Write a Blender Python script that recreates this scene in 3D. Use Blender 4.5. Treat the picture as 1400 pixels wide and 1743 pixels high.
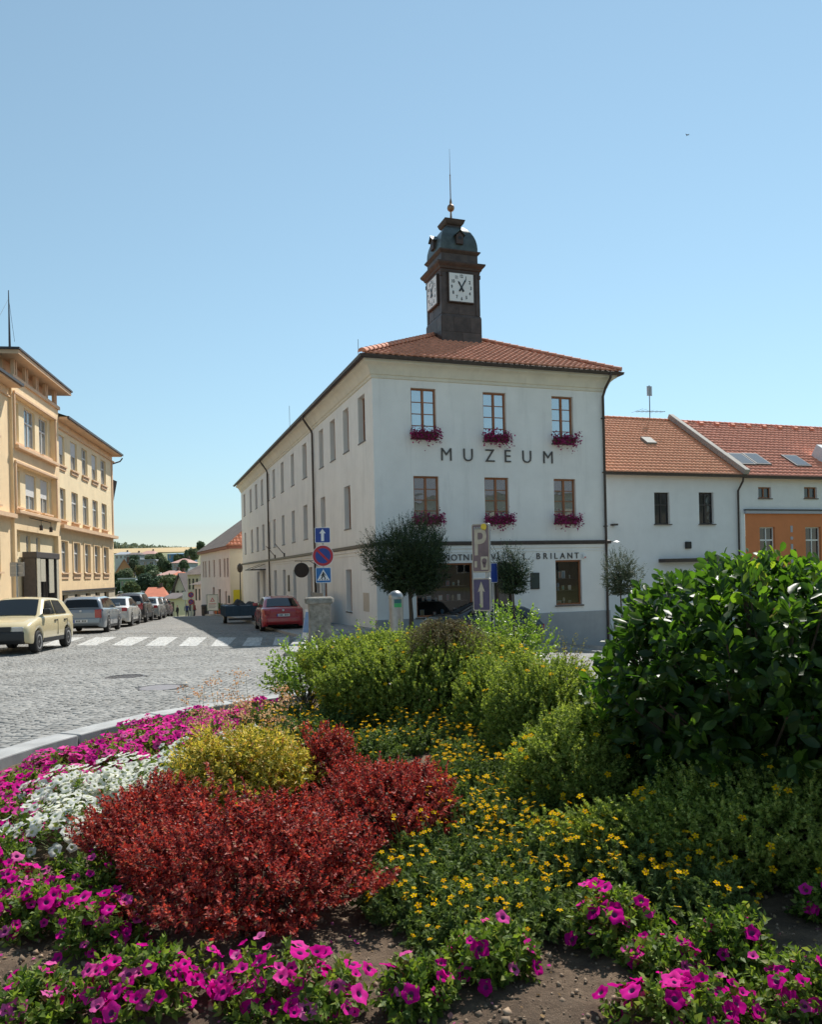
import bpy, math, random
import numpy as np
from mathutils import Vector, Matrix

R = math.radians
random.seed(11)
rng = np.random.default_rng(11)
sc = bpy.context.scene
for _o in list(bpy.data.objects):
    bpy.data.objects.remove(_o)
COL = sc.collection

# ------------------------------------------------------------------ camera
F, CX, CY, ROLL, EYE = 1326.0, 700.0, 975.6, R(1.312), 1.5
cd = bpy.data.cameras.new('camera')
cam = bpy.data.objects.new('camera', cd)
COL.objects.link(cam)
cd.sensor_fit = 'VERTICAL'
cd.sensor_height = 24.0
cd.lens = 24.0 * F / 1743.0
cd.shift_y = (CY - 871.5) / 1743.0
cd.clip_start, cd.clip_end = 0.05, 6000.0
cam.matrix_world = Matrix.Translation((0, 0, EYE)) @ Matrix.Rotation(R(90), 4, 'X') @ Matrix.Rotation(-ROLL, 4, 'Z')
sc.camera = cam

# ------------------------------------------------------------------ daylight
SUN_EL, SUN_AZ = R(52.5), R(25.0)          # azimuth measured from +Y towards +X
sun_to = Vector((math.sin(SUN_AZ) * math.cos(SUN_EL), math.cos(SUN_AZ) * math.cos(SUN_EL), math.sin(SUN_EL)))
world = bpy.data.worlds.new('World')
sc.world = world
world.use_nodes = True
wn = world.node_tree
bg = wn.nodes['Background']
sky = wn.nodes.new('ShaderNodeTexSky')
sky.sky_type = 'NISHITA'
sky.sun_disc = False
sky.sun_elevation = SUN_EL
sky.sun_rotation = SUN_AZ
sky.altitude = 8000
sky.air_density = 4.0
sky.dust_density = 0.0
sky.ozone_density = 8.0
hs_ = wn.nodes.new('ShaderNodeHueSaturation')       # the camera's rendering of that sky: a little paler all over
hs_.inputs['Hue'].default_value = 0.476
hs_.inputs['Saturation'].default_value = 0.76
hs_.inputs['Value'].default_value = 1.0
wn.links.new(sky.outputs[0], hs_.inputs['Color'])
wn.links.new(hs_.outputs[0], bg.inputs[0])
bg.inputs[1].default_value = 0.1
sl = bpy.data.lights.new('sun', 'SUN')
sl.energy = 5.0
sl.angle = R(0.53)
sl.color = (1.0, 0.955, 0.88)
sun = bpy.data.objects.new('sun', sl)
COL.objects.link(sun)
sun.rotation_euler = sun_to.to_track_quat('Z', 'Y').to_euler()
sun.location = (8, 30, 40)

vs = sc.view_settings
vs.view_transform = 'Standard'
vs.look = 'None'
vs.exposure = 0.31
vs.gamma = 1.0
vs.use_curve_mapping = False
sc.render.engine = 'CYCLES'
cy = sc.cycles
cy.use_denoising = True
cy.max_bounces = 6
cy.diffuse_bounces = 3
cy.glossy_bounces = 3
cy.transmission_bounces = 3
cy.transparent_max_bounces = 6
cy.caustics_reflective = False
cy.caustics_refractive = False
cy.use_adaptive_sampling = True
cy.adaptive_threshold = 0.015
cy.sample_clamp_indirect = 6.0

# ------------------------------------------------------------------ pixel <-> place helpers (the survey of the photograph)
_c, _s = math.cos(ROLL), math.sin(ROLL)

def ray(px, py):
    dx, dy = px - CX, py - CY
    return (dx * _c - dy * _s) / F, -(dx * _s + dy * _c) / F       # X/D, (Z-EYE)/D

def at(px, py, D):
    a, b = ray(px, py)
    return Vector((a * D, D, EYE + b * D))

def along(px, py, p0, d):
    """distance along the ground line p0 + u*d at which it crosses the sight line of a pixel"""
    t = ray(px, py)[0]
    return (p0[0] - t * p0[1]) / (t * d[1] - d[0])

def sstep(a, b, x):
    t = np.clip((x - a) / (b - a), 0, 1)
    return t * t * (3 - 2 * t)

_ty = [-4000, 8, 58, 75, 150, 200, 260, 330, 420, 520, 650, 900, 1100, 1600, 4000]
_tz = [0.0, 0.0, -1.346, -2.15, -7.5, -8, -4, 1.5, 9, 16, 23.5, 37, 42, 30, 0]

def gz(x, y):
    b = np.interp(y, _ty, _tz)
    x = np.asarray(x, float)
    dip = 0.17 * np.exp(-((x + 4.5) / 4.5) ** 2) * sstep(11, 19, y) * (1 - sstep(32, 48, y))
    return b - dip - 0.14 * np.clip(x + 1.5, 0, 12) * sstep(13, 29, y)

# ------------------------------------------------------------------ mesh builder
class MB:
    def __init__(self, M=None):
        self.v, self.f, self.m, self.M = [], [], [], M

    def add(self, vs_, fs, m=0):
        o = len(self.v)
        if self.M is not None:
            vs_ = [self.M @ Vector(p) for p in vs_]
        self.v += [tuple(p) for p in vs_]
        self.f += [tuple(o + i for i in q) for q in fs]
        self.m += [m] * len(fs)
        return self

    def box(self, x0, x1, y0, y1, z0, z1, m=0):
        return self.add([(x0, y0, z0), (x1, y0, z0), (x1, y1, z0), (x0, y1, z0), (x0, y0, z1), (x1, y0, z1), (x1, y1, z1), (x0, y1, z1)],
                        [(0, 3, 2, 1), (4, 5, 6, 7), (0, 1, 5, 4), (1, 2, 6, 5), (2, 3, 7, 6), (3, 0, 4, 7)], m)

    def poly(self, pts, m=0):
        return self.add(pts, [tuple(range(len(pts)))], m)

    def prism(self, pts, axis, lo, hi, m=0):
        """2-D polygon pts extruded along an axis (0,1,2); remaining axes in order"""
        n = len(pts)
        def mk(p, a):
            return (a, p[0], p[1]) if axis == 0 else (p[0], a, p[1]) if axis == 1 else (p[0], p[1], a)
        vs_ = [mk(p, lo) for p in pts] + [mk(p, hi) for p in pts]
        fs = [(i, (i + 1) % n, n + (i + 1) % n, n + i) for i in range(n)] + [tuple(range(n))[::-1], tuple(range(n, 2 * n))]
        return self.add(vs_, fs, m)

    def tube(self, path, r, n=6, m=0, r2=None, cap=True):
        path = [Vector(p) for p in path]
        k = len(path)
        vs_, fs = [], []
        ref = None
        for i, p in enumerate(path):
            d = (path[min(i + 1, k - 1)] - path[max(i - 1, 0)])
            if d.length < 1e-9:
                d = Vector((0, 0, 1))
            d.normalize()
            if ref is None:
                ref = Vector((0, 0, 1)) if abs(d.z) < 0.9 else Vector((1, 0, 0))
            a = d.cross(ref)
            if a.length < 1e-4:
                a = d.cross(Vector((0, 1, 0.3)))
            a.normalize()
            b = a.cross(d)
            rr = r if r2 is None else r + (r2 - r) * i / max(1, k - 1)
            vs_ += [p + (a * math.cos(2 * math.pi * j / n) + b * math.sin(2 * math.pi * j / n)) * rr for j in range(n)]
        for i in range(k - 1):
            fs += [(i * n + j, i * n + (j + 1) % n, (i + 1) * n + (j + 1) % n, (i + 1) * n + j) for j in range(n)]
        if cap:
            fs += [tuple(range(n))[::-1], tuple((k - 1) * n + j for j in range(n))]
        return self.add(vs_, fs, m)

    def lathe(self, prof, n=16, c=(0, 0, 0), m=0, axis=2):
        vs_, fs = [], []
        for r, z in prof:
            for j in range(n):
                a = 2 * math.pi * j / n
                p = (r * math.cos(a), r * math.sin(a), z)
                if axis == 1:
                    p = (p[0], p[2], p[1])
                elif axis == 0:
                    p = (p[2], p[0], p[1])
                vs_.append((p[0] + c[0], p[1] + c[1], p[2] + c[2]))
        k = len(prof)
        for i in range(k - 1):
            fs += [(i * n + j, i * n + (j + 1) % n, (i + 1) * n + (j + 1) % n, (i + 1) * n + j) for j in range(n)]
        fs += [tuple(range(n))[::-1], tuple((k - 1) * n + j for j in range(n))]
        return self.add(vs_, fs, m)

    def sqloft(self, cx, cy, prof, m=0):
        """stack of squares: (half width, z)"""
        vs_, fs = [], []
        for h, z in prof:
            vs_ += [(cx - h, cy - h, z), (cx + h, cy - h, z), (cx + h, cy + h, z), (cx - h, cy + h, z)]
        for i in range(len(prof) - 1):
            fs += [(i * 4 + j, i * 4 + (j + 1) % 4, i * 4 + 4 + (j + 1) % 4, i * 4 + 4 + j) for j in range(4)]
        k = len(prof) * 4
        fs += [(3, 2, 1, 0), (k - 4, k - 3, k - 2, k - 1)]
        return self.add(vs_, fs, m)

    def mesh(self, name, mats, smooth=None):
        me = bpy.data.meshes.new(name)
        me.from_pydata(self.v, [], self.f)
        mats = mats if isinstance(mats, (list, tuple)) else [mats]
        for mm in mats:
            me.materials.append(mm)
        if len(mats) > 1:
            me.polygons.foreach_set('material_index', self.m)
        if smooth:
            me.shade_smooth()
            me.set_sharp_from_angle(angle=R(smooth))
        me.update()
        return me

    def build(self, name, mats, parent=None, smooth=None, bev=0, kind=None):
        return link(name, self.mesh(name, mats, smooth), parent, bev, kind)

def link(name, me, parent=None, bev=0, kind=None):
    o = bpy.data.objects.new(name, me)
    COL.objects.link(o)
    if parent is not None:
        o.parent = parent
    if bev:
        b = o.modifiers.new('bevel', 'BEVEL')
        b.width, b.segments, b.limit_method, b.angle_limit = bev, 2, 'ANGLE', R(35)
    if kind:
        o['kind'] = kind
    return o

def tag(o, label, cat, group=None):
    o['label'] = label
    o['category'] = cat
    if group:
        o['group'] = group
    return o

def thing(name, label, cat, loc=(0, 0, 0), rotz=0.0, group=None):
    o = bpy.data.objects.new(name, None)
    COL.objects.link(o)
    o.location = loc
    o.rotation_euler = (0, 0, rotz)
    o.empty_display_size = 0.2
    return tag(o, label, cat, group)

def fast_mesh(name, V, Fq, mats, midx=None, smooth=False):
    """V (n,3), Fq (m,k) arrays"""
    me = bpy.data.meshes.new(name)
    V = np.ascontiguousarray(V, dtype=np.float32)
    Fq = np.ascontiguousarray(Fq, dtype=np.int32)
    m, k = Fq.shape
    me.vertices.add(len(V))
    me.vertices.foreach_set('co', V.ravel())
    me.loops.add(m * k)
    me.loops.foreach_set('vertex_index', Fq.ravel())
    me.polygons.add(m)
    me.polygons.foreach_set('loop_start', np.arange(0, m * k, k, dtype=np.int32))
    for mm in (mats if isinstance(mats, (list, tuple)) else [mats]):
        me.materials.append(mm)
    if midx is not None:
        me.polygons.foreach_set('material_index', np.ascontiguousarray(midx, dtype=np.int32))
    me.update(calc_edges=True)
    if smooth:
        me.shade_smooth()
    return me

def unit(a):
    return a / np.maximum(np.linalg.norm(a, axis=-1, keepdims=True), 1e-9)

def frames(D, hint):
    Y = unit(D)
    Z = unit(hint - (hint * Y).sum(1, keepdims=True) * Y)
    return np.cross(Y, Z), Y, Z

def replicate(tv, tf, P, X, Y, Z, S):
    """copies of a template (leaf, pebble) joined into arrays"""
    tv, tf = np.asarray(tv, float), np.asarray(tf, int)
    n, k = len(P), len(tv)
    S = np.broadcast_to(np.asarray(S, float).reshape(-1, 1) if np.ndim(S) == 1 else np.asarray(S, float), (n, 3)) if np.ndim(S) else np.full((n, 3), float(S))
    V = (P[:, None, :] + (tv[None, :, 0] * S[:, 0:1])[..., None] * X[:, None, :]
         + (tv[None, :, 1] * S[:, 1:2])[..., None] * Y[:, None, :] + (tv[None, :, 2] * S[:, 2:3])[..., None] * Z[:, None, :])
    Fq = tf[None] + (np.arange(n) * k)[:, None, None]
    return V.reshape(-1, 3), Fq.reshape(-1, tf.shape[1])

# ------------------------------------------------------------------ materials
MATS = {}

def nodes(name):
    m = bpy.data.materials.new(name)
    m.use_nodes = True
    nt = m.node_tree
    return m, nt, nt.nodes['Principled BSDF'], nt.nodes['Material Output']

def _ramp(nt, fac, stops):
    r = nt.nodes.new('ShaderNodeValToRGB')
    e = r.color_ramp.elements
    while len(e) < len(stops):
        e.new(0.5)
    for i, (p, c) in enumerate(stops):
        e[i].position = p
        e[i].color = (*c, 1)
    nt.links.new(fac, r.inputs[0])
    return r.outputs[0]

def noise(nt, scale, detail=4, rough=0.55, coord='Object', vec=None, stretch=None):
    n = nt.nodes.new('ShaderNodeTexNoise')
    n.inputs['Scale'].default_value = scale
    n.inputs['Detail'].default_value = detail
    n.inputs['Roughness'].default_value = rough
    if vec is None:
        tc = nt.nodes.new('ShaderNodeTexCoord')
        vec = tc.outputs[coord]
    if stretch:
        mp = nt.nodes.new('ShaderNodeMapping')
        mp.inputs['Scale'].default_value = stretch
        nt.links.new(vec, mp.inputs[0])
        vec = mp.outputs[0]
    nt.links.new(vec, n.inputs['Vector'])
    return n.outputs['Fac']

def mixc(nt, a, b, fac, mode='MIX'):
    m = nt.nodes.new('ShaderNodeMix')
    m.data_type = 'RGBA'
    m.blend_type = mode
    for sock, v in ((m.inputs[6], a), (m.inputs[7], b), (m.inputs[0], fac)):
        if isinstance(v, (int, float)):
            sock.default_value = v
        elif isinstance(v, tuple):
            sock.default_value = (*v, 1)
        else:
            nt.links.new(v, sock)
    return m.outputs[2]

def bump(nt, h, strength, dist, normal_in):
    b = nt.nodes.new('ShaderNodeBump')
    b.inputs['Strength'].default_value = strength
    b.inputs['Distance'].default_value = dist
    nt.links.new(h, b.inputs['Height'])
    nt.links.new(b.outputs[0], normal_in)

def surf(name, col, rough=0.7, var=0.12, scale=3.0, bmp=0.0, bscale=60.0, bdist=0.01, metal=0.0, spec=None, streak=0.0, island=0.0, coat=0.0, obj=0.0):
    """plain procedural surface: base colour, blotchy variation, optional streaks, relief"""
    if name in MATS:
        return MATS[name]
    m, nt, p, out = nodes(name)
    lo = tuple(max(0, c * (1 - var)) for c in col)
    hi = tuple(min(1, c * (1 + var)) for c in col)
    c = _ramp(nt, noise(nt, scale, 6, 0.6), [(0.3, lo), (0.7, hi)])
    if streak:
        c = mixc(nt, c, tuple(x * 0.72 for x in col), _ramp(nt, noise(nt, 2.2, 5, 0.65, stretch=(1.0, 1.0, 0.12)), [(0.52, (0, 0, 0)), (0.8, (streak,) * 3)]))
    if island or obj:
        if island:
            g = nt.nodes.new('ShaderNodeNewGeometry').outputs['Random Per Island']
        else:
            g = nt.nodes.new('ShaderNodeObjectInfo').outputs['Random']
        k = max(island, obj)
        hs = nt.nodes.new('ShaderNodeMapRange')
        hs.inputs[3].default_value = 1 - k
        hs.inputs[4].default_value = 1 + k
        nt.links.new(g, hs.inputs[0])
        mv = nt.nodes.new('ShaderNodeVectorMath')
        mv.operation = 'SCALE'
        nt.links.new(c, mv.inputs[0])
        nt.links.new(hs.outputs[0], mv.inputs['Scale'])
        c = mv.outputs[0]
    nt.links.new(c, p.inputs['Base Color'])
    p.inputs['Roughness'].default_value = rough
    p.inputs['Metallic'].default_value = metal
    if spec is not None:
        p.inputs['Specular IOR Level'].default_value = spec
    if coat:
        p.inputs['Coat Weight'].default_value = coat
        p.inputs['Coat Roughness'].default_value = 0.05
    if bmp:
        bump(nt, noise(nt, bscale, 4, 0.6), bmp, bdist, p.inputs['Normal'])
    MATS[name] = m
    return m

def leafmat(name, stops, trans=0.35, rough=0.5, tcol=None, spec=0.4):
    """leaf with colour that differs from leaf to leaf, thin enough to let light through"""
    if name in MATS:
        return MATS[name]
    m, nt, p, out = nodes(name)
    g = nt.nodes.new('ShaderNodeNewGeometry')
    c = _ramp(nt, g.outputs['Random Per Island'], stops)
    nt.links.new(c, p.inputs['Base Color'])
    p.inputs['Roughness'].default_value = rough
    p.inputs['Specular IOR Level'].default_value = spec
    t = nt.nodes.new('ShaderNodeBsdfTranslucent')
    if tcol:
        nt.links.new(mixc(nt, c, tcol, 1.0, 'MULTIPLY'), t.inputs[0])
    else:
        nt.links.new(c, t.inputs[0])
    mx = nt.nodes.new('ShaderNodeMixShader')
    mx.inputs[0].default_value = trans
    nt.links.new(p.outputs[0], mx.inputs[1])
    nt.links.new(t.outputs[0], mx.inputs[2])
    nt.links.new(mx.outputs[0], out.inputs[0])
    MATS[name] = m
    return m

def objleaf(name, stops, trans=0.35, rough=0.5, tmul=(1, 1, 1), spec=0.4):
    """the same with the colour taken per object (petals, single leaves)"""
    if name in MATS:
        return MATS[name]
    m = leafmat(name, stops, trans, rough, tmul, spec)
    nt = m.node_tree
    oi = nt.nodes.new('ShaderNodeObjectInfo')
    r = [n for n in nt.nodes if n.type == 'VALTORGB'][0]
    nt.links.new(oi.outputs['Random'], r.inputs[0])
    return m

def glass(name, col, rough=0.03, metal=0.0, spec=0.8, wav=0.0):
    if name in MATS:
        return MATS[name]
    m, nt, p, out = nodes(name)
    p.inputs['Base Color'].default_value = (*col, 1)
    p.inputs['Roughness'].default_value = rough
    p.inputs['Metallic'].default_value = metal
    p.inputs['Specular IOR Level'].default_value = spec
    if wav:
        bump(nt, noise(nt, 1.3, 2, 0.5), wav, 0.05, p.inputs['Normal'])
    MATS[name] = m
    return m

# ------------------------------------------------------------------ lettering
_TX = {}

def text_mesh(s, size, depth, mat_, bold=0.0):
    key = (s, size, depth, mat_.name, bold)
    if key not in _TX:
        cu = bpy.data.curves.new('glyph', 'FONT')
        cu.body, cu.size, cu.extrude, cu.offset = s, size, depth / 2, bold
        cu.align_x, cu.align_y = 'CENTER', 'CENTER'
        cu.resolution_u = 3
        o = bpy.data.objects.new('glyph', cu)
        COL.objects.link(o)
        dg = bpy.context.evaluated_depsgraph_get()
        me = bpy.data.meshes.new_from_object(o.evaluated_get(dg))
        bpy.data.objects.remove(o)
        bpy.data.curves.remove(cu)
        me.materials.clear()
        me.materials.append(mat_)
        _TX[key] = me
    return _TX[key]

def letter(name, s, size, mat_, parent, loc, rot=(R(90), 0, 0), depth=0.03, bold=0.0, sx=1.0):
    o = link(name, text_mesh(s, size, depth, mat_, bold), parent)
    o.location = loc
    o.rotation_euler = rot
    o.scale = (sx, 1, 1)
    return o

# ------------------------------------------------------------------ walls with real openings, windows, tiled roofs
def wall(mb, u0, u1, z0, z1, ops, depth, m=0, d0=0.0, rm=None):
    """front face at depth d0, every opening (ua,ub,za,zb) cut through it with reveals `depth` deep"""
    rm = m if rm is None else rm
    us = sorted({u0, u1, *[o[0] for o in ops], *[o[1] for o in ops]})
    for a, b in zip(us, us[1:]):
        if b - a < 1e-6 or b <= u0 or a >= u1:
            continue
        mid = (a + b) / 2
        cuts = sorted([(o[2], o[3]) for o in ops if o[0] < mid < o[1]])
        z = z0
        for c0, c1 in cuts:
            if c0 > z:
                mb.poly([(a, d0, z), (b, d0, z), (b, d0, c0), (a, d0, c0)], m)
            z = max(z, c1)
        if z < z1:
            mb.poly([(a, d0, z), (b, d0, z), (b, d0, z1), (a, d0, z1)], m)
    for ua, ub, za, zb in ops:
        d1 = d0 + depth
        mb.poly([(ua, d0, za), (ua, d1, za), (ua, d1, zb), (ua, d0, zb)], rm)
        mb.poly([(ub, d0, za), (ub, d0, zb), (ub, d1, zb), (ub, d1, za)], rm)
        mb.poly([(ua, d0, zb), (ua, d1, zb), (ub, d1, zb), (ub, d0, zb)], rm)
        mb.poly([(ua, d0, za), (ub, d0, za), (ub, d1, za), (ua, d1, za)], rm)

def window(parent, M, op, d, fm, gm, cols=2, rows=4, fw=0.07, mull=0.09, bar=0.03, top=None, panes=True, sill=None, name='window'):
    """casement set at depth d of an opening: frame mesh with a pane mesh in every light"""
    ua, ub, za, zb = op
    mb = MB(M)
    t = 0.07
    mb.box(ua + .002, ua + fw, d, d + t, za + .002, zb - .002).box(ub - fw, ub - .002, d, d + t, za + .002, zb - .002)
    mb.box(ua + fw, ub - fw, d + .003, d + t, zb - fw, zb - .002).box(ua + fw, ub - fw, d + .003, d + t, za + .002, za + fw)
    iw, ih = ub - ua - 2 * fw, zb - za - 2 * fw
    xs = [ua + fw]
    for k in range(1, cols):
        c = ua + fw + iw * k / cols
        mb.box(c - mull / 2, c + mull / 2, d - .012, d + t, za + fw, zb - fw)
        xs += [c - mull / 2, c + mull / 2]
    xs.append(ub - fw)
    if top:      # a transom light above two casements
        zt = za + fw + ih * top
        mb.box(ua + fw, ub - fw, d - .02, d + t, zt - .04, zt + .04)
        zsets = [(za + fw, zt - .04), (zt + .04, zb - fw)]
    else:
        zsets = []
        for k in range(rows):
            a = za + fw + ih * k / rows + (bar / 2 if k else 0)
            b = za + fw + ih * (k + 1) / rows - (bar / 2 if k < rows - 1 else 0)
            zsets.append((a, b))
            if k:
                for i in range(cols):
                    mb.box(xs[2 * i], xs[2 * i + 1], d + .004, d + t * .7, a - bar, a)
    w = mb.build(name, fm, parent)
    if panes:
        for i in range(cols):
            for a, b in zsets:
                x0, x1, e = xs[2 * i], xs[2 * i + 1], d + t * .45
                MB(M).poly([(x0, e, a), (x1, e, a), (x1, e, b), (x0, e, b)]).build('pane', gm, w)
    if sill:
        MB(M).box(ua - .05, ub + .05, -sill, d, za - .05, za - .004).build('sill', MATS.get('sillmetal', fm), w)
    return w

def tiles(O, U, V, N, bounds, vmax, pitch, col, amp=0.035, lift=0.045):
    """corrugated clay tiles laid in courses on a roof face"""
    O, U, V, N = (np.array(x, float) for x in (O, U, V, N))
    vv, ff = [], []
    n = int(vmax / pitch)
    for i in range(n + 1):
        v0 = i * pitch
        v1 = min(v0 + pitch * 1.1, vmax)
        if v1 - v0 < 0.02:
            break
        a0, b0 = bounds(v0)
        a1, b1 = bounds(v1)
        lo, hi = min(a0, a1), max(b0, b1)
        off = 0.0
        us = []
        k0, k1 = math.floor((lo - off) / col), math.ceil((hi - off) / col)
        for k in range(k0, k1):
            for q, h in ((0, 0), (.22, .75), (.45, 1), (.68, .75), (.9, 0)):
                us.append(((k + q) * col + off, h * amp))
        jit = {k: random.uniform(-.008, .008) for k in range(k0 - 1, k1 + 1)}
        row = []
        for u, h in us:
            j = jit[math.floor((u - off) / col)]
            ua, ub = min(max(u, a0), b0), min(max(u, a1), b1)
            p0 = O + U * ua + V * (v0 + j) + N * (h + lift)
            row.append((p0, O + U * ub + V * v1 + N * (h * .9), p0 - N * (lift * .9 + .5 * h)))
        o = len(vv)
        for r in row:
            vv += [r[0], r[1], r[2]]
        for k in range(len(row) - 1):
            b = o + 3 * k
            ff += [(b, b + 3, b + 4, b + 1), (b + 2, b + 5, b + 3, b)]
    return np.array(vv), np.array(ff)

def ridge(parent, a, b, r, step, mat_, name='ridge_tile'):
    """half-round cap tiles one after the other along a ridge or hip"""
    a, b = Vector(a), Vector(b)
    d = b - a
    n = max(1, int(d.length / step))
    e = d.normalized()
    s = e.cross(Vector((0, 0, 1))).normalized()
    up = s.cross(e)
    mb = MB()
    vs_, m = [], 7
    for q, rr in ((0, r * 1.12), (step * 1.08, r * .92)):
        for j in range(m):
            t = math.pi * j / (m - 1)
            vs_.append(e * q + s * math.cos(t) * rr + up * (math.sin(t) * rr * .8 - .02))
    mb.add(vs_, [(j, j + 1, m + j + 1, m + j) for j in range(m - 1)] + [tuple(range(m))])
    me = mb.mesh(name, mat_, 60)
    for k in range(n):
        o = link(name, me, parent)
        o.location = a + d * (k / n)
    return n

# ================================================================== THE SETTING: ground, road, pavements, bed
M_ground = surf('dry_grass', (0.17, 0.17, 0.075), 0.95, 0.35, 0.05, 0.4, 0.6, 0.2)
M_setts = surf('granite_setts', (0.232, 0.228, 0.214), 0.75, 0.14, 9.0, 0.35, 140, 0.004, island=0.2)
M_sett1 = surf('granite_sett_single', (0.232, 0.228, 0.214), 0.75, 0.14, 9.0, 0.35, 140, 0.004, obj=0.2)
M_kerb = surf('kerb_granite', (0.33, 0.33, 0.32), 0.75, 0.2, 5.0, 0.3, 160, 0.004, obj=0.07)
def paint_material():
    m, nt, p, out = nodes('worn_road_paint')
    c = _ramp(nt, noise(nt, 5, 6, .6), [(.3, (.46, .46, .44)), (.7, (.58, .58, .56))])
    nt.links.new(c, p.inputs['Base Color'])
    p.inputs['Roughness'].default_value = .75
    tr = nt.nodes.new('ShaderNodeBsdfTransparent')
    mx = nt.nodes.new('ShaderNodeMixShader')
    nt.links.new(_ramp(nt, noise(nt, 13, 8, .75), [(.47, (0, 0, 0)), (.62, (.8, .8, .8))]), mx.inputs[0])
    nt.links.new(p.outputs[0], mx.inputs[1])
    nt.links.new(tr.outputs[0], mx.inputs[2])
    nt.links.new(mx.outputs[0], out.inputs[0])
    return m
M_paint = paint_material()
M_pave = surf('pavement_mosaic', (0.3, 0.295, 0.285), 0.8, 0.2, 12.0, 0.4, 45, 0.008)
M_iron = surf('cast_iron', (0.1, 0.09, 0.085), 0.55, 0.25, 20.0, 0.4, 90, 0.004, metal=0.4)

def road_material():
    m, nt, p, out = nodes('sett_road')
    tc = nt.nodes.new('ShaderNodeTexCoord')
    v = nt.nodes.new('ShaderNodeTexVoronoi')
    v.feature = 'DISTANCE_TO_EDGE'
    v.inputs['Scale'].default_value = 9.5
    nt.links.new(tc.outputs['Object'], v.inputs['Vector'])
    v2 = nt.nodes.new('ShaderNodeTexVoronoi')
    v2.inputs['Scale'].default_value = 9.5
    nt.links.new(tc.outputs['Object'], v2.inputs['Vector'])
    joint = _ramp(nt, v.outputs['Distance'], [(0.03, (0.15, 0.14, 0.125)), (0.13, (0.262, 0.257, 0.245))])
    tone = _ramp(nt, v2.outputs['Color'], [(0.1, (0.78, 0.78, 0.78)), (0.9, (1.16, 1.15, 1.12))])
    c = mixc(nt, joint, tone, 1.0, 'MULTIPLY')
    c = mixc(nt, c, _ramp(nt, noise(nt, 0.35, 5), [(0.35, (0.82, 0.82, 0.83)), (0.7, (1.05, 1.04, 1.02))]), 1.0, 'MULTIPLY')
    nt.links.new(c, p.inputs['Base Color'])
    p.inputs['Roughness'].default_value = 0.8
    bump(nt, v.outputs['Distance'], 0.5, 0.03, p.inputs['Normal'])
    return m

def soil_material():
    m, nt, p, out = nodes('bed_soil')
    c = _ramp(nt, noise(nt, 9, 8, 0.7), [(0.3, (0.12, 0.083, 0.056)), (0.5, (0.24, 0.165, 0.108)), (0.72, (0.37, 0.27, 0.185))])
    c = mixc(nt, c, _ramp(nt, noise(nt, 1.6, 4, .6), [(.35, (.62, .58, .55)), (.6, (1.08, 1.05, 1.0))]), 1.0, 'MULTIPLY')
    nt.links.new(c, p.inputs['Base Color'])
    p.inputs['Roughness'].default_value = 0.95
    bump(nt, noise(nt, 26, 10, 0.8), 1.0, 0.06, p.inputs['Normal'])
    return m

M_road, M_soil = road_material(), soil_material()
for mm_ in (M_setts, M_sett1):
    nt_ = mm_.node_tree
    pr_ = nt_.nodes['Principled BSDF']
    src_ = pr_.inputs['Base Color'].links[0].from_socket
    geo_ = nt_.nodes.new('ShaderNodeNewGeometry')
    st_ = _ramp(nt_, noise(nt_, .55, 6, .65, vec=geo_.outputs['Position']), [(.3, (.72, .71, .69)), (.52, (1, 1, 1)), (.75, (1.1, 1.09, 1.06))])
    nt_.links.new(mixc(nt_, src_, st_, 1.0, 'MULTIPLY'), pr_.inputs['Base Color'])

def sheet(name, xs, ys, dz, m, kind='structure', keep=None):
    X, Y = np.meshgrid(xs, ys)
    Z = gz(X, Y) + dz
    V = np.stack([X, Y, Z], -1).reshape(-1, 3)
    nx, ny = len(xs), len(ys)
    i, j = np.meshgrid(np.arange(nx - 1), np.arange(ny - 1))
    a = (j * nx + i).ravel()
    Fq = np.stack([a, a + 1, a + nx + 1, a + nx], 1)
    if keep is not None:
        c = V[Fq].mean(1)
        Fq = Fq[keep(c[:, 0], c[:, 1])]
    o = link(name, fast_mesh(name, V, Fq, m, smooth=True))
    o['kind'] = kind
    return o

gx = np.unique(np.concatenate([np.linspace(-3500, -300, 17), np.linspace(-300, 300, 61), np.linspace(300, 3500, 17), np.linspace(-30, 40, 36)]))
gy = np.unique(np.concatenate([np.linspace(-3000, -40, 12), np.linspace(-40, 120, 81), np.linspace(120, 1200, 80), np.linspace(1200, 5000, 14)]))
ground = sheet('ground', gx, gy, -0.004, M_ground)
road = sheet('road', np.linspace(-26, 22, 49), np.linspace(-14, 100, 115), 0.004, M_road)

# the planted bed: an oval island edged with granite kerb stones
BC, BA, BB = (0.9, 4.9), 4.5, 5.2

def in_bed(x, y, k=1.0):
    return ((x - BC[0]) / (BA * k)) ** 2 + ((y - BC[1]) / (BB * k)) ** 2 < 1

def bed_z(x, y):
    m = 0.06 * np.exp(-(((x - 0.8) / 2.2) ** 2 + ((y - 6.2) / 2.4) ** 2))
    return 0.03 + m + 0.012 * np.sin(x * 5.1 + 1.3 * np.sin(y * 3.7)) + 0.01 * np.sin(y * 7.3 + 2 * np.sin(x * 4.1))

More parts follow.
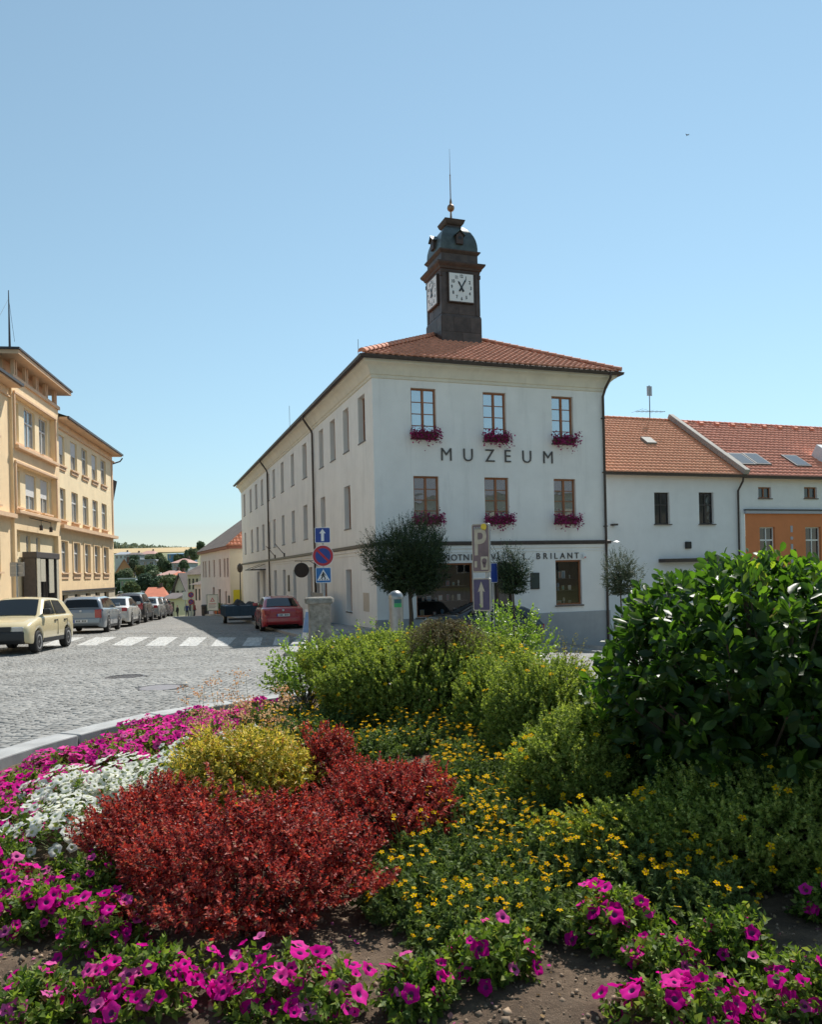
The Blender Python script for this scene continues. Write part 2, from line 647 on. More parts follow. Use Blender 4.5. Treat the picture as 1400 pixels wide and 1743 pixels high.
na, nr = 120, 60
rr = np.linspace(0.0, 1.0, nr)[1:]
aa = np.linspace(0, 2 * np.pi, na, endpoint=False)
RR, AA = np.meshgrid(rr, aa, indexing='ij')
sx, sy = BC[0] + (BA - .2) * RR * np.cos(AA), BC[1] + (BB - .2) * RR * np.sin(AA)
V = np.stack([sx, sy, bed_z(sx, sy) + rng.normal(0, .004, sx.shape)], -1).reshape(-1, 3)
q = []
for i in range(nr - 2):
    for j in range(na):
        q.append((i * na + j, i * na + (j + 1) % na, (i + 1) * na + (j + 1) % na, (i + 1) * na + j))
soil = link('bed_soil', fast_mesh('bed_soil', V, np.array(q), M_soil, smooth=True))
soil['kind'] = 'structure'
# clods and small stones lying on the soil
n = 11000
cx_, cy_ = rng.uniform(-2.6, 2.6, n), rng.uniform(1.6, 5.0, n)
tv = [(1, 0, 0), (-1, 0, 0), (0, 1, 0), (0, -1, 0), (0, 0, 1), (0, 0, -.6)]
tf = [(0, 2, 4), (2, 1, 4), (1, 3, 4), (3, 0, 4), (2, 0, 5), (1, 2, 5), (3, 1, 5), (0, 3, 5)]
D_ = unit(rng.normal(size=(n, 3)))
X_, Y_, Z_ = frames(D_, unit(rng.normal(size=(n, 3))))
S_ = np.abs(rng.standard_t(3, (n, 1)) * .0042).clip(0, .022) * rng.uniform(.6, 1.4, (n, 3)) + .002
V, Fq = replicate(tv, tf, np.stack([cx_, cy_, bed_z(cx_, cy_) + .002], 1), X_, Y_, Z_, S_)
link('soil_clods', fast_mesh('soil_clods', V, Fq, surf('clod', (0.26, 0.185, 0.125), 0.95, 0.3, 30, island=0.4)), soil, kind='stuff')

# fallen petals and dry bits
n = 420
cx_, cy_ = rng.uniform(-2.0, 1.7, n), rng.uniform(2.0, 3.6, n)
X_, Y_, Z_ = frames(unit(rng.normal(size=(n, 3)) * [1, 1, .25]), np.tile([[0, 0, 1.0]], (n, 1)) + rng.normal(0, .4, (n, 3)))
V, Fq = replicate([(-.5, 0, 0), (0, .45, .1), (.5, 0, 0), (0, -.45, .06)], [(0, 3, 2, 1)], np.stack([cx_, cy_, bed_z(cx_, cy_) + .006], 1), X_, Y_, Z_, rng.uniform(.008, .026, n)[:, None] * np.ones((1, 3)))
link('fallen_petals', fast_mesh('fallen_petals', V, Fq, leafmat('litter', [(0, (.3, .2, .1)), (.45, (.2, .13, .07)), (.6, (.42, .32, .18)), (.75, (.5, .02, .26)), (1, (.35, .1, .2))], .2, .9, None, .0)), soil, kind='stuff')

kerb = thing('bed_kerb', 'pale granite kerb curving round the flower bed', 'kerb', (BC[0], BC[1], 0))
def oval_stone(a0, a1, w, top, c, ax, by, foot=-0.06):
    mb = MB()
    k = 5
    vs_ = []
    for t in np.linspace(a0, a1, k):
        for off in (0, -w):
            x, y = (ax + off) * math.cos(t), (by + off) * math.sin(t)
            zt = float(top(c[0] + x, c[1] + y))
            vs_ += [(x, y, zt + foot - .12), (x, y, zt)]
    fs = []
    for i in range(k - 1):
        b, d = 4 * i, 4 * i + 4
        fs += [(b, d, d + 1, b + 1), (b + 1, d + 1, d + 3, b + 3), (b + 3, d + 3, d + 2, b + 2)]
    fs += [(0, 1, 3, 2), (4 * k - 4, 4 * k - 2, 4 * k - 1, 4 * k - 3)]
    return mb.add(vs_, fs)
ns = 30
for i in range(ns):
    a0, a1 = 2 * math.pi * i / ns + .0025, 2 * math.pi * (i + 1) / ns - .0025
    oval_stone(a0, a1, .25, lambda x, y: .135 + float(gz(x, y)), BC, BA, BB).build('kerb_stone', M_kerb, kerb, bev=.012)

# ------------------------------------------------------------------ pavement with a rounded nose by the stone pillar
MU_O = Vector((-1.335, 30.0, 0))
MU_A = math.atan2(.3255, .9455)
MU_U, MU_V = Vector((math.cos(MU_A), math.sin(MU_A), 0)), Vector((-math.sin(MU_A), math.cos(MU_A), 0))
def mu(u, v):
    p = MU_O + MU_U * u + MU_V * v
    return (p.x, p.y)
nose = [(-2.2 + .95 * math.cos(t), 19.3 + .95 * math.sin(t)) for t in np.linspace(R(300), R(185), 8)]
edge = [(13.5, 30.2), mu(10, -2.6), mu(2.0, -2.7), (-.2, 23.5), (-.9, 19.2)] + nose + [(-3.6, 24), mu(-3.2, -2.0), mu(-3.1, 6), mu(-3.1, 43.5)]
back = [mu(.3, 43.5), mu(.3, .3), mu(10.6, .3), (14.5, 33.5)]
outline = edge + back
mb = MB()
from mathutils.geometry import tessellate_polygon
pts = []
for a, b in zip(outline, outline[1:] + outline[:1]):
    k = max(1, int(math.hypot(b[0] - a[0], b[1] - a[1]) / 2.0))
    pts += [(a[0] + (b[0] - a[0]) * i / k, a[1] + (b[1] - a[1]) * i / k) for i in range(k)]
top = [(x, y, float(gz(x, y)) + .125) for x, y in pts]
mb.add(top, [tuple(t) for t in tessellate_polygon([[Vector((p[0], p[1], 0)) for p in top]])])
pavement = mb.build('pavement', M_pave)
pavement['kind'] = 'structure'
kl = []
for a, b in zip(edge, edge[1:]):
    k = max(1, round(math.hypot(b[0] - a[0], b[1] - a[1]) / 1.0))
    kl += [((a[0] + (b[0] - a[0]) * i / k, a[1] + (b[1] - a[1]) * i / k), (a[0] + (b[0] - a[0]) * (i + 1) / k, a[1] + (b[1] - a[1]) * (i + 1) / k)) for i in range(k)]
for a, b in kl:
    a, b = Vector((*a, 0)), Vector((*b, 0))
    e = (b - a)
    s = Vector((e.y, -e.x, 0)).normalized()
    if s.dot(Vector((-1, 22, 0)) - a) > 0 and a.y < 25:
        s = -s
    mb = MB()
    p = []
    for q_, w in ((a + e * .006, 0), (b - e * .006, 0), (b - e * .006, 1), (a + e * .006, 1)):
        o_ = q_ - s * (.24 * w) + s * .02
        p.append((o_.x, o_.y, float(gz(o_.x, o_.y))))
    mb.add([(x, y, z - .1) for x, y, z in p] + [(x, y, z + .132) for x, y, z in p],
           [(4, 5, 6, 7), (0, 1, 5, 4), (1, 2, 6, 5), (2, 3, 7, 6), (3, 0, 4, 7)])
    mb.build('kerb_stone', M_kerb, pavement, bev=.01)
# pavement in front of the yellow building
YE_O, YE_D = Vector((-18.0, 30.0, 0)), Vector((-.1483, .989, 0))
YE_A = math.atan2(-YE_D.x, YE_D.y)
mb = MB()
for i in range(40):
    a, b = YE_O + YE_D * (i - 10), YE_O + YE_D * (i - 9)
    nrm = Vector((.989, .1483, 0))
    p = [a + nrm * 3.0, b + nrm * 3.0, b - nrm * .5, a - nrm * .5]
    z = [float(gz(v.x, v.y)) for v in p]
    mb.add([(v.x, v.y, zz + .13) for v, zz in zip(p, z)] + [(v.x, v.y, zz - .05) for v, zz in zip(p[:2], z[:2])], [(0, 1, 2, 3), (4, 5, 1, 0)])
w_pave = mb.build('pavement', M_pave)
w_pave['kind'] = 'structure'

# ------------------------------------------------------------------ setts laid in segmental arcs
manholes = [(at(213, 1151, 13.2), .33), (at(273, 1172, 11.2), .33)]
LW = 1.3
Rr = LW / math.sqrt(2)
P, A = [], []
for lane in range(-20, 6):
    xc = lane * LW
    for row in range(0, 330):
        yc = 4.0 + row * .098
        if yc > 33:
            break
        na_ = 15
        for k in range(na_):
            t = (k + .5) / na_ * math.pi / 2 - math.pi / 4
            x, y = xc + Rr * math.sin(t), yc + Rr * math.cos(t) - Rr * .7
            P.append((x, y))
            A.append(t)
P, A = np.array(P), np.array(A)
x, y = P[:, 0], P[:, 1]
k_ = (y > 5.0) & (y < 33) & (x / y > -.66) & (x < -.12 * y + .6) & ~in_bed(x, y, .985) & (x > -17)
k_ &= ~((x > -3.25) & (y > 18.3)) & ~((x > -3.8) & (y > 24))
for c, r in manholes:
    k_ &= (x - c.x) ** 2 + (y - c.y) ** 2 > (r + .05) ** 2
P, A = P[k_], A[k_]
n = len(P)
P += rng.normal(0, .005, P.shape)
A += rng.normal(0, .06, n)
S = np.stack([rng.uniform(.0405, .047, n), rng.uniform(.041, .047, n), rng.uniform(.9, 1.12, n)], 1)
P3 = np.stack([P[:, 0], P[:, 1], gz(P[:, 0], P[:, 1]) + rng.normal(0, .0025, n)], 1)
Z = unit(np.stack([rng.normal(0, .035, n), rng.normal(0, .035, n) + .027, np.ones(n)], 1))
Y, _, _ = frames(np.stack([-np.sin(A) * -1, np.cos(A), np.zeros(n)], 1), Z)
X, Y, Z = frames(np.stack([np.sin(A), np.cos(A), np.zeros(n)], 1), Z)
tv = [(sx_ * w, sy_ * w, z_) for w, z_ in ((1, -.01), (1, .016), (.8, .03)) for sx_, sy_ in ((-1, -1), (1, -1), (1, 1), (-1, 1))]
tf = [(i + j, i + (j + 1) % 4, i + 4 + (j + 1) % 4, i + 4 + j) for i in (0, 4) for j in range(4)] + [(8, 9, 10, 11)]
order = np.argsort((P3 ** 2).sum(1) + 40 * (np.abs(P3[:, 0] / P3[:, 1]) > .535))
near, far = order[:300], order[300:]
sett_meshes = []
for k in range(5):
    v_ = np.array(tv) * np.array([.044, .044, 1]) + rng.normal(0, .0022, (12, 3))
    sett_meshes.append(fast_mesh('paving_stone', v_, np.array(tf), M_sett1))
for i in near:
    o = link('paving_stone', sett_meshes[i % 5], road)
    o.matrix_local = Matrix((( X[i][0], Y[i][0], Z[i][0], P3[i][0]), (X[i][1], Y[i][1], Z[i][1], P3[i][1]), (X[i][2], Y[i][2], Z[i][2], P3[i][2]), (0, 0, 0, 1)))
V, Fq = replicate(tv, tf, P3[far], X[far], Y[far], Z[far], S[far])
V += rng.normal(0, .0016, V.shape)
link('paving_stones', fast_mesh('paving_stones', V, Fq, M_setts), road, kind='stuff')

# painted crossing
for (b0, b1), (t0, t1) in (((70, 103), (107, 143)), ((129, 163), (163, 199)), ((189, 223), (219, 255)), ((246.6, 280.5), (271, 303)), ((303.6, 334.5), (322, 352)), ((358.5, 387), (372, 402)), ((412, 443), (422, 447)), ((464, 492), (469, 492))):
    c = [at(b0, 1097, 23.0), at(b1, 1097, 23.0), at(t1, 1083.5, 27.6), at(t0, 1083.5, 27.6)]
    vs_, fs = [], []
    for i in range(9):
        a_, b_ = c[0].lerp(c[3], i / 8), c[1].lerp(c[2], i / 8)
        for j in range(5):
            p = a_.lerp(b_, j / 4)
            vs_.append((p.x, p.y, float(gz(p.x, p.y)) + .037))
    fs = [(i * 5 + j, i * 5 + j + 1, i * 5 + j + 6, i * 5 + j + 5) for i in range(8) for j in range(4)]
    MB().add(vs_, fs).build('crossing_stripe', M_paint, road)

c, r = manholes[0]
t = thing('manhole_cover', 'dark round cast iron manhole cover in the setts, farther of two', 'manhole cover', (c.x, c.y, float(gz(c.x, c.y))))
MB().lathe([(r * .99, .0), (r, .03), (r * .86, .032), (r * .85, .022)], 28).build('rim', M_iron, t, 40)
mb = MB()
mb.lathe([(r * .845, .005), (r * .845, .02)], 28)
mb2 = MB()
for i in range(-3, 4):
    w = math.sqrt(max(0, (r * .78) ** 2 - (i * r * .22) ** 2))
    mb2.box(i * r * .22 - .014, i * r * .22 + .014, -w, w, .021, .03)
mb.build('lid', M_iron, t)
mb2.build('lid_ribs', M_iron, t)
c, r = manholes[1]
t = thing('manhole_cover', 'smooth grey manhole cover with a flat lid nearest the flowers', 'manhole cover', (c.x, c.y, float(gz(c.x, c.y))))
MB().lathe([(r * .99, .0), (r, .029), (r * .9, .031), (r * .89, .024)], 28).build('rim', M_iron, t, 40)
MB().lathe([(r * .885, .005), (r * .885, .027)], 28).build('lid', surf('lid_concrete', (.2, .19, .2), .8, .15, 12, .3, 80), t)

# far slope: ripe field and wooded ridge above the town
fx, fy = np.linspace(-700, 250, 60), np.linspace(640, 1080, 40)
field = sheet('wheat_field', fx, fy, .5, surf('ripe_wheat', (0.46, 0.33, 0.16), .95, .12, .02))
fx, fy = np.linspace(-900, -262, 40), np.linspace(930, 1180, 20)
mb = MB()

# ================================================================== THE MUSEUM
M_plaster = surf('white_plaster', (0.83, 0.815, 0.785), 0.85, 0.06, 0.8, 0.3, 30, 0.01, streak=0.55)
M_corn = surf('cornice_plaster', (0.72, 0.67, 0.56), 0.85, 0.07, 1.5, 0.2, 70, 0.005, streak=0.5)
M_plinth = surf('plinth_render', (0.36, 0.37, 0.375), 0.85, 0.08, 2.0, 0.25, 60, 0.006, streak=0.4)
M_brown = surf('brown_sheet_metal', (0.06, 0.045, 0.04), 0.45, 0.25, 6.0, 0.0, metal=0.3)
M_wood = surf('stained_window_wood', (0.31, 0.115, 0.045), 0.5, 0.2, 14.0, 0.15, 90, 0.003)
M_tile = surf('clay_roof_tile', (0.68, 0.27, 0.16), 0.8, 0.36, 4.5, 0.3, 50, 0.006)
M_tile2 = surf('bright_clay_tile', (0.95, 0.37, 0.2), 0.8, 0.2, 4.5, 0.3, 50, 0.006)
M_tile3 = surf('brown_clay_tile', (0.8, 0.3, 0.19), 0.8, 0.24, 4.5, 0.3, 50, 0.006)
M_copper = surf('tower_sheet_copper', (0.1, 0.07, 0.058), 0.48, 0.3, 3.0, 0.25, 7, 0.02, metal=0.45, streak=0.4)
M_copper_s = surf('copper_sheet', (0.104, 0.072, 0.06), 0.48, 0.3, 3.0, 0.25, 7, 0.02, metal=0.45, streak=0.4, obj=0.16)
M_trim = surf('tower_cornice_copper', (0.07, 0.045, 0.038), 0.6, 0.25, 4.0, metal=0.15)
M_dome = surf('dome_patina', (0.085, 0.1, 0.095), 0.4, 0.3, 4.0, 0.2, 9, 0.02, metal=0.4)
M_gold = surf('dull_brass', (0.3, 0.17, 0.1), 0.4, 0.2, 9, metal=0.8)
M_white = surf('white_enamel', (0.8, 0.8, 0.79), 0.35, 0.03, 5)
M_black = surf('black_enamel', (0.015, 0.015, 0.017), 0.45, 0.1, 9)
M_letter = surf('dark_bronze_letter', (0.075, 0.065, 0.06), 0.5, 0.15, 9)
M_sky_glass = glass('reflecting_pane', (0.6, 0.64, 0.66), 0.03, 0.85, 0.8, wav=0.12)
M_dark_glass = glass('dark_pane', (0.028, 0.032, 0.035), 0.04, 0.0, 1.0, wav=0.1)
surf('sillmetal', (0.12, 0.1, 0.09), .5, .1, 9, metal=.3)

def clear_glass():
    m, nt, p, out = nodes('shop_glass')
    tr = nt.nodes.new('ShaderNodeBsdfTransparent')
    gl = nt.nodes.new('ShaderNodeBsdfGlossy')
    gl.inputs['Roughness'].default_value = .02
    mx = nt.nodes.new('ShaderNodeMixShader')
    fr = nt.nodes.new('ShaderNodeFresnel')
    fr.inputs[0].default_value = 1.7
    nt.links.new(fr.outputs[0], mx.inputs[0])
    nt.links.new(tr.outputs[0], mx.inputs[1])
    nt.links.new(gl.outputs[0], mx.inputs[2])
    nt.links.new(mx.outputs[0], out.inputs[0])
    return m
M_shop = clear_glass()

W, L = 10.35, 42.5
MZ = float(gz(MU_O.x, MU_O.y))
museum = thing('museum', 'white three-storey museum with red tiled roof and clock tower', 'building', (MU_O.x, MU_O.y, 0), MU_A)
LEFT = Matrix(((0, 1, 0, 0), (1, 0, 0, 0), (0, 0, 1, 0), (0, 0, 0, 1)))      # wall coordinates (u, depth, z) of the long side
FRONT = Matrix.Identity(4)

def fu(px, py):
    return along(px, py, MU_O, MU_U)
def lv(px, py):
    return along(px, py, MU_O, MU_V)

front_up = [(fu(a, 705), fu(b, 705), 6.78, 8.77) for a, b in ((700, 743), (823, 862), (940, 976))]
front_mid = [(fu(a, 850), fu(b, 850), 3.45, 5.31) for a, b in ((705, 748), (826, 867), (944, 981))]
shop_w = (fu(709, 1000), fu(806, 1000), -.25, 1.86)
shop_d = (fu(836, 1010), fu(876, 1010), -1.35, 1.86)
shop_r = (fu(947, 995), fu(991, 995), .02, 1.9)
ops = front_up + front_mid + [shop_w, shop_d, shop_r]
mb = MB()
wall(mb, 0, W, -.28, 9.15, [o for o in ops if o is not shop_d] + [(shop_d[0], shop_d[1], -.28, shop_d[3])], .3)
mb.build('front_wall', M_plaster, museum)
mb = MB()
for a, b in ((0, shop_d[0]), (shop_d[1], W + .05)):
    mb.box(a, b, -.05, .3, -4, -.278)
mb.build('plinth', M_plinth, museum, bev=.01)

lw_up = [(lv(b, y), lv(a, y), 6.85, 8.72) for a, b, y in ((609.8, 621.5, 714), (584.3, 593.8, 735), (562, 570.6, 751), (543.4, 550.6, 767), (514.8, 522, 784), (495, 500.5, 796), (478, 482.7, 808), (463.8, 468, 817), (455.4, 458.6, 838), (444.3, 447.9, 843), (434.3, 437.9, 845), (425, 428.2, 850), (414.6, 417.5, 858))]
lw_mid = [(lv(b, y), lv(a, y), 3.5, 5.36) for a, b, y in ((586.6, 597, 868), (546.4, 554, 874), (517, 523.8, 892), (497, 502.3, 899), (480.4, 484.3, 905), (465.5, 469.3, 910), (457.5, 459.8, 915), (446.8, 450.5, 917), (437, 440.5, 921), (427.7, 430.7, 924), (417, 419, 928))]
lw_low = [(lv(b, y), lv(a, y), z0, z1) for a, b, y, z0, z1 in ((589.8, 599, 1006, -.12, 1.72), (547, 557, 1000, -.12, 1.8), (539, 543.5, 1000, -.7, 1.8), (523, 533, 1000, -.75, 1.95), (499.5, 504.5, 1000, -.75, 1.85), (482, 486.6, 990, -.4, 1.9), (467, 471.4, 990, -.4, 1.9), (447.9, 451.8, 990, -.5, 1.9), (437.9, 442, 990, -.5, 1.9))]
def tidy(lst, wmin=.95, wmax=1.25):
    out = []
    for a, b, c, d in sorted(lst):
        w = min(max(b - a, wmin), wmax)
        m_ = (a + b) / 2
        a, b = m_ - w / 2, m_ + w / 2
        if out and a < out[-1][1] + .25:
            sh = out[-1][1] + .25 - a
            a, b = a + sh, b + sh
        out.append((a, b, c, d))
    return out
lw_up, lw_mid, lw_low = tidy(lw_up), tidy(lw_mid), tidy(lw_low)
mb = MB(LEFT)
wall(mb, 0, L, -4, 9.15, lw_up + lw_mid + lw_low, .34)
mb.build('side_wall', M_plaster, museum)
mb = MB()
mb.poly([(W, 0, -4), (W, L, -4), (W, L, 9.15), (W, 0, 9.15)]).poly([(0, L, -4), (W, L, -4), (W, L, 9.15), (0, L, 9.15)])
mb.build('rear_walls', M_plaster, museum)
MB().box(.8, W - .8, .8, L - .8, -3.9, -3.5).build('inner_floor', M_plinth, museum)

for o in front_up:
    window(museum, FRONT, o, .13, M_wood, M_sky_glass, 2, 4, sill=.06)
for o in front_mid:
    window(museum, FRONT, o, .13, M_wood, M_sky_glass, 2, 4, sill=.06)
for o in lw_up + lw_mid + lw_low[:1] + lw_low[5:]:
    window(museum, LEFT, o, .22, M_wood, M_dark_glass, 2, 2, mull=.08, sill=.03)
for o in lw_low[1:5]:
    w_ = window(museum, LEFT, o, .22, M_wood, M_dark_glass, 1, 2, name='door')
    MB(LEFT).tube([(o[0] + .14, .16, .35), (o[0] + .14, .16, .6)], .015, 6).build('handle', M_brown, w_)

def run(prof, name, m, w=W, l=L, smooth=None, bev=0):
    """moulding carried round the building with mitred corners; profile points (outward offset, z)"""
    vs_, fs = [], []
    n = len(prof)
    for d, z in prof:
        vs_ += [(-d, l + d, z), (-d, -d, z), (w + d, -d, z), (w + d, l + d, z)]
    for i in range(n - 1):
        fs += [(i * 4 + j, i * 4 + j + 1, i * 4 + 5 + j, i * 4 + 4 + j) for j in range(3)]
    return MB().add(vs_, fs).build(name, m, museum, smooth, bev)

run([(0, 9.05), (.05, 9.07), (.05, 9.17), (.1, 9.2), (.13, 9.3), (.2, 9.45), (.32, 9.56), (.4, 9.6), (.4, 9.72), (.05, 9.74)], 'cornice', M_corn, smooth=40)
run([(0, 2.42), (.05, 2.43), (.06, 2.56), (.03, 2.57)], 'string_course', M_plaster)
run([(.0, 2.575), (.115, 2.575), (.12, 2.6), (.12, 2.7), (0, 2.73)], 'string_flashing', M_brown)
run([(0, 2.28), (.025, 2.285), (.025, 2.33), (0, 2.335)], 'thin_moulding', M_plaster)
e = .52
run([(e - .08, 9.72), (e + .0, 9.67), (e + .08, 9.70), (e + .11, 9.80), (e + .1, 9.805), (e + .03, 9.74)], 'gutter', M_brown, smooth=50)

# hipped roof with courses of clay tiles
EZ, PIT = 9.84, R(26.6)
rise = (W / 2 + e) * math.tan(PIT)
RZ = EZ + rise
a_, b_, c_, d_ = (-e, -e, EZ), (W + e, -e, EZ), (W + e, L + e, EZ), (-e, L + e, EZ)
r0, r1 = (W / 2, W / 2, RZ), (W / 2, L - W / 2, RZ)
roof = MB().poly([a_, b_, r0]).poly([b_, c_, r1, r0]).poly([c_, d_, r1]).poly([d_, a_, r0, r1]).poly([a_, d_, c_, b_]).build('roof', M_tile, museum)
sl_ = (W / 2 + e) / math.cos(PIT)
V, Fq = tiles(a_, (1, 0, 0), (0, math.cos(PIT), math.sin(PIT)), (0, -math.sin(PIT), math.cos(PIT)), lambda v: ((W / 2 + e) * v / sl_, W + 2 * e - (W / 2 + e) * v / sl_), sl_, .34, .25, .06, .04)
link('roof_tiles', fast_mesh('roof_tiles', V, Fq, M_tile), roof, kind='stuff')
for sgn, st in ((1, a_), (-1, b_)):
    ridge(roof, (st[0], st[1], st[2] + .07), (r0[0], r0[1], r0[2] + .07), .17, .36, M_tile)
MB().tube([(1.2, 6.2, EZ + .9), (1.2, 6.2, EZ + 2.6)], .012, 5).build('lightning_rod', M_brown, roof)
MB().tube([(-.2, 16.5, EZ + .2), (-.2, 16.5, EZ + 1.6)], .012, 5).build('lightning_rod', M_brown, roof)

def pipe(name, pts, r=.055):
    o = MB().tube(pts, r, 10).build(name, M_brown, museum, 50)
    return o
def knee(x, y, ox, oy):
    return [(x + ox * 5.6, y + oy * 5.6, 9.72), (x + ox * 5.6, y + oy * 5.6, 9.55), (x + ox * 4.6, y + oy * 4.6, 9.4), (x + ox * 1.4, y + oy * 1.4, 8.95), (x + ox, y + oy, 8.8)]
v1, v2 = lv(537, 850), lv(457, 800)
pipe('downpipe', knee(-.0, v1, -.1, 0) + [(-.1, v1, -1.2)])
pipe('downpipe', knee(-.0, v2, -.1, 0) + [(-.1, v2, -1.6)])
pipe('downpipe', [(W - .05, -.62, 9.72), (W - .05, -.6, 9.55), (W - .1, -.3, 9.2), (W - .12, -.1, 8.85), (W - .12, -.1, -2.4)])
for z in (7.9, 5.6, 3.3, 1.1):
    MB().box(W - .19, W - .05, -.16, 0, z, z + .035).build('pipe_bracket', M_brown, museum)

# lettering
for s, px in zip('MUZEUM', (760, 797, 834, 864, 897, 933)):
    letter('letter', s, .74, M_letter, museum, (fu(px, 775), -.025, 6.16), depth=.035, bold=-.004, sx=.95)
for ch, px in zip('KLENOTNICTVÍHLBRILANT', (727, 738, 749, 761, 773, 783.5, 794, 803, 813, 826, 840, 848.5, 868, 893, 916.5, 928.5, 938.5, 946.5, 958, 970.5, 982)):
    letter('letter', ch, .355, M_letter, museum, (fu(px, 943), -.02, 2.07 + (.03 if ch == 'Í' else 0)), depth=.025, bold=.002)
for px in (877, 901):
    x = fu(px, 949)
    MB().box(x - .02, x + .02, -.03, -.003, 1.945, 1.985).build('full_stop', M_letter, museum)

# the jeweller's shop: display window, door, side window
def display(op, name, shelves, d=.1):
    ua, ub, za, zb = op
    fr = MB()
    fw = .07
    fr.box(ua + .002, ua + fw, d, d + .08, za, zb - .002).box(ub - fw, ub - .002, d, d + .08, za, zb - .002)
    fr.box(ua + fw, ub - fw, d + .002, d + .08, zb - fw, zb - .002).box(ua + fw, ub - fw, d + .002, d + .08, za, za + fw)
    w = fr.build(name, M_wood, museum, bev=.006)
    MB().poly([(ua + fw, d + .04, za + fw), (ub - fw, d + .04, za + fw), (ub - fw, d + .04, zb - fw), (ua + fw, d + .04, zb - fw)]).build('pane', M_shop, w)
    k = MB()
    k.poly([(ua, .95, za), (ub, .95, za), (ub, .95, zb), (ua, .95, zb)]).poly([(ua, .3, za), (ua, .95, za), (ua, .95, zb), (ua, .3, zb)])
    k.poly([(ub, .3, za), (ub, .95, za), (ub, .95, zb), (ub, .3, zb)]).poly([(ua, .3, zb), (ub, .3, zb), (ub, .95, zb), (ua, .95, zb)]).poly([(ua, .2, za + .01), (ub, .2, za + .01), (ub, .95, za + .01), (ua, .95, za + .01)])
    k.build('display_case', surf('case_lining', (.016, .015, .016), .8, .2, 5), w)
    for z in shelves:
        MB().box(ua + .05, ub - .05, .4, .8, z - .015, z).build('shelf', surf('shelf_board', (.1, .095, .09), .4, .1, 5), w)
    MB().box(ua - .06, ub + .06, -.07, d, za - .06, za - .004).build('sill', MATS['sillmetal'], w)
    return w
display(shop_w, 'shop_window', (.35, .95))
display(shop_r, 'shop_window', (.62, 1.12))
goods_cols = [(.62, .6, .56), (.5, .52, .54), (.45, .24, .2), (.18, .3, .42), (.55, .48, .3), (.7, .7, .68), (.3, .12, .16), (.12, .34, .36)]
gi = 0
for op, zs in ((shop_w, (-.235, .35, .95)), (shop_r, (.035, .62, 1.12))):
    for row, z in zip(('floor', 'lower shelf', 'upper shelf'), zs):
        k = int((op[1] - op[0]) / .27)
        for i in range(k):
            if random.random() < .12:
                continue
            u = op[0] + .18 + i * .27 + random.uniform(-.04, .04)
            h, w_ = random.uniform(.14, .34), random.uniform(.05, .1)
            wp = MU_O + MU_U * u + MU_V * random.uniform(.5, .66)
            right = op is shop_r
            g = tag(bpy.data.objects.new('display_item', None), 'small gift on the %s of the %s' % (row, 'narrow right shop window' if right else 'wide shop display window'), 'gift', 'gifts on the %s of the %s' % (row, 'narrow window' if right else 'wide window'))
            COL.objects.link(g)
            g.location = (wp.x, wp.y, z)
            g.rotation_euler = (0, 0, MU_A + random.uniform(-.3, .3))
            mm = surf('gift_%d' % (gi % 8), goods_cols[gi % 8], .4, .15, 12)
            if gi % 3 == 0:
                MB().lathe([(w_ * .6, 0), (w_ * .7, .02), (w_ * .3, h * .3), (w_ * .75, h * .55), (w_ * .7, h * .8), (w_ * .35, h), (w_ * .3, h)], 10).build('vase', mm, g, 50)
            else:
                MB().box(-w_, w_, -.012, .012, .01, h).build('frame', mm, g, bev=.006)
                MB().box(-w_ * .75, w_ * .75, -.016, -.0125, .035, h - .025).build('picture', surf('gift_%d' % ((gi + 3) % 8), goods_cols[(gi + 3) % 8], .4, .15, 12), g)
                MB().prism([(.012, .01), (.07, .0), (.012, h * .6)], 0, -.02, .02).build('easel_leg', mm, g)
            gi += 1
ua, ub, za, zb = shop_d
dr = MB()
dr.box(ua + .002, ua + .08, .2, .28, za, zb - .002).box(ub - .08, ub - .002, .2, .28, za, zb - .002).box(ua + .08, ub - .08, .2, .28, zb - .5, zb - .42).box(ua + .08, ub - .08, .203, .28, zb - .08, zb - .002)
um = ua + (ub - ua) * .38
dr.box(um - .05, um + .05, .19, .28, za, zb - .5).box(um + .05, ub - .08, .2, .27, za, za + .8)
dr = dr.build('shop_door', surf('dark_door_wood', (.07, .035, .022), .5, .2, 9), museum)
MB().poly([(ua + .08, .245, za), (ub - .08, .245, za), (ub - .08, .245, zb - .08), (ua + .08, .245, zb - .08)]).build('pane', M_dark_glass, dr)
MB().tube([(um + .12, .15, -.35), (um + .12, .15, .25)], .018, 8).build('handle', M_gold, dr)
MB().box(ua, ub, -.3, .3, -4, za - .002).box(ua - .1, ub + .1, -.62, -.3, -4, za - .17).build('doorstep', M_plinth, museum, bev=.01)
u = fu(911, 990)
pl = MB().box(u - .2, u + .2, -.05, -.002, .72, 1.4).build('notice_board', M_brown, museum, bev=.006)
MB().box(u - .17, u + .17, -.054, -.0505, .75, 1.37).build('board_panel', surf('board_green', (.03, .045, .04), .5, .2, 8), pl)
u = fu(995, 947)
al = MB().box(u - .1, u + .06, -.12, -.002, 1.95, 2.13).build('alarm_box', M_white, museum, bev=.015)
MB().box(u - .06, u + .02, -.124, -.1205, 1.98, 2.03).build('alarm_light', surf('alarm_red', (.5, .03, .02), .4, .1, 9), al)
la = MB().tube([(W - .1, -.14, 2.62), (W + .12, -.3, 2.66)], .015, 6).build('wall_lamp', M_brown, museum)
MB().lathe([(.02, .03), (.09, .0), (.17, -.04), (.16, -.05), (.0, -.03)], 14, (W + .2, -.36, 2.66)).build('lamp_shade', M_white, la, 50)
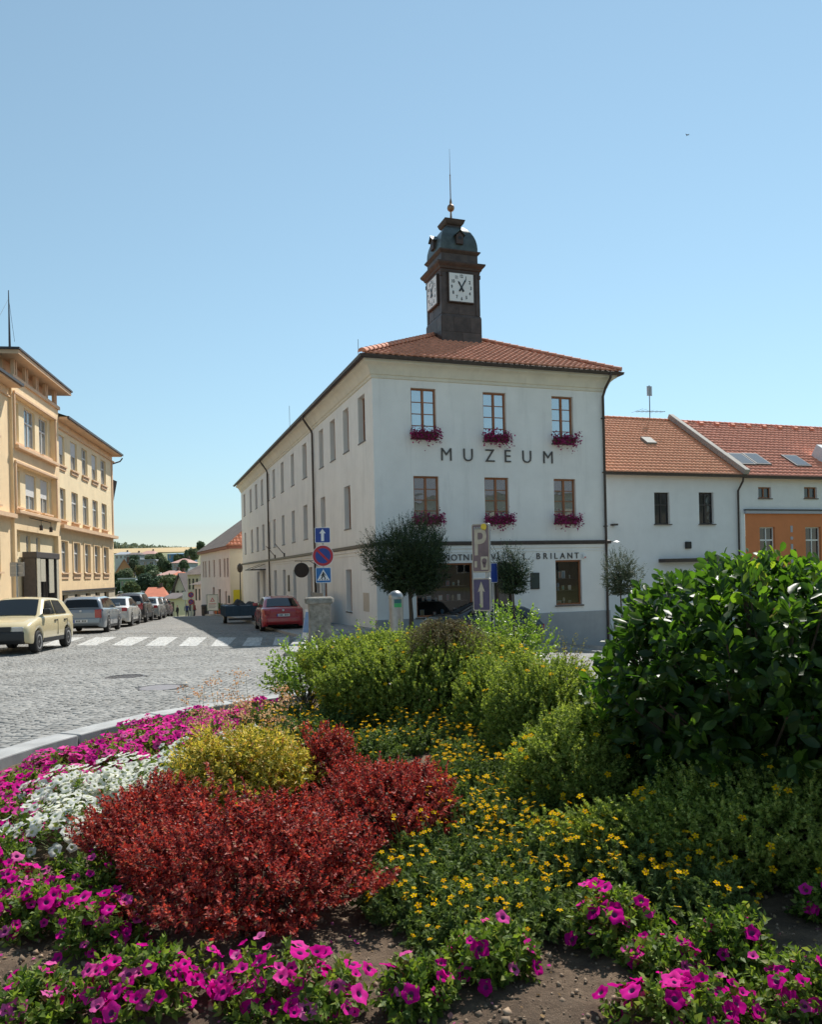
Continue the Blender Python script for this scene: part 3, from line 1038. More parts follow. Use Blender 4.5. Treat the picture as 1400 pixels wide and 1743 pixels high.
# street-side fittings on the long wall
vv = lv(623, 1015)
MB(LEFT).box(vv - .5, vv + .35, -.02, -.002, .0, .75).build('meter_cabinet', surf('beige_cabinet', (.55, .48, .4), .6, .06, 4), museum, bev=.008)
vv = lv(452, 958)
ca = MB(LEFT).box(vv - .1, vv + 3.2, -1.1, -.01, 1.98, 2.06).build('entrance_canopy', M_brown, museum, bev=.01)
for q in (vv + .1, vv + 3.0):
    MB(LEFT).tube([(q, -1.0, 2.06), (q, -.01, 2.42)], .02, 6).build('stay_rod', M_brown, ca)
for a in (466, 482):
    v = lv(a + 3, 945)
    fp = MB(LEFT).tube([(v, -.03, 2.85), (v + .1, -.6, 3.55)], .025, 6).build('flagpole', M_brown, museum)
    MB(LEFT).box(v - .05, v + .05, -.08, -.002, 2.72, 2.95).build('pole_bracket', M_brown, fp)
v = lv(492, 988)
MB(LEFT).box(v - .25, v + .25, -.05, -.002, .55, 1.55).build('name_plate', M_brown, museum, bev=.006)

# the clock tower on the front hip
TX, TY = 5.17, 4.15
tw = MB()
tw.sqloft(TX, TY, [(.965, 10.2), (.965, 12.86), (.94, 12.95), (.905, 12.97), (.905, 14.84)])
tower = tw.build('clock_tower', M_copper, museum)
for s in range(4):                        # lapped copper sheets
    A4 = Matrix.Translation((TX, TY, 0)) @ Matrix.Rotation(s * math.pi / 2, 4, 'Z')
    for za, zb, hw, cuts in ((10.9, 12.16, .965, (-.96, .03, .96)), (12.18, 12.85, .965, (-.96, -.38, .42, .96)), (12.99, 13.42, .905, (-.7, -.1, .7))):
        for c0, c1 in zip(cuts, cuts[1:]):
            MB(A4).box(c0 + .008, c1 - .008, -hw - random.uniform(.008, .014), -hw - .001, za, zb).build('copper_sheet', M_copper_s, tower, bev=.004)
for s in range(4):
    A4 = Matrix.Translation((TX, TY, 0)) @ Matrix.Rotation(s * math.pi / 2, 4, 'Z')
    for q_ in (-.93, .72):
        MB(A4).box(q_, q_ + .21, -.935, -.9055, 12.98, 14.8).build('corner_strip', M_copper, tower)
    MB(A4).box(.82, .97, -.97, -.86, 14.62, 14.8).build('console', M_trim, tower, bev=.02)
MB().sqloft(TX, TY, [(.93, 14.8), (.95, 14.88), (.95, 14.94), (1.0, 14.97), (1.03, 15.05), (1.12, 15.14), (1.15, 15.2), (1.15, 15.25), (.9, 15.3)]).build('cornice', M_trim, tower)
MB().sqloft(TX, TY, [(.88, 15.25), (.88, 15.74)]).build('upper_block', M_copper, tower)
MB().sqloft(TX, TY, [(.885, 15.68), (.92, 15.72), (.99, 15.8), (.99, 15.84), (.87, 15.88)]).build('upper_cornice', M_trim, tower)
MB().sqloft(TX, TY, [(.885, 15.86), (.89, 16.0), (.875, 16.2), (.83, 16.42), (.76, 16.62), (.66, 16.82), (.54, 16.98), (.42, 17.1)]).build('dome', M_dome, tower, 30)
MB().sqloft(TX, TY, [(.34, 17.05), (.34, 17.2), (.4, 17.24), (.44, 17.3), (.47, 17.38), (.49, 17.42), (.49, 17.45), (.12, 17.52)]).build('dome_cap', M_trim, tower)
for s in range(4):
    A4 = Matrix.Translation((TX, TY, 0)) @ Matrix.Rotation(s * math.pi / 2, 4, 'Z')
    dm = MB(A4).prism([(-.17, 16.12), (.17, 16.12), (.17, 16.5), (0, 16.66), (-.17, 16.5)], 1, -.98, -.6).build('dormer', M_trim, tower)
    MB(A4).prism([(-.25, 16.47), (0, 16.7), (.25, 16.47), (.25, 16.51), (0, 16.75), (-.25, 16.51)], 1, -1.05, -.6).build('dormer_roof', M_dome, tower)
    MB(A4).lathe([(.085, -.985), (.085, -.975)], 14, (0, 0, 16.38), axis=1).build('dormer_opening', M_black, tower)
fin = MB().lathe([(.13, 17.5), (.14, 17.56), (.07, 17.62), (.05, 17.7), (.035, 17.95), (.05, 17.98)] + [(.17 * math.sin(t), 18.14 - .17 * math.cos(t)) for t in np.linspace(.3, 2.9, 9)] + [(.05, 18.32), (.06, 18.4), (.025, 18.6), (.022, 19.6), (.03, 19.62), (.012, 19.7), (.006, 20.85)], 12, (TX, TY, 0)).build('finial', M_gold, tower, 50)
CZ = 14.14
def clock_side(s):
    A4 = Matrix.Translation((TX, TY, 0)) @ Matrix.Rotation(s * math.pi / 2, 4, 'Z')
    q = A4.to_euler()
    MB(A4).box(-.62, .62, -1.02, -.906, CZ - .67, CZ + .67).build('clock_case', M_copper, tower, bev=.01)
    MB(A4).box(-.575, .575, -1.03, -1.0205, CZ - .62, CZ + .62).build('clock_face', M_white, tower)
    for h in range(1, 13):
        a = R(30 * h)
        p = A4 @ Vector((.46 * math.sin(a), -1.034, CZ + .5 * math.cos(a)))
        o = letter('numeral', str(h), .2, M_black, tower, p, (R(90), 0, s * math.pi / 2), .006, .006)
        o.scale = (.8, 1, 1)
    for nm, ang, ln, wd in (('hour_hand', 332, .33, .055), ('minute_hand', 30, .47, .045)):
        a = R(ang)
        t_, n_ = Vector((math.sin(a), 0, math.cos(a))), Vector((math.cos(a), 0, -math.sin(a)))
        pts = [t_ * -.2 - n_ * wd, t_ * -.2 + n_ * wd, t_ * .05 + n_ * wd * .5, t_ * ln * .72 + n_ * wd * .75, t_ * ln, t_ * ln * .72 - n_ * wd * .75, t_ * .05 - n_ * wd * .5]
        y = -1.042 if nm[0] == 'h' else -1.05
        MB(A4).prism([(p.x, p.z + CZ) for p in pts], 1, y - .004, y + .002).build(nm, M_black, tower)
    MB(A4).lathe([(.05, -1.058), (.05, -1.05)], 12, (0, 0, CZ), axis=1).build('clock_boss', M_black, tower)
clock_side(0)
clock_side(3)

# round hanging sign on an iron bracket over the side door
v = lv(541, 958)
p = MU_O + MU_V * v
hs = thing('hanging_sign', 'round black hanging sign on an iron bracket at the side wall', 'sign', (p.x, p.y, 0), MU_A)
MB().tube([(-.0, 0, 2.25), (-1.2, 0, 2.25)], .022, 6).build('bracket', M_black, hs)
MB().tube([(-.02, 0, 2.0), (-.4, 0, 2.23)], .015, 6).build('brace', M_black, hs)
MB().lathe([(.36, -.04), (.38, -.03), (.38, .03), (.36, .04)], 28, (-.85, 0, 1.78), axis=1).build('disc', M_black, hs, 40)
MB().lathe([(.34, -.052), (.34, -.042)], 28, (-.85, 0, 1.78), axis=1).build('disc_panel', surf('sign_umber', (.04, .025, .02), .5, .2, 9), hs)
MB().tube([(-.85, 0, 2.16), (-.85, 0, 2.25)], .012, 5).build('hook', M_black, hs)

# ================================================================== THE YELLOW BUILDING ON THE LEFT
M_yel = surf('yellow_render', (0.9, 0.67, 0.4), 0.85, 0.09, 0.9, 0.3, 40, 0.008, streak=0.45)
M_yelp = surf('pale_yellow_render', (0.9, 0.73, 0.46), 0.85, 0.08, 0.9, 0.3, 40, 0.008, streak=0.4)
M_yelt = surf('ochre_trim', (0.74, 0.5, 0.31), 0.8, 0.08, 2.0, 0.15, 60, 0.005)
M_sand = surf('plinth_sandstone', (0.46, 0.4, 0.3), 0.85, 0.12, 2.0, 0.3, 40, 0.008)
M_wframe = surf('white_window_paint', (0.74, 0.74, 0.72), 0.45, 0.04, 6)
M_cglass = glass('curtained_pane', (0.2, 0.22, 0.23), 0.05, 0.0, 0.9, wav=0.06)
M_blind = surf('white_blind', (0.7, 0.69, 0.66), 0.7, 0.05, 6)
M_dstone = surf('dark_portal_stone', (0.075, 0.065, 0.062), 0.55, 0.2, 8, 0.2, 60, 0.004)
M_slate = surf('dark_roof_sheet', (0.06, 0.058, 0.062), 0.6, 0.2, 3.0)

yb = thing('town_hall', 'yellow three-storey building with dark stone portal along the street', 'building', (YE_O.x, YE_O.y, 0), YE_A)
# local frame: y runs along the street away from us, x = 0 is the facade, -x is inside
YM = Matrix(((0, -1, 0, 0), (1, 0, 0, 0), (0, 0, 1, 0), (0, 0, 0, 1)))         # (u, depth, z)
def yu(px, py=900):
    return along(px, py, YE_O, YE_D)
U_END = yu(192, 880)
U_R1 = yu(98.5, 900)           # seam between the centre bay and the right wing
U_R0 = yu(17, 800)
GZB = -4.0
def yop(a, b, y, z0, z1):
    return (yu(a, y), yu(b, y), z0, z1)
cols5 = [(100.5, 112), (122, 133), (141, 150.5), (157.5, 166.5), (173, 181.5)]
mid5 = [yop(a, b, 880, 5.1, 6.95) for a, b in cols5]
up5 = [(a, b, 8.28, 10.05) for a, b, _, _ in mid5]
low5 = [(a + .1, b + .12, 2.0, 3.85) for a, b, _, _ in mid5]
bas5 = [(a + .15, b, .1, .68) for a, b, _, _ in mid5]
def ywin(o, d=.13, top=.66, **k):
    w = window(yb, YM, o, d, M_wframe, M_cglass, 2, 1, fw=.055, mull=.07, top=top, **k)
    MB(YM).box(o[0] - .08, o[1] + .08, -.13, d, o[2] - .09, o[2] - .003).build('sill', M_yelt, w)
    return w
def blind(w, o, part, d=.1):
    MB(YM).box(o[0] + .05, o[1] - .05, d, d + .03, o[3] - (o[3] - o[2]) * part, o[3] - .01).build('roller_blind', M_blind, w)

# right wing
mb = MB(YM)
wall(mb, U_R1, U_END, 4.75, 10.35, mid5 + up5, .3, 0)
mb.build('upper_wall', M_yelp, yb)
mb = MB(YM)
wall(mb, U_R1, U_END, .95, 4.75, low5, .3, 0)
mb.build('lower_wall', M_yel, yb)
mb = MB(YM)
wall(mb, U_R1, U_END, GZB, .87, bas5, .25, 0, -.02)
mb.build('basement_wall', M_sand, yb)
MB(YM).box(U_R1 + .01, U_END, -.14, .2, .87, .95).build('plinth_ledge', M_slate, yb)
MB(YM).prism([(U_R1 + .02, 4.56), (U_END + .05, 4.56), (U_END + .2, 4.7), (U_END + .2, 4.77), (U_R1 + .02, 4.77)], 1, -.34, .02).build('ledge', M_yelt, yb)
MB(YM).box(U_END - .28, U_END + .02, -.06, .15, 4.77, 10.35).build('corner_pilaster', M_yelt, yb)
for i, o in enumerate(mid5):
    w = ywin(o)
    MB(YM).box(o[0] - .02, o[1] + .02, -.05, .0, o[2] - .55, o[2] - .1).build('apron', M_yelt, w)
for i, o in enumerate(up5):
    w = ywin(o)
    MB(YM).box(o[0] - .04, o[1] + .04, -.07, .0, o[2] - .28, o[2] - .1).build('apron', M_yelt, w)
    if i in (0, 1, 3):
        blind(w, o, (.62, .5, 0, .55)[i])
for o in low5:
    w = ywin(o)
    f = MB(YM)
    f.box(o[0] - .16, o[0] - .003, -.05, .02, o[2], o[3] + .12).box(o[1] + .003, o[1] + .16, -.05, .02, o[2], o[3] + .12).box(o[0] - .003, o[1] + .003, -.052, .02, o[3] + .003, o[3] + .12)
    f.build('surround', M_yel, w)
    MB(YM).box(o[0] - .1, o[1] + .1, -.05, .0, o[2] - .38, o[2] - .1).build('apron', M_yelt, w)
for o in bas5:
    window(yb, YM, o, .2, M_black, M_dark_glass, 2, 1, fw=.04, mull=.04)
# centre bay, set forward
BX = -.14
bw = MB(YM)
three_m = [yop(a, b, 850, 5.2, 7.05) for a, b in ((26, 38), (47, 65), (72, 86))]
three_u = [(a, b, 8.35, 10.4) for a, b, _, _ in three_m]
fr_m = (three_m[0][0] - .35, three_m[2][1] + .5, 5.0, 7.25)
fr_u = (fr_m[0], fr_m[1], 8.15, 10.6)
fr_d = (fr_m[0], fr_m[1] + .25, -3.5, 4.05)
wall(bw, U_R0, U_R1, GZB, 11.5, [fr_m, fr_u, fr_d], .24, 0, BX)
bw.poly([(U_R1, BX, GZB), (U_R1, .3, GZB), (U_R1, .3, 11.5), (U_R1, BX, 11.5)]).poly([(U_R0, BX, GZB), (U_R0, .3, GZB), (U_R0, .3, 11.5), (U_R0, BX, 11.5)])
bw.build('bay_wall', M_yel, yb)
for fr, three in ((fr_m, three_m), (fr_u, three_u)):
    g = MB(YM)
    wall(g, fr[0], fr[1], fr[2], fr[3], three, .26, 0, BX + .24)
    g.build('recess_wall', M_yelp, yb)
    for i, o in enumerate(three):
        w = ywin(o, BX + .36)
        if fr is fr_m:
            blind(w, o, (.5, .6, .55)[i], BX + .33)
    s = MB(YM)
    s.box(fr[0] - .12, fr[1] + .12, BX - .22, BX + .2, fr[2] - .17, fr[2] - .003).box(fr[0] - .14, fr[1] + .14, BX - .1, BX + .02, fr[3] + .003, fr[3] + .14)
    s.box(fr[0] - .14, fr[0] - .003, BX - .08, BX + .02, fr[2], fr[3]).box(fr[1] + .003, fr[1] + .14, BX - .08, BX + .02, fr[2], fr[3])
    s.build('bay_frame', M_yelt, yb, bev=.02)
g = MB(YM)
dd = [(fr_d[0] + .5 + 1.55 * k, fr_d[0] + 1.15 + 1.55 * k, 3.0, 3.85) for k in range(3)]
wall(g, fr_d[0], fr_d[1], fr_d[2], fr_d[3], dd, .2, 0, BX + .24)
g.build('entrance_wall', M_yelp, yb)
for o in dd:
    window(yb, YM, o, BX + .36, M_wframe, M_cglass, 1, 2, fw=.05)
# the dark stone portal
pu0, pu1, pz0, pz1 = yu(39, 980), yu(79, 980), -2.0, 3.0
pt = MB(YM)
pt.box(pu0, pu0 + .6, -.6, .0, pz0, pz1 - .3).box(pu1 - .45, pu1, -.6, .0, pz0, pz1 - .3).box(pu0 - .08, pu1 + .08, -.68, .0, pz1 - .3, pz1)
portal = pt.build('portal', M_dstone, yb, bev=.02)
MB(YM).box(pu0 + .6, pu1 - .45, -.3, -.25, pz0, pz1 - .3).build('portal_door', surf('door_bronze', (.04, .035, .03), .4, .2, 6, metal=.3), portal)
for k in range(4):
    q = pu0 + .8 + k * (pu1 - pu0 - 1.4) / 4
    MB(YM).box(q, q + .06, -.34, -.301, pz0, pz1 - .4).build('door_stile', M_dstone, portal)
for q, w_, z0, z1 in ((pu0 + .05, .5, -1.5, 2.75), (pu0 + .62, .75, 1.5, 2.65), (pu1 - .42, .36, -1.5, 2.75), (pu1 - 1.75, .8, .9, 2.75)):
    MB(YM).box(q, q + w_, -.655, -.62, z0, z1).build('portal_panel', surf('pale_portal_stone', (.5, .46, .36), .7, .12, 6), portal)
for k in (pu0 + .7, pu0 + 2.3):
    la = MB(YM).tube([(k, BX, 4.75), (k, BX - .55, 4.6), (k, BX - .55, 4.3)], .025, 6).build('flag_bracket', M_brown, yb)
    MB(YM).box(k - .06, k + .06, BX - .62, BX - .48, 4.1, 4.35).build('bracket_cup', M_brown, la)
# attic of the bay with paired posts under a broad flat eave
at_z0, at_z1 = 11.5, 12.3
MB(YM).box(U_R0 + .3, U_R1 - .3, .35, 4, 11.2, at_z1).build('attic_wall', M_yelt, yb)
MB(YM).box(U_R0 - .05, U_R1 + .08, BX - .1, .6, 11.32, 11.5).build('attic_sill', M_yelt, yb)
for k in range(5):
    for q in (0, .28):
        u = U_R0 + .35 + k * (U_R1 - U_R0 - 1.0) / 4 + q
        MB(YM).box(u, u + .14, BX - .02, BX + .14, 11.5, at_z1).build('attic_post', M_yelt, yb)
MB(YM).box(U_R0 - .6, U_R1 + .75, BX - .55, 6, at_z1 + .003, at_z1 + .2).build('attic_eave', M_yelt, yb)
MB(YM).box(U_R0 - .7, U_R1 + .82, BX - .62, 6.2, at_z1 + .203, at_z1 + .3).build('attic_roof', M_slate, yb)
MB(YM).tube([(yu(15, 540), .0, at_z1 + .3), (yu(15, 540), .0, at_z1 + 3.3)], .06, 6, r2=.02).build('roof_mast', M_slate, yb)
for s in (-1, 1):
    MB(YM).tube([(yu(15, 540), .0, at_z1 + 2.9), (yu(15, 540) + s * 1.3, .2, at_z1 + 1.2)], .008, 4).build('mast_stay', M_slate, yb)
# wing eaves and roof
for a, b in ((U_R1 + .05, U_END + .6), (-14, U_R0 - .05)):
    ev = MB(YM).prism([(a, 10.35), (b, 10.35), (b, 10.42), (a, 10.42)], 1, -.1, .2).build('frieze', M_yelt, yb)
    MB(YM).box(a, b, -.62, .3, 10.8, 10.95).build('eave', M_yelt, yb)
    MB(YM).box(a, min(b, U_END), -.03, .25, 10.42, 10.8).build('eave_band', M_yel, yb)
    MB(YM).box(a, b + .06, -.72, -.622, 10.87, 11.0).build('eave_gutter', M_brown, yb)
    MB(YM).add([(a, -.7, 10.97), (b, -.7, 10.97), (b - 3, 6, 13.2), (a, 6, 13.2)], [(0, 1, 2, 3)]).add([(b, -.7, 10.97), (b, 12, 10.97), (b - 3, 6, 13.2)], [(0, 1, 2)]).build('wing_roof', M_slate, yb)
MB(YM).tube([(U_END + .6, -.65, 10.7), (U_END + .5, -.5, 10.45), (U_END + .1, -.02, 10.2), (U_END + .06, .06, 9.9), (U_END + .06, .06, -1)], .05, 8).build('downpipe', M_brown, yb)
MB(YM).prism([(U_R1 + 1.0, 11.2), (U_R1 + 3.2, 11.2), (U_R1 + 3.0, 11.75), (U_R1 + 1.2, 11.75)], 1, 1.0, 3.5).build('roof_dormer', M_slate, yb)
# left wing (mostly outside the picture) and the gable end
lw3 = [(U_R0 - 2.6, U_R0 - 1.5), (U_R0 - 5.2, U_R0 - 4.1), (U_R0 - 7.8, U_R0 - 6.7)]
lops = [(a, b, z0, z1) for a, b in lw3 for z0, z1 in ((2.0, 3.85), (5.1, 6.95), (8.28, 10.05))]
mb = MB(YM)
wall(mb, -14, U_R0, GZB, 10.35, lops, .3)
mb.poly([(U_END, 0, GZB), (U_END, 12, GZB), (U_END, 12, 10.7), (U_END, 0, 10.7)])
mb.build('wing_wall', M_yel, yb)
for o in lops:
    ywin(o)
MB(YM).box(-14, U_R0 - .02, -.3, .02, 4.56, 4.76).build('ledge', M_yelt, yb)

# next house down the street: only its dark eave shows past the corner
p = at(203, 900, 63)
nh = thing('neighbour_house', 'house with a dark overhanging eave just beyond the yellow building', 'house', (p.x, p.y, 0), R(27))
MB().box(-12, -1.0, 0, 9, -5, 6.6).build('wall', M_yelp, nh)
MB().prism([(-12.4, 6.5), (-.7, 6.5), (-.15, 9.4), (-2, 10.2), (-12.4, 9)], 1, -.5, 9.4).build('roof', M_slate, nh)

# ================================================================== HOUSES TO THE RIGHT OF THE MUSEUM
RH = Vector((9.55, 37.2, 0))
RHM = FRONT
def ru(px, py):
    return along(px, py, RH, MU_U)
def rz(px, py):
    u = ru(px, py)
    p = RH + MU_U * u
    return EYE + ray(px, py)[1] * p.y
M_wht = surf('house_white_render', (0.76, 0.77, 0.77), 0.85, 0.04, 1.4, 0.2, 60, 0.006, streak=0.2)
M_orange = surf('orange_render', (0.63, 0.22, 0.085), 0.85, 0.06, 1.6, 0.2, 60, 0.006)
M_lilac = surf('grey_lilac_trim', (0.42, 0.43, 0.47), 0.8, 0.05, 2)
M_dframe = surf('dark_window_paint', (0.035, 0.028, 0.026), 0.5, 0.1, 9)
wh = thing('white_house', 'white house with bright orange tiled roof beside the museum', 'house', (RH.x, RH.y, 0), MU_A)
uE = ru(1262, 900)
ws = [(ru(a, 865), ru(b, 865), rz(a, 892), rz(a, 838)) for a, b in ((1115, 1141), (1191, 1216))]
zE = rz(1150, 808)
mb = MB()
wall(mb, -3, uE, -4, zE, ws, .26)
mb.build('front_wall', M_wht, wh)
for o in ws:
    window(wh, FRONT, o, .14, M_dframe, M_dark_glass, 2, 1, fw=.06, mull=.06, top=.62, sill=.12)
PR = R(34)
dep = 5.4
rs = dep + .35
roof = MB().poly([(-3, -.35, zE), (uE + .0, -.35, zE), (uE, dep, zE + rs * math.tan(PR)), (-3, dep, zE + rs * math.tan(PR))]).poly([(-3, dep, zE + rs * math.tan(PR)), (uE, dep, zE + rs * math.tan(PR)), (uE, 2 * dep, zE), (-3, 2 * dep, zE)]).build('roof', M_tile2, wh)
V, Fq = tiles((-3, -.35, zE + .01), (1, 0, 0), (0, math.cos(PR), math.sin(PR)), (0, -math.sin(PR), math.cos(PR)), lambda v: (0, uE + 3), rs / math.cos(PR), .33, .24, .03, .024)
link('roof_tiles', fast_mesh('roof_tiles', V, Fq, M_tile2), roof, kind='stuff')
ridge(roof, (-3, dep, zE + rs * math.tan(PR) + .02), (uE, dep, zE + rs * math.tan(PR) + .02), .12, .38, M_tile2)
MB().prism([(-.5, zE - .1), (-.36, zE - .12), (-.34, zE + .02), (-.52, zE + .02)], 0, -3, uE).build('gutter', M_brown, wh)
MB().tube([(uE - .12, -.42, zE - .08), (uE - .14, -.38, zE - .3), (uE - .2, -.1, zE - .75), (uE - .22, -.09, -3)], .05, 8).build('downpipe', M_brown, wh)
u = ru(1171, 928)
MB().box(u - .16, u + .16, -.14, -.002, rz(1171, 934), rz(1171, 922)).build('wall_lantern', M_black, wh, bev=.03)
MB().box(ru(1040, 893), ru(1047, 893), -.3, -.002, rz(1043, 895), rz(1043, 892)).build('wall_shelf', M_brown, wh)
MB().box(ru(1122, 955), ru(1215, 955), -.5, -.002, rz(1150, 957), rz(1150, 951)).build('shop_canopy', M_brown, wh)
def on_roof(px, py, name, w, h, m, parent, th=.1):
    """rooflight laid on the front slope where the sight line of a pixel meets it"""
    a, b = ray(px, py)
    n_ = MU_V * -math.sin(PR) + Vector((0, 0, math.cos(PR)))
    p0 = RH + MU_V * -.35 + Vector((0, 0, zE))
    d = Vector((a, 1, b))
    t = (p0 - Vector((0, 0, EYE))).dot(n_) / d.dot(n_)
    p = Vector((0, 0, EYE)) + d * t - RH
    u, v, z = p.dot(MU_U), p.dot(MU_V), p.z
    A4 = Matrix.Translation((u, v, z)) @ Matrix.Rotation(PR, 4, 'X')
    o = MB(A4).box(-w / 2, w / 2, -h / 2, h / 2, 0, th).build(name, m, parent, bev=.02)
    return o, A4
sk, A4 = on_roof(1104, 753, 'roof_hatch', .62, .72, surf('hatch_grey', (.25, .24, .21), .7, .1, 6), wh, .16)
# television aerial
u = ru(1107, 690)
zr = zE + rs * math.tan(PR)
ae = thing('roof_aerial', 'thin television aerial on the white house ridge', 'aerial', tuple(RH + MU_U * along(1107, 700, RH + MU_V * dep, MU_U) + MU_V * dep + Vector((0, 0, zr))), MU_A)
MB().tube([(0, 0, -.15), (0, 0, 1.95)], .025, 6).build('mast', M_slate, ae)
MB().tube([(-.9, .1, .45), (.9, -.2, .45)], .015, 5).build('boom', M_slate, ae)
for k in range(7):
    x = -.85 + k * .28
    MB().tube([(x, -.55 + .1 * k * .5, .46), (x, .55 - .05 * k, .46)], .007, 4).build('element', M_slate, ae)
MB().box(-.16, .16, -.02, .02, 1.35, 1.9).build('reflector', surf('mesh_grey', (.45, .46, .48), .5, .1, 8, metal=.4), ae)

oh = thing('orange_house', 'orange and white house with brown tiled roof and rooflights', 'house', (RH.x, RH.y, 0), MU_A)
uO = uE + 13
zO = zE - .02
wsm = [(ru(1292, 838), ru(1314, 838), rz(1292, 848), rz(1292, 829)), (ru(1370, 838), ru(1392, 838), rz(1370, 848), rz(1370, 829))]
sp = wsm[1][0] - wsm[0][0]
wsm += [(o[0] + sp * k, o[1] + sp * k, o[2], o[3]) for o in wsm[1:2] for k in (1, 2)]
wbg = [(ru(1294, 930), ru(1320, 930), rz(1294, 961), rz(1294, 897)), (ru(1372, 930), ru(1398, 930), rz(1372, 961), rz(1372, 897))]
wbg += [(wbg[1][0] + sp * k, wbg[1][1] + sp * k, wbg[1][2], wbg[1][3]) for k in (1, 2)]
zB = rz(1330, 868)
mb = MB()
wall(mb, uE + .003, uO, zB, zO, wsm, .22)
mb.build('upper_wall', M_wht, oh)
mb = MB()
wall(mb, uE + .25, uO, -4, zB, wbg, .22, 0, -.03)
mb.build('lower_wall', M_orange, oh)
MB().box(uE + .003, uE + .25, -.02, .2, -4, zB).build('corner_strip', M_wht, oh)
lg = MB().box(uE + .2, uO, -.16, .1, zB - .2, zB - .05).build('string_course', M_lilac, oh)
MB().box(uE + .2, uO, -.19, .1, zB - .048, zB + .02).build('string_flashing', M_slate, lg)
for o in wsm:
    window(oh, FRONT, o, .12, M_wood, M_dark_glass, 2, 1, fw=.06, mull=.06, sill=.06)
for o in wbg:
    w = window(oh, FRONT, o, .1, M_wframe, M_dark_glass, 2, 1, fw=.06, mull=.06, top=.66, sill=.1)
    MB().box(o[0] + .1, o[0] + .3, .2, .215, o[2] + .08, o[2] + (o[3] - o[2]) * .6).build('curtain', M_blind, w)
for px in (1348,):
    for k in range(4):
        u = ru(px, 920) + (k - 0) * sp
        z = rz(px, 968)
        MB().box(u - .07, u + .07, -.05, -.032, rz(px, 960), rz(px, 926)).build('lesene', M_lilac, oh)
        MB().box(u - .07, u + .07, -.05, -.032, rz(px, 906), rz(px, 895)).build('lesene', M_lilac, oh)
        MB().lathe([(.09, -.05), (.09, -.032)], 14, (u, 0, rz(px, 916)), axis=1).build('roundel', M_lilac, oh)
        MB().box(u - .4, u + .4, -.1, -.032, z - .05, z + .05).build('ledge', M_brown, oh)
        MB().box(u - .12, u + .12, -.06, -.032, z - .75, z - .1).build('lesene', M_lilac, oh)
MB().box(uE + .25, uO, -.2, -.032, rz(1330, 982), rz(1330, 977)).build('lower_ledge', M_lilac, oh)
roof = MB().poly([(uE, -.35, zO), (uO, -.35, zO), (uO, dep, zO + rs * math.tan(PR)), (uE, dep, zO + rs * math.tan(PR))]).poly([(uE, dep, zO + rs * math.tan(PR)), (uO, dep, zO + rs * math.tan(PR)), (uO, 2 * dep, zO), (uE, 2 * dep, zO)]).build('roof', M_tile3, oh)
V, Fq = tiles((uE, -.35, zO + .01), (1, 0, 0), (0, math.cos(PR), math.sin(PR)), (0, -math.sin(PR), math.cos(PR)), lambda v: (0, uO - uE), rs / math.cos(PR), .36, .3, .028, .03)
link('roof_tiles', fast_mesh('roof_tiles', V, Fq, M_tile3), roof, kind='stuff')
ridge(roof, (uE, dep, zO + rs * math.tan(PR) + .02), (uO, dep, zO + rs * math.tan(PR) + .02), .12, .38, M_tile3)
MB().prism([(-.5, zO - .1), (-.36, zO - .12), (-.34, zO + .02), (-.52, zO + .02)], 0, uE + .003, uO).build('gutter', M_brown, oh)
# party-wall coping between the two roofs
A4 = Matrix.Translation((uE, -.45, zE)) @ Matrix.Rotation(PR, 4, 'X')
MB(A4).box(-.16, .16, 0, rs / math.cos(PR) + .2, .02, .3).build('party_wall_coping', surf('coping_grey', (.36, .33, .29), .8, .15, 5, streak=.4), oh, bev=.03)
for px, py, w_ in ((1262, 783, 1.0), (1288, 783, 1.0), (1356, 786, 1.05)):
    o, A4 = on_roof(px, py, 'rooflight', w_, 1.35, surf('rooflight_frame', (.12, .115, .11), .5, .1, 6), oh, .1)
    MB(A4).poly([(-w_ / 2 + .1, -.57, .105), (w_ / 2 - .1, -.57, .105), (w_ / 2 - .1, .57, .105), (-w_ / 2 + .1, .57, .105)]).build('pane', glass('rooflight_glass', (.12, .125, .13), .25, 0, .5), o)
o, A4 = on_roof(1408, 785, 'dormer_cheek', 1.1, 1.3, M_wht, oh, .7)
for k in range(11):
    o, A4 = on_roof(1167 + k * 26.8, 722 + k * 1.35, 'vent_tile', .26, .2, M_tile3, oh, .16)

# the building across the square, behind us: it shows only as a reflection in the museum's windows
ob = thing('opposite_building', 'pale building across the square mirrored in the museum middle windows', 'building', (33, 4, 0), R(43))
oops = [(-20 + 4 * k, -18.6 + 4 * k, z, z + 2) for k in range(10) for z in (1.4, 5.0)]
A4 = Matrix.Rotation(math.pi, 4, 'Z')
mb = MB(A4)
wall(mb, -22, 22, -.5, 8.6, oops, .3)
mb.build('wall', surf('opposite_render', (.3, .26, .2), .85, .3, .25), ob)
for o in oops:
    window(ob, A4, o, .15, M_wframe, M_dark_glass, 2, 2)
MB(A4).prism([(-.5, 8.5), (5, 12.0), (10.5, 8.5)], 0, -22.5, 22.5).build('roof', M_slate, ob)

# ================================================================== THE STREET BEYOND AND THE TOWN ON THE SLOPE
M_pink = surf('pale_pink_render', (0.74, 0.58, 0.54), 0.85, 0.05, 1, streak=.2)
M_cream = surf('cream_render', (0.62, 0.55, 0.42), 0.85, 0.05, 1)
M_oldtile = surf('weathered_tile', (0.11, 0.08, 0.065), 0.85, 0.35, 1.2, 0.5, 12, 0.05)

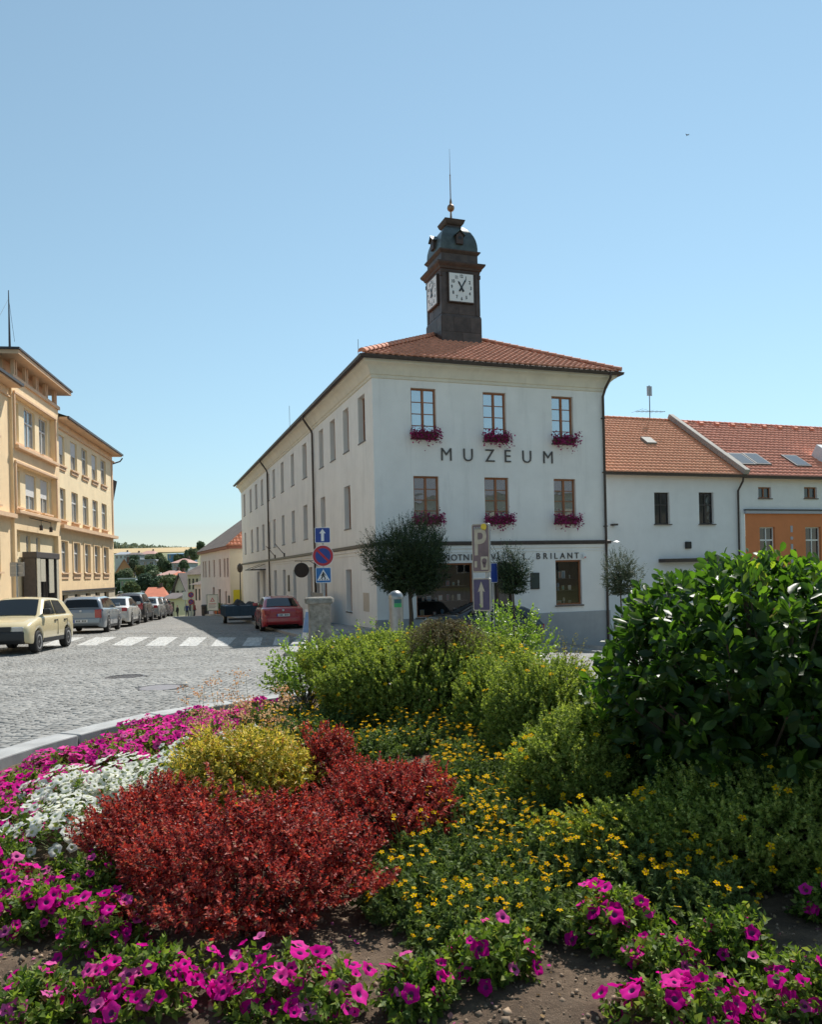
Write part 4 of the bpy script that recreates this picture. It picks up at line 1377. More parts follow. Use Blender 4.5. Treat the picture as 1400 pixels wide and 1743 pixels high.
pA, pB = at(392, 1000, 72), at(342, 1000, 88)
pd = (pB - pA)
pd.z = 0
plen = pd.length
pang = math.atan2(pd.y, pd.x) - math.pi / 2
ph = thing('pink_house', 'pale pink house with brown hipped roof at the end of the street', 'house', (pA.x, pA.y, 0), pang)
def pv(px, py):
    return along(px, py, pA, pd.normalized())
pw = []
for a, b in ((345, 347.6), (349, 351), (355, 357.5), (363, 366), (373, 376), (381, 383.6), (386, 389)):
    m_ = pv((a + b) / 2, 965)
    pw.append((m_ - .42, m_ + .42, 1.55, 3.3))
pw += [(pv(374, 1020) - .6, pv(374, 1020) + .6, -3, .35), (pv(364, 1020) - .55, pv(364, 1020) + .55, -3, .5), (pv(385, 1022) - .4, pv(385, 1022) + .4, -1.1, .2)]
mb = MB(LEFT)
pw2 = sorted(pw)
wall(mb, 0, plen, -6, 4.3, pw2, .25)
mb.build('street_wall', M_pink, ph)
for o in pw:
    window(ph, LEFT, o, .16, M_dframe, M_dark_glass, 2, 2, fw=.06, mull=.06)
MB().poly([(0, 0, -6), (9, 0, -6), (9, 0, 4.3), (0, 0, 4.3)]).poly([(0, plen, -6), (9, plen, -6), (9, plen, 4.3), (0, plen, 4.3)]).poly([(9, 0, -6), (9, plen, -6), (9, plen, 4.3), (9, 0, 4.3)]).build('end_walls', M_cream, ph)
MB().box(-.3, 9.3, -.3, plen + .3, 4.15, 4.4).build('eave_cornice', surf('rust_cornice', (.32, .13, .09), .8, .1, 3), ph)
rf = MB().add([(-.4, -.4, 4.4), (9.4, -.4, 4.4), (9.4, plen + .4, 4.4), (-.4, plen + .4, 4.4), (4.5, 4.4, 8.1), (4.5, plen - 2, 8.1)], [(0, 1, 4), (1, 2, 5, 4), (2, 3, 5), (3, 0, 4, 5)]).build('roof', M_oldtile, ph)
for s, ln in ((0, 1), ):
    V, Fq = tiles((-.4, -.4, 4.41), (1, 0, 0), (0, .792, .61), (0, -.61, .792), lambda v: (4.9 * v / 6.0, 9.8 - 4.9 * v / 6.0), 6.0, .5, .35, .05, .07)
    link('roof_tiles', fast_mesh('roof_tiles', V, Fq, M_tile), rf, kind='stuff')
pp = MB().box(-.08, -.002, .35, .9, -.9, -.2).build('notice_case', M_dframe, ph)

yp = at(404, 1014, 70.5)
ys = thing('yellow_banner', 'bright yellow banner on a board beside the pink house', 'banner', (yp.x, yp.y, float(gz(yp.x, yp.y))), MU_A)
MB().box(-.36, .36, -.02, .02, 1.0, 2.3).build('sheet', surf('banner_yellow', (.75, .62, .03), .6, .06, 3), ys)
MB().tube([(-.33, .04, 0), (-.33, .04, 2.25)], .03, 6).build('post', M_slate, ys)
MB().tube([(.33, .04, 0), (.33, .04, 2.25)], .03, 6).build('post', M_slate, ys)

def house(name, label, pl, pr, py_e, py_r, D, wm, rm, dep=8.0, hip=0.0, gable=False, rows=1, cols=3, fm=None, yaw=0.0, floor=None, group=None):
    """small house given by the pixels of its eave ends; windows are built"""
    a, b = at(pl, py_e, D), at(pr, py_e, D)
    w = (b - a).length
    ze = (a.z + b.z) / 2
    rr_ = (py_e - py_r) / F * D
    x, y = (a.x + b.x) / 2, D
    zg = float(gz(x, y)) - 1.5
    t = thing(name, label, 'house', (x, y, zg), yaw, group)
    E, Z1 = ze - zg, ze - zg + rr_
    h = w / 2
    n_ = max(1, cols)
    ops_ = []
    for r in range(rows):
        zt = E - .5 - r * 2.7
        for c in range(n_):
            u = -h + w * (c + .5) / n_
            ops_.append((u - min(.5, w / n_ * .28), u + min(.5, w / n_ * .28), zt - 1.35, zt))
    mb = MB()
    wall(mb, -h, h, 0, E, ops_, .15)
    mb.poly([(-h, 0, 0), (-h, dep, 0), (-h, dep, E), (-h, 0, E)]).poly([(h, 0, 0), (h, dep, 0), (h, dep, E), (h, 0, E)]).poly([(-h, dep, 0), (h, dep, 0), (h, dep, E), (-h, dep, E)])
    if gable:
        mb.poly([(-h, 0, E), (h, 0, E), (0, 0, Z1)])
    mb.build('wall', wm, t)
    for o in ops_:
        wd = MB().box(o[0], o[1], .1, .14, o[2], o[3]).build('window', fm or M_wframe, t)
        mid = (o[0] + o[1]) / 2
        MB().poly([(o[0] + .06, .095, o[2] + .06), (mid - .03, .095, o[2] + .06), (mid - .03, .095, o[3] - .06), (o[0] + .06, .095, o[3] - .06)]).build('pane', M_dark_glass, wd)
        MB().poly([(mid + .03, .095, o[2] + .06), (o[1] - .06, .095, o[2] + .06), (o[1] - .06, .095, o[3] - .06), (mid + .03, .095, o[3] - .06)]).build('pane', M_dark_glass, wd)
    e_ = .45
    mb = MB()
    if rr_ < .35:
        mb.box(-h - e_, h + e_, -e_, dep + e_, E + .002, E + .35)
    elif gable:
        k = rr_ / h
        mb.add([(-h - e_, -e_, E - e_ * k), (0, -e_, Z1), (h + e_, -e_, E - e_ * k), (-h - e_, dep + e_, E - e_ * k), (0, dep + e_, Z1), (h + e_, dep + e_, E - e_ * k),
                (-h - e_, -e_, E - e_ * k + .2), (0, -e_, Z1 + .25), (h + e_, -e_, E - e_ * k + .2), (-h - e_, dep + e_, E - e_ * k + .2), (0, dep + e_, Z1 + .25), (h + e_, dep + e_, E - e_ * k + .2)],
               [(6, 7, 10, 9), (7, 8, 11, 10), (0, 1, 4, 3), (1, 2, 5, 4), (0, 6, 7, 1), (1, 7, 8, 2), (0, 3, 9, 6), (2, 8, 11, 5)])
    else:
        i = hip * h
        mb.add([(-h - e_, -e_, E), (h + e_, -e_, E), (h + e_, dep + e_, E), (-h - e_, dep + e_, E), (-h - e_ + i + e_ * (hip > 0), dep / 2, Z1), (h + e_ - i - e_ * (hip > 0), dep / 2, Z1)],
               [(0, 1, 5, 4), (1, 2, 5), (2, 3, 4, 5), (3, 0, 4), (0, 3, 2, 1)])
    r_ = mb.build('roof', rm, t)
    if rr_ > .8:
        MB().box(h * .3, h * .3 + .6, dep * .5, dep * .5 + .6, Z1 - 1.0, Z1 + .8).build('chimney', M_oldtile, r_)
    return t
M_hred = surf('far_red_roof', (0.5, 0.15, 0.08), .85, .12, .8, .3, 8, .05)
M_hpink = surf('far_pink_roof', (0.42, 0.24, 0.2), .85, .1, .8)
M_hgrey = surf('far_grey_wall', (0.3, 0.32, 0.35), .85, .08, .6)
M_hblue = surf('far_blue_wall', (0.12, 0.24, 0.38), .85, .08, .6)
M_horange = surf('far_orange_wall', (0.52, 0.27, 0.14), .85, .08, .6)
M_hwhite = surf('far_white_wall', (0.6, 0.6, 0.58), .85, .06, .6)
M_hgreen = surf('far_green_wall', (0.2, 0.3, 0.2), .85, .1, .6)
M_dusk = surf('far_dark_roof', (0.13, 0.105, 0.1), .85, .2, .8)
H = house
H('row_house', 'cream house with a steep brown roof stepping down the street', 317, 340, 978, 955, 97, M_cream, M_oldtile, 9, 0, False, 2, 3, M_dframe, -.35)
H('row_house', 'ochre house beside the pink house with a dark low roof', 329, 343, 995, 986, 91, M_pink, M_oldtile, 6, 0, False, 1, 2, M_dframe, -.4)
H('row_house', 'pale yellow gabled house on the street bend', 296, 317, 1000, 978, 118, M_cream, M_dusk, 10, 0, True, 2, 2, M_dframe, -.35)
H('row_house', 'small lean-to house in yellow at the street bend', 279, 298, 1019, 1010, 112, surf('straw_render', (.6, .54, .36), .85, .06, 1), M_dusk, 6, 0, False, 1, 3, M_dframe, -.2)
H('red_roof_house', 'low house with a bright red hipped roof behind parked cars', 243, 282, 1020, 1000, 150, M_horange, M_hred, 10, .35, False, 1, 3, None, .25)
H('hill_house', 'orange gabled house among trees on the slope', 197, 226, 975, 952, 230, M_horange, M_hpink, 12, 0, True, 2, 2, None, .35)
H('hill_house', 'grey flat-roofed block in the middle of the slope', 231, 262, 954, 953, 260, M_hgrey, M_hgrey, 12, 0, False, 2, 3, None, .1)
H('hill_house', 'white stepped house right of the grey block', 261, 270, 955, 953, 262, M_hwhite, M_hwhite, 10, 0, False, 3, 2)
H('hill_house', 'blue flat-roofed building high on the slope', 284, 318, 943, 941, 330, M_hblue, M_hblue, 12, 0, False, 2, 4, None, -.1)
H('hill_house', 'grey house with a pale pink hipped roof below the blue building', 293, 320, 958, 950, 240, M_hgrey, M_hpink, 11, .7, False, 2, 3)
H('hill_house', 'house with an orange hipped roof in the valley trees', 270, 303, 979, 971, 190, M_hgrey, M_hpink, 9, .5, False, 1, 4)
H('hill_house', 'bright orange roofed annex in the valley', 293, 306, 980, 973, 186, M_hwhite, M_hred, 8, .2, False, 1, 2)
H('hill_house', 'long white house at the upper left edge of the slope', 195, 216, 944, 939, 360, M_hwhite, M_hgrey, 10, .3, False, 1, 3)
H('hill_house', 'grey bungalow with a low roof on the upper slope', 214, 236, 944, 940, 350, M_hgrey, M_dusk, 10, .4, False, 1, 3)
H('hill_house', 'brown roofed house below the wheat field', 238, 262, 943, 937, 380, M_hgrey, M_hpink, 10, .5, False, 1, 3)
H('hill_house', 'green sheet-clad hall among the trees', 204, 233, 986, 984, 200, M_hgreen, M_hwhite, 12, 0, False, 1, 4)
H('hill_house', 'small white villa on the upper right of the slope', 306, 322, 952, 946, 340, M_hwhite, M_hpink, 9, .5, False, 1, 2)
H('hill_house', 'low white wall-like barn between valley trees', 233, 246, 987, 983, 196, M_hwhite, M_hgrey, 8, 0, False, 1, 1)

# ================================================================== VEHICLES
M_tyre = surf('tyre_rubber', (0.02, 0.02, 0.021), 0.85, 0.15, 20)
M_rim = surf('wheel_silver', (0.5, 0.5, 0.5), 0.35, 0.08, 9, metal=0.7)
M_trimb = surf('black_plastic', (0.025, 0.025, 0.026), 0.6, 0.15, 9)
M_carglass = glass('car_glass', (0.012, 0.014, 0.015), 0.04, 0.0, 0.42)
M_lampc = glass('clear_lamp', (0.5, 0.5, 0.5), 0.1, 0.3, 0.9)
M_lampr = glass('red_lamp', (0.35, 0.012, 0.015), 0.12, 0.0, 0.9)
M_plate = surf('number_plate', (0.7, 0.7, 0.68), 0.5, 0.04, 9)
CARS = {
    'old_hatch': dict(L=3.82, W=1.64, top=[(-1.86, .34), (-1.91, .48), (-1.9, .66), (-1.84, .93), (-1.6, .95), (.7, .93), (1.2, .88), (1.62, .80), (1.86, .73), (1.9, .5), (1.86, .3)], wh=(-1.2, 1.22), rw=.285,
                      gh=[(-1.84, .92), (-1.42, 1.33), (-1.1, 1.4), (-.1, 1.42), (.18, 1.385), (.86, .91)], sw=[[(.66, .97), (.16, 1.32), (-.3, 1.345), (-.3, .97)], [(-.38, .97), (-.38, 1.345), (-.98, 1.33), (-1.3, .97)]], rear=1),
    'estate': dict(L=4.57, W=1.77, top=[(-2.2, .36), (-2.28, .5), (-2.27, .68), (-2.2, .97), (-1.9, .99), (.85, .97), (1.45, .91), (1.95, .8), (2.2, .66), (2.27, .45), (2.2, .26)], wh=(-1.25, 1.3), rw=.315,
                   gh=[(-2.2, .96), (-2.02, 1.33), (-1.8, 1.43), (-.1, 1.47), (.3, 1.43), (1.2, .95)], sw=[[(.92, 1.01), (.3, 1.37), (-.26, 1.395), (-.26, 1.01)], [(-.34, 1.01), (-.34, 1.395), (-1.1, 1.38), (-1.16, 1.01)], [(-1.24, 1.01), (-1.2, 1.375), (-1.72, 1.34), (-1.95, 1.04)]], rear=1),
    'saloon': dict(L=4.5, W=1.75, top=[(-2.16, .33), (-2.24, .5), (-2.23, .72), (-2.16, .98), (-1.7, 1.02), (.9, .96), (1.45, .9), (1.92, .79), (2.16, .66), (2.24, .45), (2.18, .26)], wh=(-1.3, 1.3), rw=.315,
                   gh=[(-1.9, .98), (-1.15, 1.36), (-.8, 1.43), (0, 1.455), (.38, 1.41), (1.28, .94)], sw=[[(1.0, 1.0), (.36, 1.36), (-.22, 1.385), (-.22, 1.0)], [(-.3, 1.0), (-.3, 1.385), (-.86, 1.35), (-1.36, 1.02)]], rear=2),
    'suv': dict(L=4.6, W=1.86, top=[(-2.2, .42), (-2.28, .58), (-2.27, .85), (-2.2, 1.12), (-1.9, 1.14), (.9, 1.1), (1.5, 1.03), (2.0, .92), (2.22, .75), (2.28, .55), (2.2, .34)], wh=(-1.32, 1.32), rw=.365,
                gh=[(-2.2, 1.1), (-2.0, 1.5), (-1.75, 1.64), (0, 1.7), (.4, 1.63), (1.2, 1.08)], sw=[[(.92, 1.15), (.38, 1.56), (-.22, 1.61), (-.22, 1.15)], [(-.3, 1.15), (-.3, 1.61), (-1.1, 1.59), (-1.16, 1.15)], [(-1.24, 1.15), (-1.2, 1.58), (-1.7, 1.53), (-1.95, 1.2)]], rear=1),
    'hatch': dict(L=4.0, W=1.7, top=[(-1.93, .35), (-2.0, .5), (-1.99, .7), (-1.93, .97), (-1.6, .99), (.85, .96), (1.35, .9), (1.75, .78), (1.93, .64), (1.99, .45), (1.93, .26)], wh=(-1.2, 1.22), rw=.305,
                  gh=[(-1.93, .96), (-1.55, 1.36), (-1.3, 1.44), (-.1, 1.47), (.28, 1.42), (1.15, .94)], sw=[[(.88, 1.0), (.28, 1.36), (-.24, 1.39), (-.24, 1.0)], [(-.32, 1.0), (-.32, 1.39), (-1.0, 1.37), (-1.4, 1.02)]], rear=1),
}

def car(kind, name, label, colour, x, y, yaw, rails=False, black_trim=False, plate=True, rimc=None):
    P_ = CARS[kind]
    L_, hw = P_['L'], P_['W'] / 2
    t = thing(name, label, 'car', (0, 0, 0), 0)
    z = float(gz(x, y)) + .03
    fx = Vector((math.cos(yaw), math.sin(yaw), 0))
    s = (float(gz(x + fx.x, y + fx.y)) - float(gz(x - fx.x, y - fx.y))) / 2
    fx.z = s
    fx.normalize()
    fy = Vector((0, 0, 1)).cross(fx).normalized()
    fz = fx.cross(fy)
    t.matrix_world = Matrix(((fx.x, fy.x, fz.x, x), (fx.y, fy.y, fz.y, y), (fx.z, fy.z, fz.z, z), (0, 0, 0, 1)))
    paint = surf('car_paint_' + name + '_%d' % int(sum(colour) * 1000), colour, .35, .03, 2, coat=.8, metal=.25 if min(colour) > .2 and max(colour) - min(colour) < .08 else 0.0)
    # lower body: cross-sections lofted along the car, arches cut where the wheels are
    rw = P_['rw']
    tp = P_['top']
    bot = tp[-1][1] - .04
    xr, xf = P_['wh']
    ra = rw + .06
    xb0, xf0 = min(q[0] for q in tp), max(q[0] for q in tp)
    line = [q for q in tp[3:-3]] + [tp[-3]]
    lx_, lz_ = [q[0] for q in line], [q[1] for q in line]
    def ztop(xx):
        return float(np.interp(xx, lx_, lz_))
    def arch(xx):
        zz = bot
        for wx in (xf, xr):
            if abs(xx - wx) < ra:
                zz = max(zz, rw + math.sqrt(ra * ra - (xx - wx) ** 2))
        return zz
    xs_ = set(np.linspace(xb0 + .3, xf0 - .3, 26))
    for wx in (xf, xr):
        xs_ |= {wx + ra * math.cos(math.pi * k / 12) for k in range(1, 12)} | {wx - ra - .002, wx + ra + .002, wx - ra + .003, wx + ra - .003}
    xs_ = sorted(xs_)
    ends = [(0, .80, .17, .16), (.012, .86, .1, .1), (.05, .91, .05, .05), (.12, .945, .02, .02), (.2, .965, .006, 0)]
    st = [(xb0 + d, w, dt, db) for d, w, dt, db in ends] + [(x_, .985, 0, 0) for x_ in xs_] + [(xf0 - d, w, dt, db) for d, w, dt, db in ends[::-1]]
    vs_, fs = [], []
    NS = 17
    for x_, wk, dt, db in st:
        w = hw * wk
        zt_, zb_ = ztop(x_) - dt, arch(x_)
        zb_ = max(zb_, bot + db)
        zm = max(zb_ + .02, .5 * (zt_ + .34))
        zm = min(zm, zt_ - .06)
        sh = zt_ - .045
        half = [(.8 * w, zb_), (.965 * w, zb_ + .0), (.985 * w, zb_ + min(.05, (zm - zb_) * .4)), (w, zm), (.985 * w, max(sh - .05, zm + .005)), (.955 * w, sh + .012), (.9 * w, zt_ - .006), (.5 * w, zt_ + .016), (0, zt_ + .024)]
        sec = [(y_, z_) for y_, z_ in half] + [(-y_, z_) for y_, z_ in half[-2::-1]]
        vs_ += [(x_, y_, z_) for y_, z_ in sec]
    for j in range(len(st) - 1):
        fs += [(j * NS + i, j * NS + i + 1, (j + 1) * NS + i + 1, (j + 1) * NS + i) for i in range(NS - 1)]
    fs += [tuple(range(NS)), tuple((len(st) - 1) * NS + i for i in range(NS))]
    body = MB().add(vs_, fs).build('body', paint, t, 55)
    # cabin, rounded into the roof
    g = P_['gh']
    zb, zt = g[0][1], max(p[1] for p in g)
    gx_, gz_ = [q[0] for q in g], [q[1] for q in g]
    def chw(zz):
        return hw * .91 + (hw * .69 - hw * .91) * (zz - zb) / (zt - zb)
    def roofz(xx):
        return float(np.interp(xx, gx_, gz_))
    xs_ = sorted(set(np.linspace(g[0][0], g[-1][0], 30)) | set(gx_))
    vs_, fs = [], []
    NC = 13
    for x_ in xs_:
        zr_0 = max(roofz(x_), zb - .03)
        ze = max(zb - .05, zr_0 - .07)
        half = [(hw * .92, zb - .06), (chw(ze), ze), (chw(ze) * .985 - .008, ze + (zr_0 - ze) * .5), (chw(zr_0) * .94 - .03, zr_0 - .004), (chw(zr_0) * .7, zr_0 + .012), (chw(zr_0) * .35, zr_0 + .022), (0, zr_0 + .026)]
        vs_ += [(x_, y_, z_) for y_, z_ in half + [(-y_, z_) for y_, z_ in half[-2::-1]]]
    for j in range(len(xs_) - 1):
        fs += [(j * NC + i, j * NC + i + 1, (j + 1) * NC + i + 1, (j + 1) * NC + i) for i in range(NC - 1)]
    cab = MB().add(vs_, fs).build('cabin', paint, t, 60)
    for s_ in (-1, 1):
        for poly in P_['sw']:
            MB().poly([(a, s_ * (chw(b) + .008), b) for a, b in poly][::s_]).build('side_window', M_carglass, cab)
    def screen(p0, p1, nm, k0, k1):
        vs2, nx_, ny_ = [], 6, 9
        d = Vector((p1[0] - p0[0], 0, p1[1] - p0[1]))
        nn = Vector((-d.z, 0, d.x)).normalized()
        nn = nn if nn.z > 0 else -nn
        for i in range(nx_):
            k = k0 + (k1 - k0) * i / (nx_ - 1)
            q = Vector((p0[0], 0, p0[1])) + d * k
            for j in range(ny_):
                u = (j / (ny_ - 1) * 2 - 1) * .84
                vs2.append((q.x + nn.x * .012, u * (chw(q.z) - .01), q.z + .026 * (1 - u * u) + nn.z * .012 + .002))
        MB().add(vs2, [(i * ny_ + j, i * ny_ + j + 1, (i + 1) * ny_ + j + 1, (i + 1) * ny_ + j) for i in range(nx_ - 1) for j in range(ny_ - 1)]).build(nm, M_carglass, cab, 60)
    screen(g[-1], g[-2], 'windscreen', .06, .93)
    screen(g[0], g[1], 'rear_window', .1, .95)
    # wheels
    for wx in (xf, xr):
        for s_ in (-1, 1):
            c = (wx, s_ * (hw - .1), rw)
            w = MB().lathe([(rw * .6, -.09), (rw * .9, -.1), (rw, -.07), (rw, .07), (rw * .9, .1), (rw * .6, .09)], 24, c, axis=1).build('wheel', M_tyre, t, 40)
            MB().lathe([(rw * .66, .05), (rw * .66, .1 if s_ > 0 else .05), (rw * .5, .088), (rw * .16, .085), (.01, .095)] if s_ > 0 else [(rw * .66, -.05), (rw * .66, -.1), (rw * .5, -.088), (rw * .16, -.085), (.01, -.095)], 20, c, axis=1).build('rim', rimc or M_rim, w, 40)
            for k in range(5):
                a = 2 * math.pi * (k + .3) / 5
                A4 = Matrix.Translation((c[0], c[1], c[2])) @ Matrix.Rotation(a, 4, 'Y')
                MB(A4).box(rw * .3, rw * .5, s_ * .0905 - .006, s_ * .0905 + .006, -.02, .02).build('rim_slot', M_trimb, w)
    # ends
    xe, xb = P_['top'][-2][0], P_['top'][1][0]
    zbump = P_['top'][1][1]
    bm = M_trimb if black_trim else paint
    fb = MB().prism([(xe - .14, zbump + .12), (xe + .035, zbump + .1), (xe + .045, zbump - .12), (xe - .05, zbump - .22), (xe - .3, zbump - .2), (xe - .3, zbump + .12)], 1, -hw * .82, hw * .82).build('front_bumper', bm, t, bev=.045)
    rb = MB().prism([(xb + .16, zbump + .14), (xb - .035, zbump + .12), (xb - .045, zbump - .1), (xb + .05, zbump - .2), (xb + .3, zbump - .18), (xb + .3, zbump + .14)], 1, -hw * .82, hw * .82).build('rear_bumper', bm, t, bev=.045)
    zf = P_['top'][-3][1]
    gr = MB().box(xe - .12, xe + .008, -hw * .44, hw * .44, zf - .16, zf - .03).build('grille', M_trimb, t, bev=.01)
    zr_ = P_['top'][3][1]
    for s_ in (-1, 1):
        MB().box(xe - .16, xe + .0, s_ * hw * .62 - hw * .17, s_ * hw * .62 + hw * .17, zf - .17, zf - .04).build('headlight', M_lampc, t, bev=.02)
        yl = s_ * hw * .72
        tall = kind in ('estate', 'suv', 'hatch')
        MB().box(xb - .012, xb + .24, yl - hw * .14, yl + hw * .14, zr_ - (.38 if tall else .24), zr_ - (.04 if tall else .06)).build('tail_light', M_lampr, t, bev=.02)
        mi = MB().box(.62, .78, s_ * (hw + .02) - .1, s_ * (hw + .02) + .1, zb + .06, zb + .2).build('mirror', M_trimb if black_trim else paint, t, bev=.03)
        for q in ([.68] if kind == 'none' else [-.3, -1.12]):
            MB().box(q - .005, q + .005, s_ * hw * .97 - .012, s_ * hw * .97 + .018, bot + .14, zb - .1).build('door_gap', M_trimb, t)
            MB().box(q + .1, q + .28, s_ * hw * .975 - .01, s_ * hw * .975 + .03, zb - .14, zb - .105).build('door_handle', M_trimb if black_trim else paint, t, bev=.008)
        MB().box(xr + rw + .08, xf - rw - .08, s_ * hw * .965 - .015, s_ * hw * .965 + .015, bot - .02, bot + .1).build('sill', M_trimb, t, bev=.01)
        if rails:
            MB().tube([(-1.5, s_ * hw * .66, zt + .0), (-1.4, s_ * hw * .66, zt + .07), (.1, s_ * hw * .66, zt + .07), (.2, s_ * hw * .66, zt)], .02, 6).build('roof_rail', M_rim, t)
    if plate:
        zp = zr_ - .28 if kind in ('saloon',) else zbump + .0
        pl = MB().box(xb - .055, xb - .045, -.26, .26, zp - .055, zp + .055).build('number_plate', M_plate, t)
        MB().box(xb - .057, xb - .0552, .215, .26, zp - .055, zp + .055).build('plate_band', surf('plate_blue', (.02, .06, .35), .5, .05, 9), pl)
        for k in range(7):
            if k != 3:
                MB().box(xb - .057, xb - .0552, .15 - k * .055 - .016, .15 - k * .055 + .016, zp - .032, zp + .032).build('plate_character', M_trimb, pl)
    MB().lathe([(.045, xb - .048), (.045, xb - .03)], 14, (0, 0, zr_ - .08), axis=0).build('emblem', M_rim, t)
    MB().box(xr - .2, xf + .2, -hw * .8, hw * .8, bot - .02, bot + .12).build('underbody', M_trimb, t)
    return t

hd2 = math.atan2(1, -.21)
pa, pb = at(38, 1112, 19.8), at(107, 1100, 22.6)
fav = car('old_hatch', 'parked_car', 'old cream hatchback with black bumpers parked facing us', (.64, .53, .31), -10.55, 21.1, math.atan2(-1, .13), black_trim=True, plate=False)
car('estate', 'parked_car', 'silver blue estate car parked behind the cream hatchback', (.25, .285, .32), -13.4, 32.6, hd2)
car('saloon', 'parked_car', 'white silver saloon with red tail lights between estate and dark SUV', (.6, .6, .58), -14.95, 39.6, hd2)
car('suv', 'parked_car', 'dark brown SUV with silver roof rails in the parked row', (.05, .045, .045), -16.3, 45.6, hd2, rails=True)
car('saloon', 'parked_car', 'grey saloon half hidden past the dark SUV', (.38, .39, .38), -17.3, 51.3, hd2)
car('hatch', 'parked_car', 'black hatchback farther down the parked row', (.02, .022, .025), -18.75, 57.0, hd2, plate=False)
car('hatch', 'parked_car', 'dark red hatchback at the far end of the parked row', (.13, .02, .02), -20.2, 62.5, hd2, plate=False)
car('saloon', 'parked_car', 'red saloon seen from behind beside the museum', (.36, .012, .018), -5.85, 33.9, math.atan2(.9455, -.3255) - .06)
dk = car('hatch', 'parked_car', 'dark hatchback in front of the jeweller, partly behind the bushes', (.022, .022, .026), 2.35, 27.0, MU_A + math.pi - .05)

# blue trailer with a covered heap
p = at(408, 1058, 41)
tr = thing('trailer', 'blue trailer loaded with a dark heap beside the red car', 'trailer', (p.x, p.y, float(gz(p.x, p.y))), MU_A)
M_tblue = surf('trailer_blue', (.022, .05, .08), .5, .2, 4)
tb = MB().box(-.85, .85, -1.2, 1.2, .42, .95).build('box', M_tblue, tr, bev=.02)
for k in range(5):
    MB().box(-.82 + k * .41 - .025, -.82 + k * .41 + .025, -1.235, -1.202, .42, .95).build('rib', M_tblue, tb)
    MB().box(-.885, -.852, -1.1 + k * .53, -1.03 + k * .53, .42, .95).build('rib', M_tblue, tb)
for s_ in (-1, 1):
    w = MB().lathe([(.18, -.08), (.28, -.08), (.29, .08), (.18, .08)], 18, (s_ * .75, 0, .29), axis=0).build('wheel', M_tyre, tr, 40)
    MB().lathe([(.17, s_ * .05), (.14, s_ * .084), (.01, s_ * .084)], 14, (s_ * .75, 0, .29), axis=0).build('rim', M_rim, w)
MB().box(-.7, .7, -1.25, -1.18, .22, .32).build('tail_bar', M_trimb, tr)
MB().tube([(0, 1.2, .5), (0, 2.1, .45)], .04, 6).build('drawbar', M_trimb, tr)
nn = 26
hx, hy = np.meshgrid(np.linspace(-.8, .8, nn), np.linspace(-1.15, 1.15, nn))
hz = .9 + .35 * np.exp(-((hx + .05) / .28) ** 2 - ((hy) / .5) ** 2) + .24 * np.exp(-((hx - .6) / .2) ** 2 - ((hy - .3) / .4) ** 2) + .08 * np.sin(hx * 9) * np.sin(hy * 7) + rng.normal(0, .015, hx.shape)
i, j = np.meshgrid(np.arange(nn - 1), np.arange(nn - 1))
a = (j * nn + i).ravel()
hp = tag(link('heap', fast_mesh('heap', np.stack([hx, hy, hz], -1).reshape(-1, 3), np.stack([a, a + 1, a + nn + 1, a + nn], 1), surf('dark_heap', (.03, .035, .04), .8, .4, 6, .5, 20, .03), smooth=True)), 'dark covered heap lying in the blue trailer', 'heap')
hp.location, hp.rotation_euler = tr.location, tr.rotation_euler

# ================================================================== SIGNS AND STREET FURNITURE
M_pole = surf('galvanised_pole', (.38, .39, .4), .45, .12, 8, metal=.6)
M_sblue = surf('sign_blue', (.012, .045, .26), .4, .08, 5)
M_slblue = surf('sign_light_blue', (.01, .13, .38), .4, .08, 5)
M_sred = surf('sign_red', (.42, .015, .03), .4, .08, 5)
M_swhite = surf('sign_white', (.72, .73, .74), .4, .04, 5)
M_sback = surf('sign_back_grey', (.3, .31, .32), .5, .1, 6, metal=.4)

def plate(parent, name, pts, y, m, th=.004):
    return MB().prism(pts, 1, y - th, y, m=0).build(name, m, parent)
def rrect(w, h, r=.03, cx=0, cz=0, n=4):
    out = []
    for sx_, sz_, a0 in ((1, -1, -90), (1, 1, 0), (-1, 1, 90), (-1, -1, 180)):
        for k in range(n + 1):
            a = R(a0 + 90 * k / n)
            out.append((cx + sx_ * (w / 2 - r) + r * math.cos(a), cz + sz_ * (h / 2 - r) + r * math.sin(a)))
    return out
def circ(r, cx, cz, n=28):
    return [(cx + r * math.cos(2 * math.pi * k / n), cz + r * math.sin(2 * math.pi * k / n)) for k in range(n)]

p = at(550, 946, 25)
zg = float(gz(p.x, p.y)) + .125
sp_ = thing('sign_post', 'pole with one-way, no-parking and crossing signs behind the pillar', 'road signs', (p.x, p.y, zg), R(3))
z1, z2, z3 = (at(549, 911, 25).z - zg), p.z - zg, (at(551, 979, 25).z - zg)
MB().tube([(0, .05, 0), (0, .05, z1 + .28)], .03, 10).build('pole', M_pole, sp_)
def sq_sign(z, m, nm):
    b = plate(sp_, nm, rrect(.5, .5, .04, 0, z), 0, M_swhite, .012)
    plate(b, 'field', rrect(.46, .46, .03, 0, z), -.0125, m)
    MB().box(-.2, .2, .003, .02, z - .02, z + .02).build('clamp', M_pole, b)
    return b
b = sq_sign(z1, M_sblue, 'one_way_sign')
plate(b, 'arrow', [(-.045, z1 - .19), (.045, z1 - .19), (.045, z1 + .06), (.1, z1 + .06), (0, z1 + .2), (-.1, z1 + .06), (-.045, z1 + .06)], -.018, M_swhite)
b = plate(sp_, 'no_parking_sign', circ(.345, 0, z2), 0, M_swhite, .012)
plate(b, 'red_ring', circ(.328, 0, z2), -.0125, M_sred)
plate(b, 'blue_disc', circ(.245, 0, z2), -.018, M_sblue)
c45, w_ = math.cos(R(45)), .035
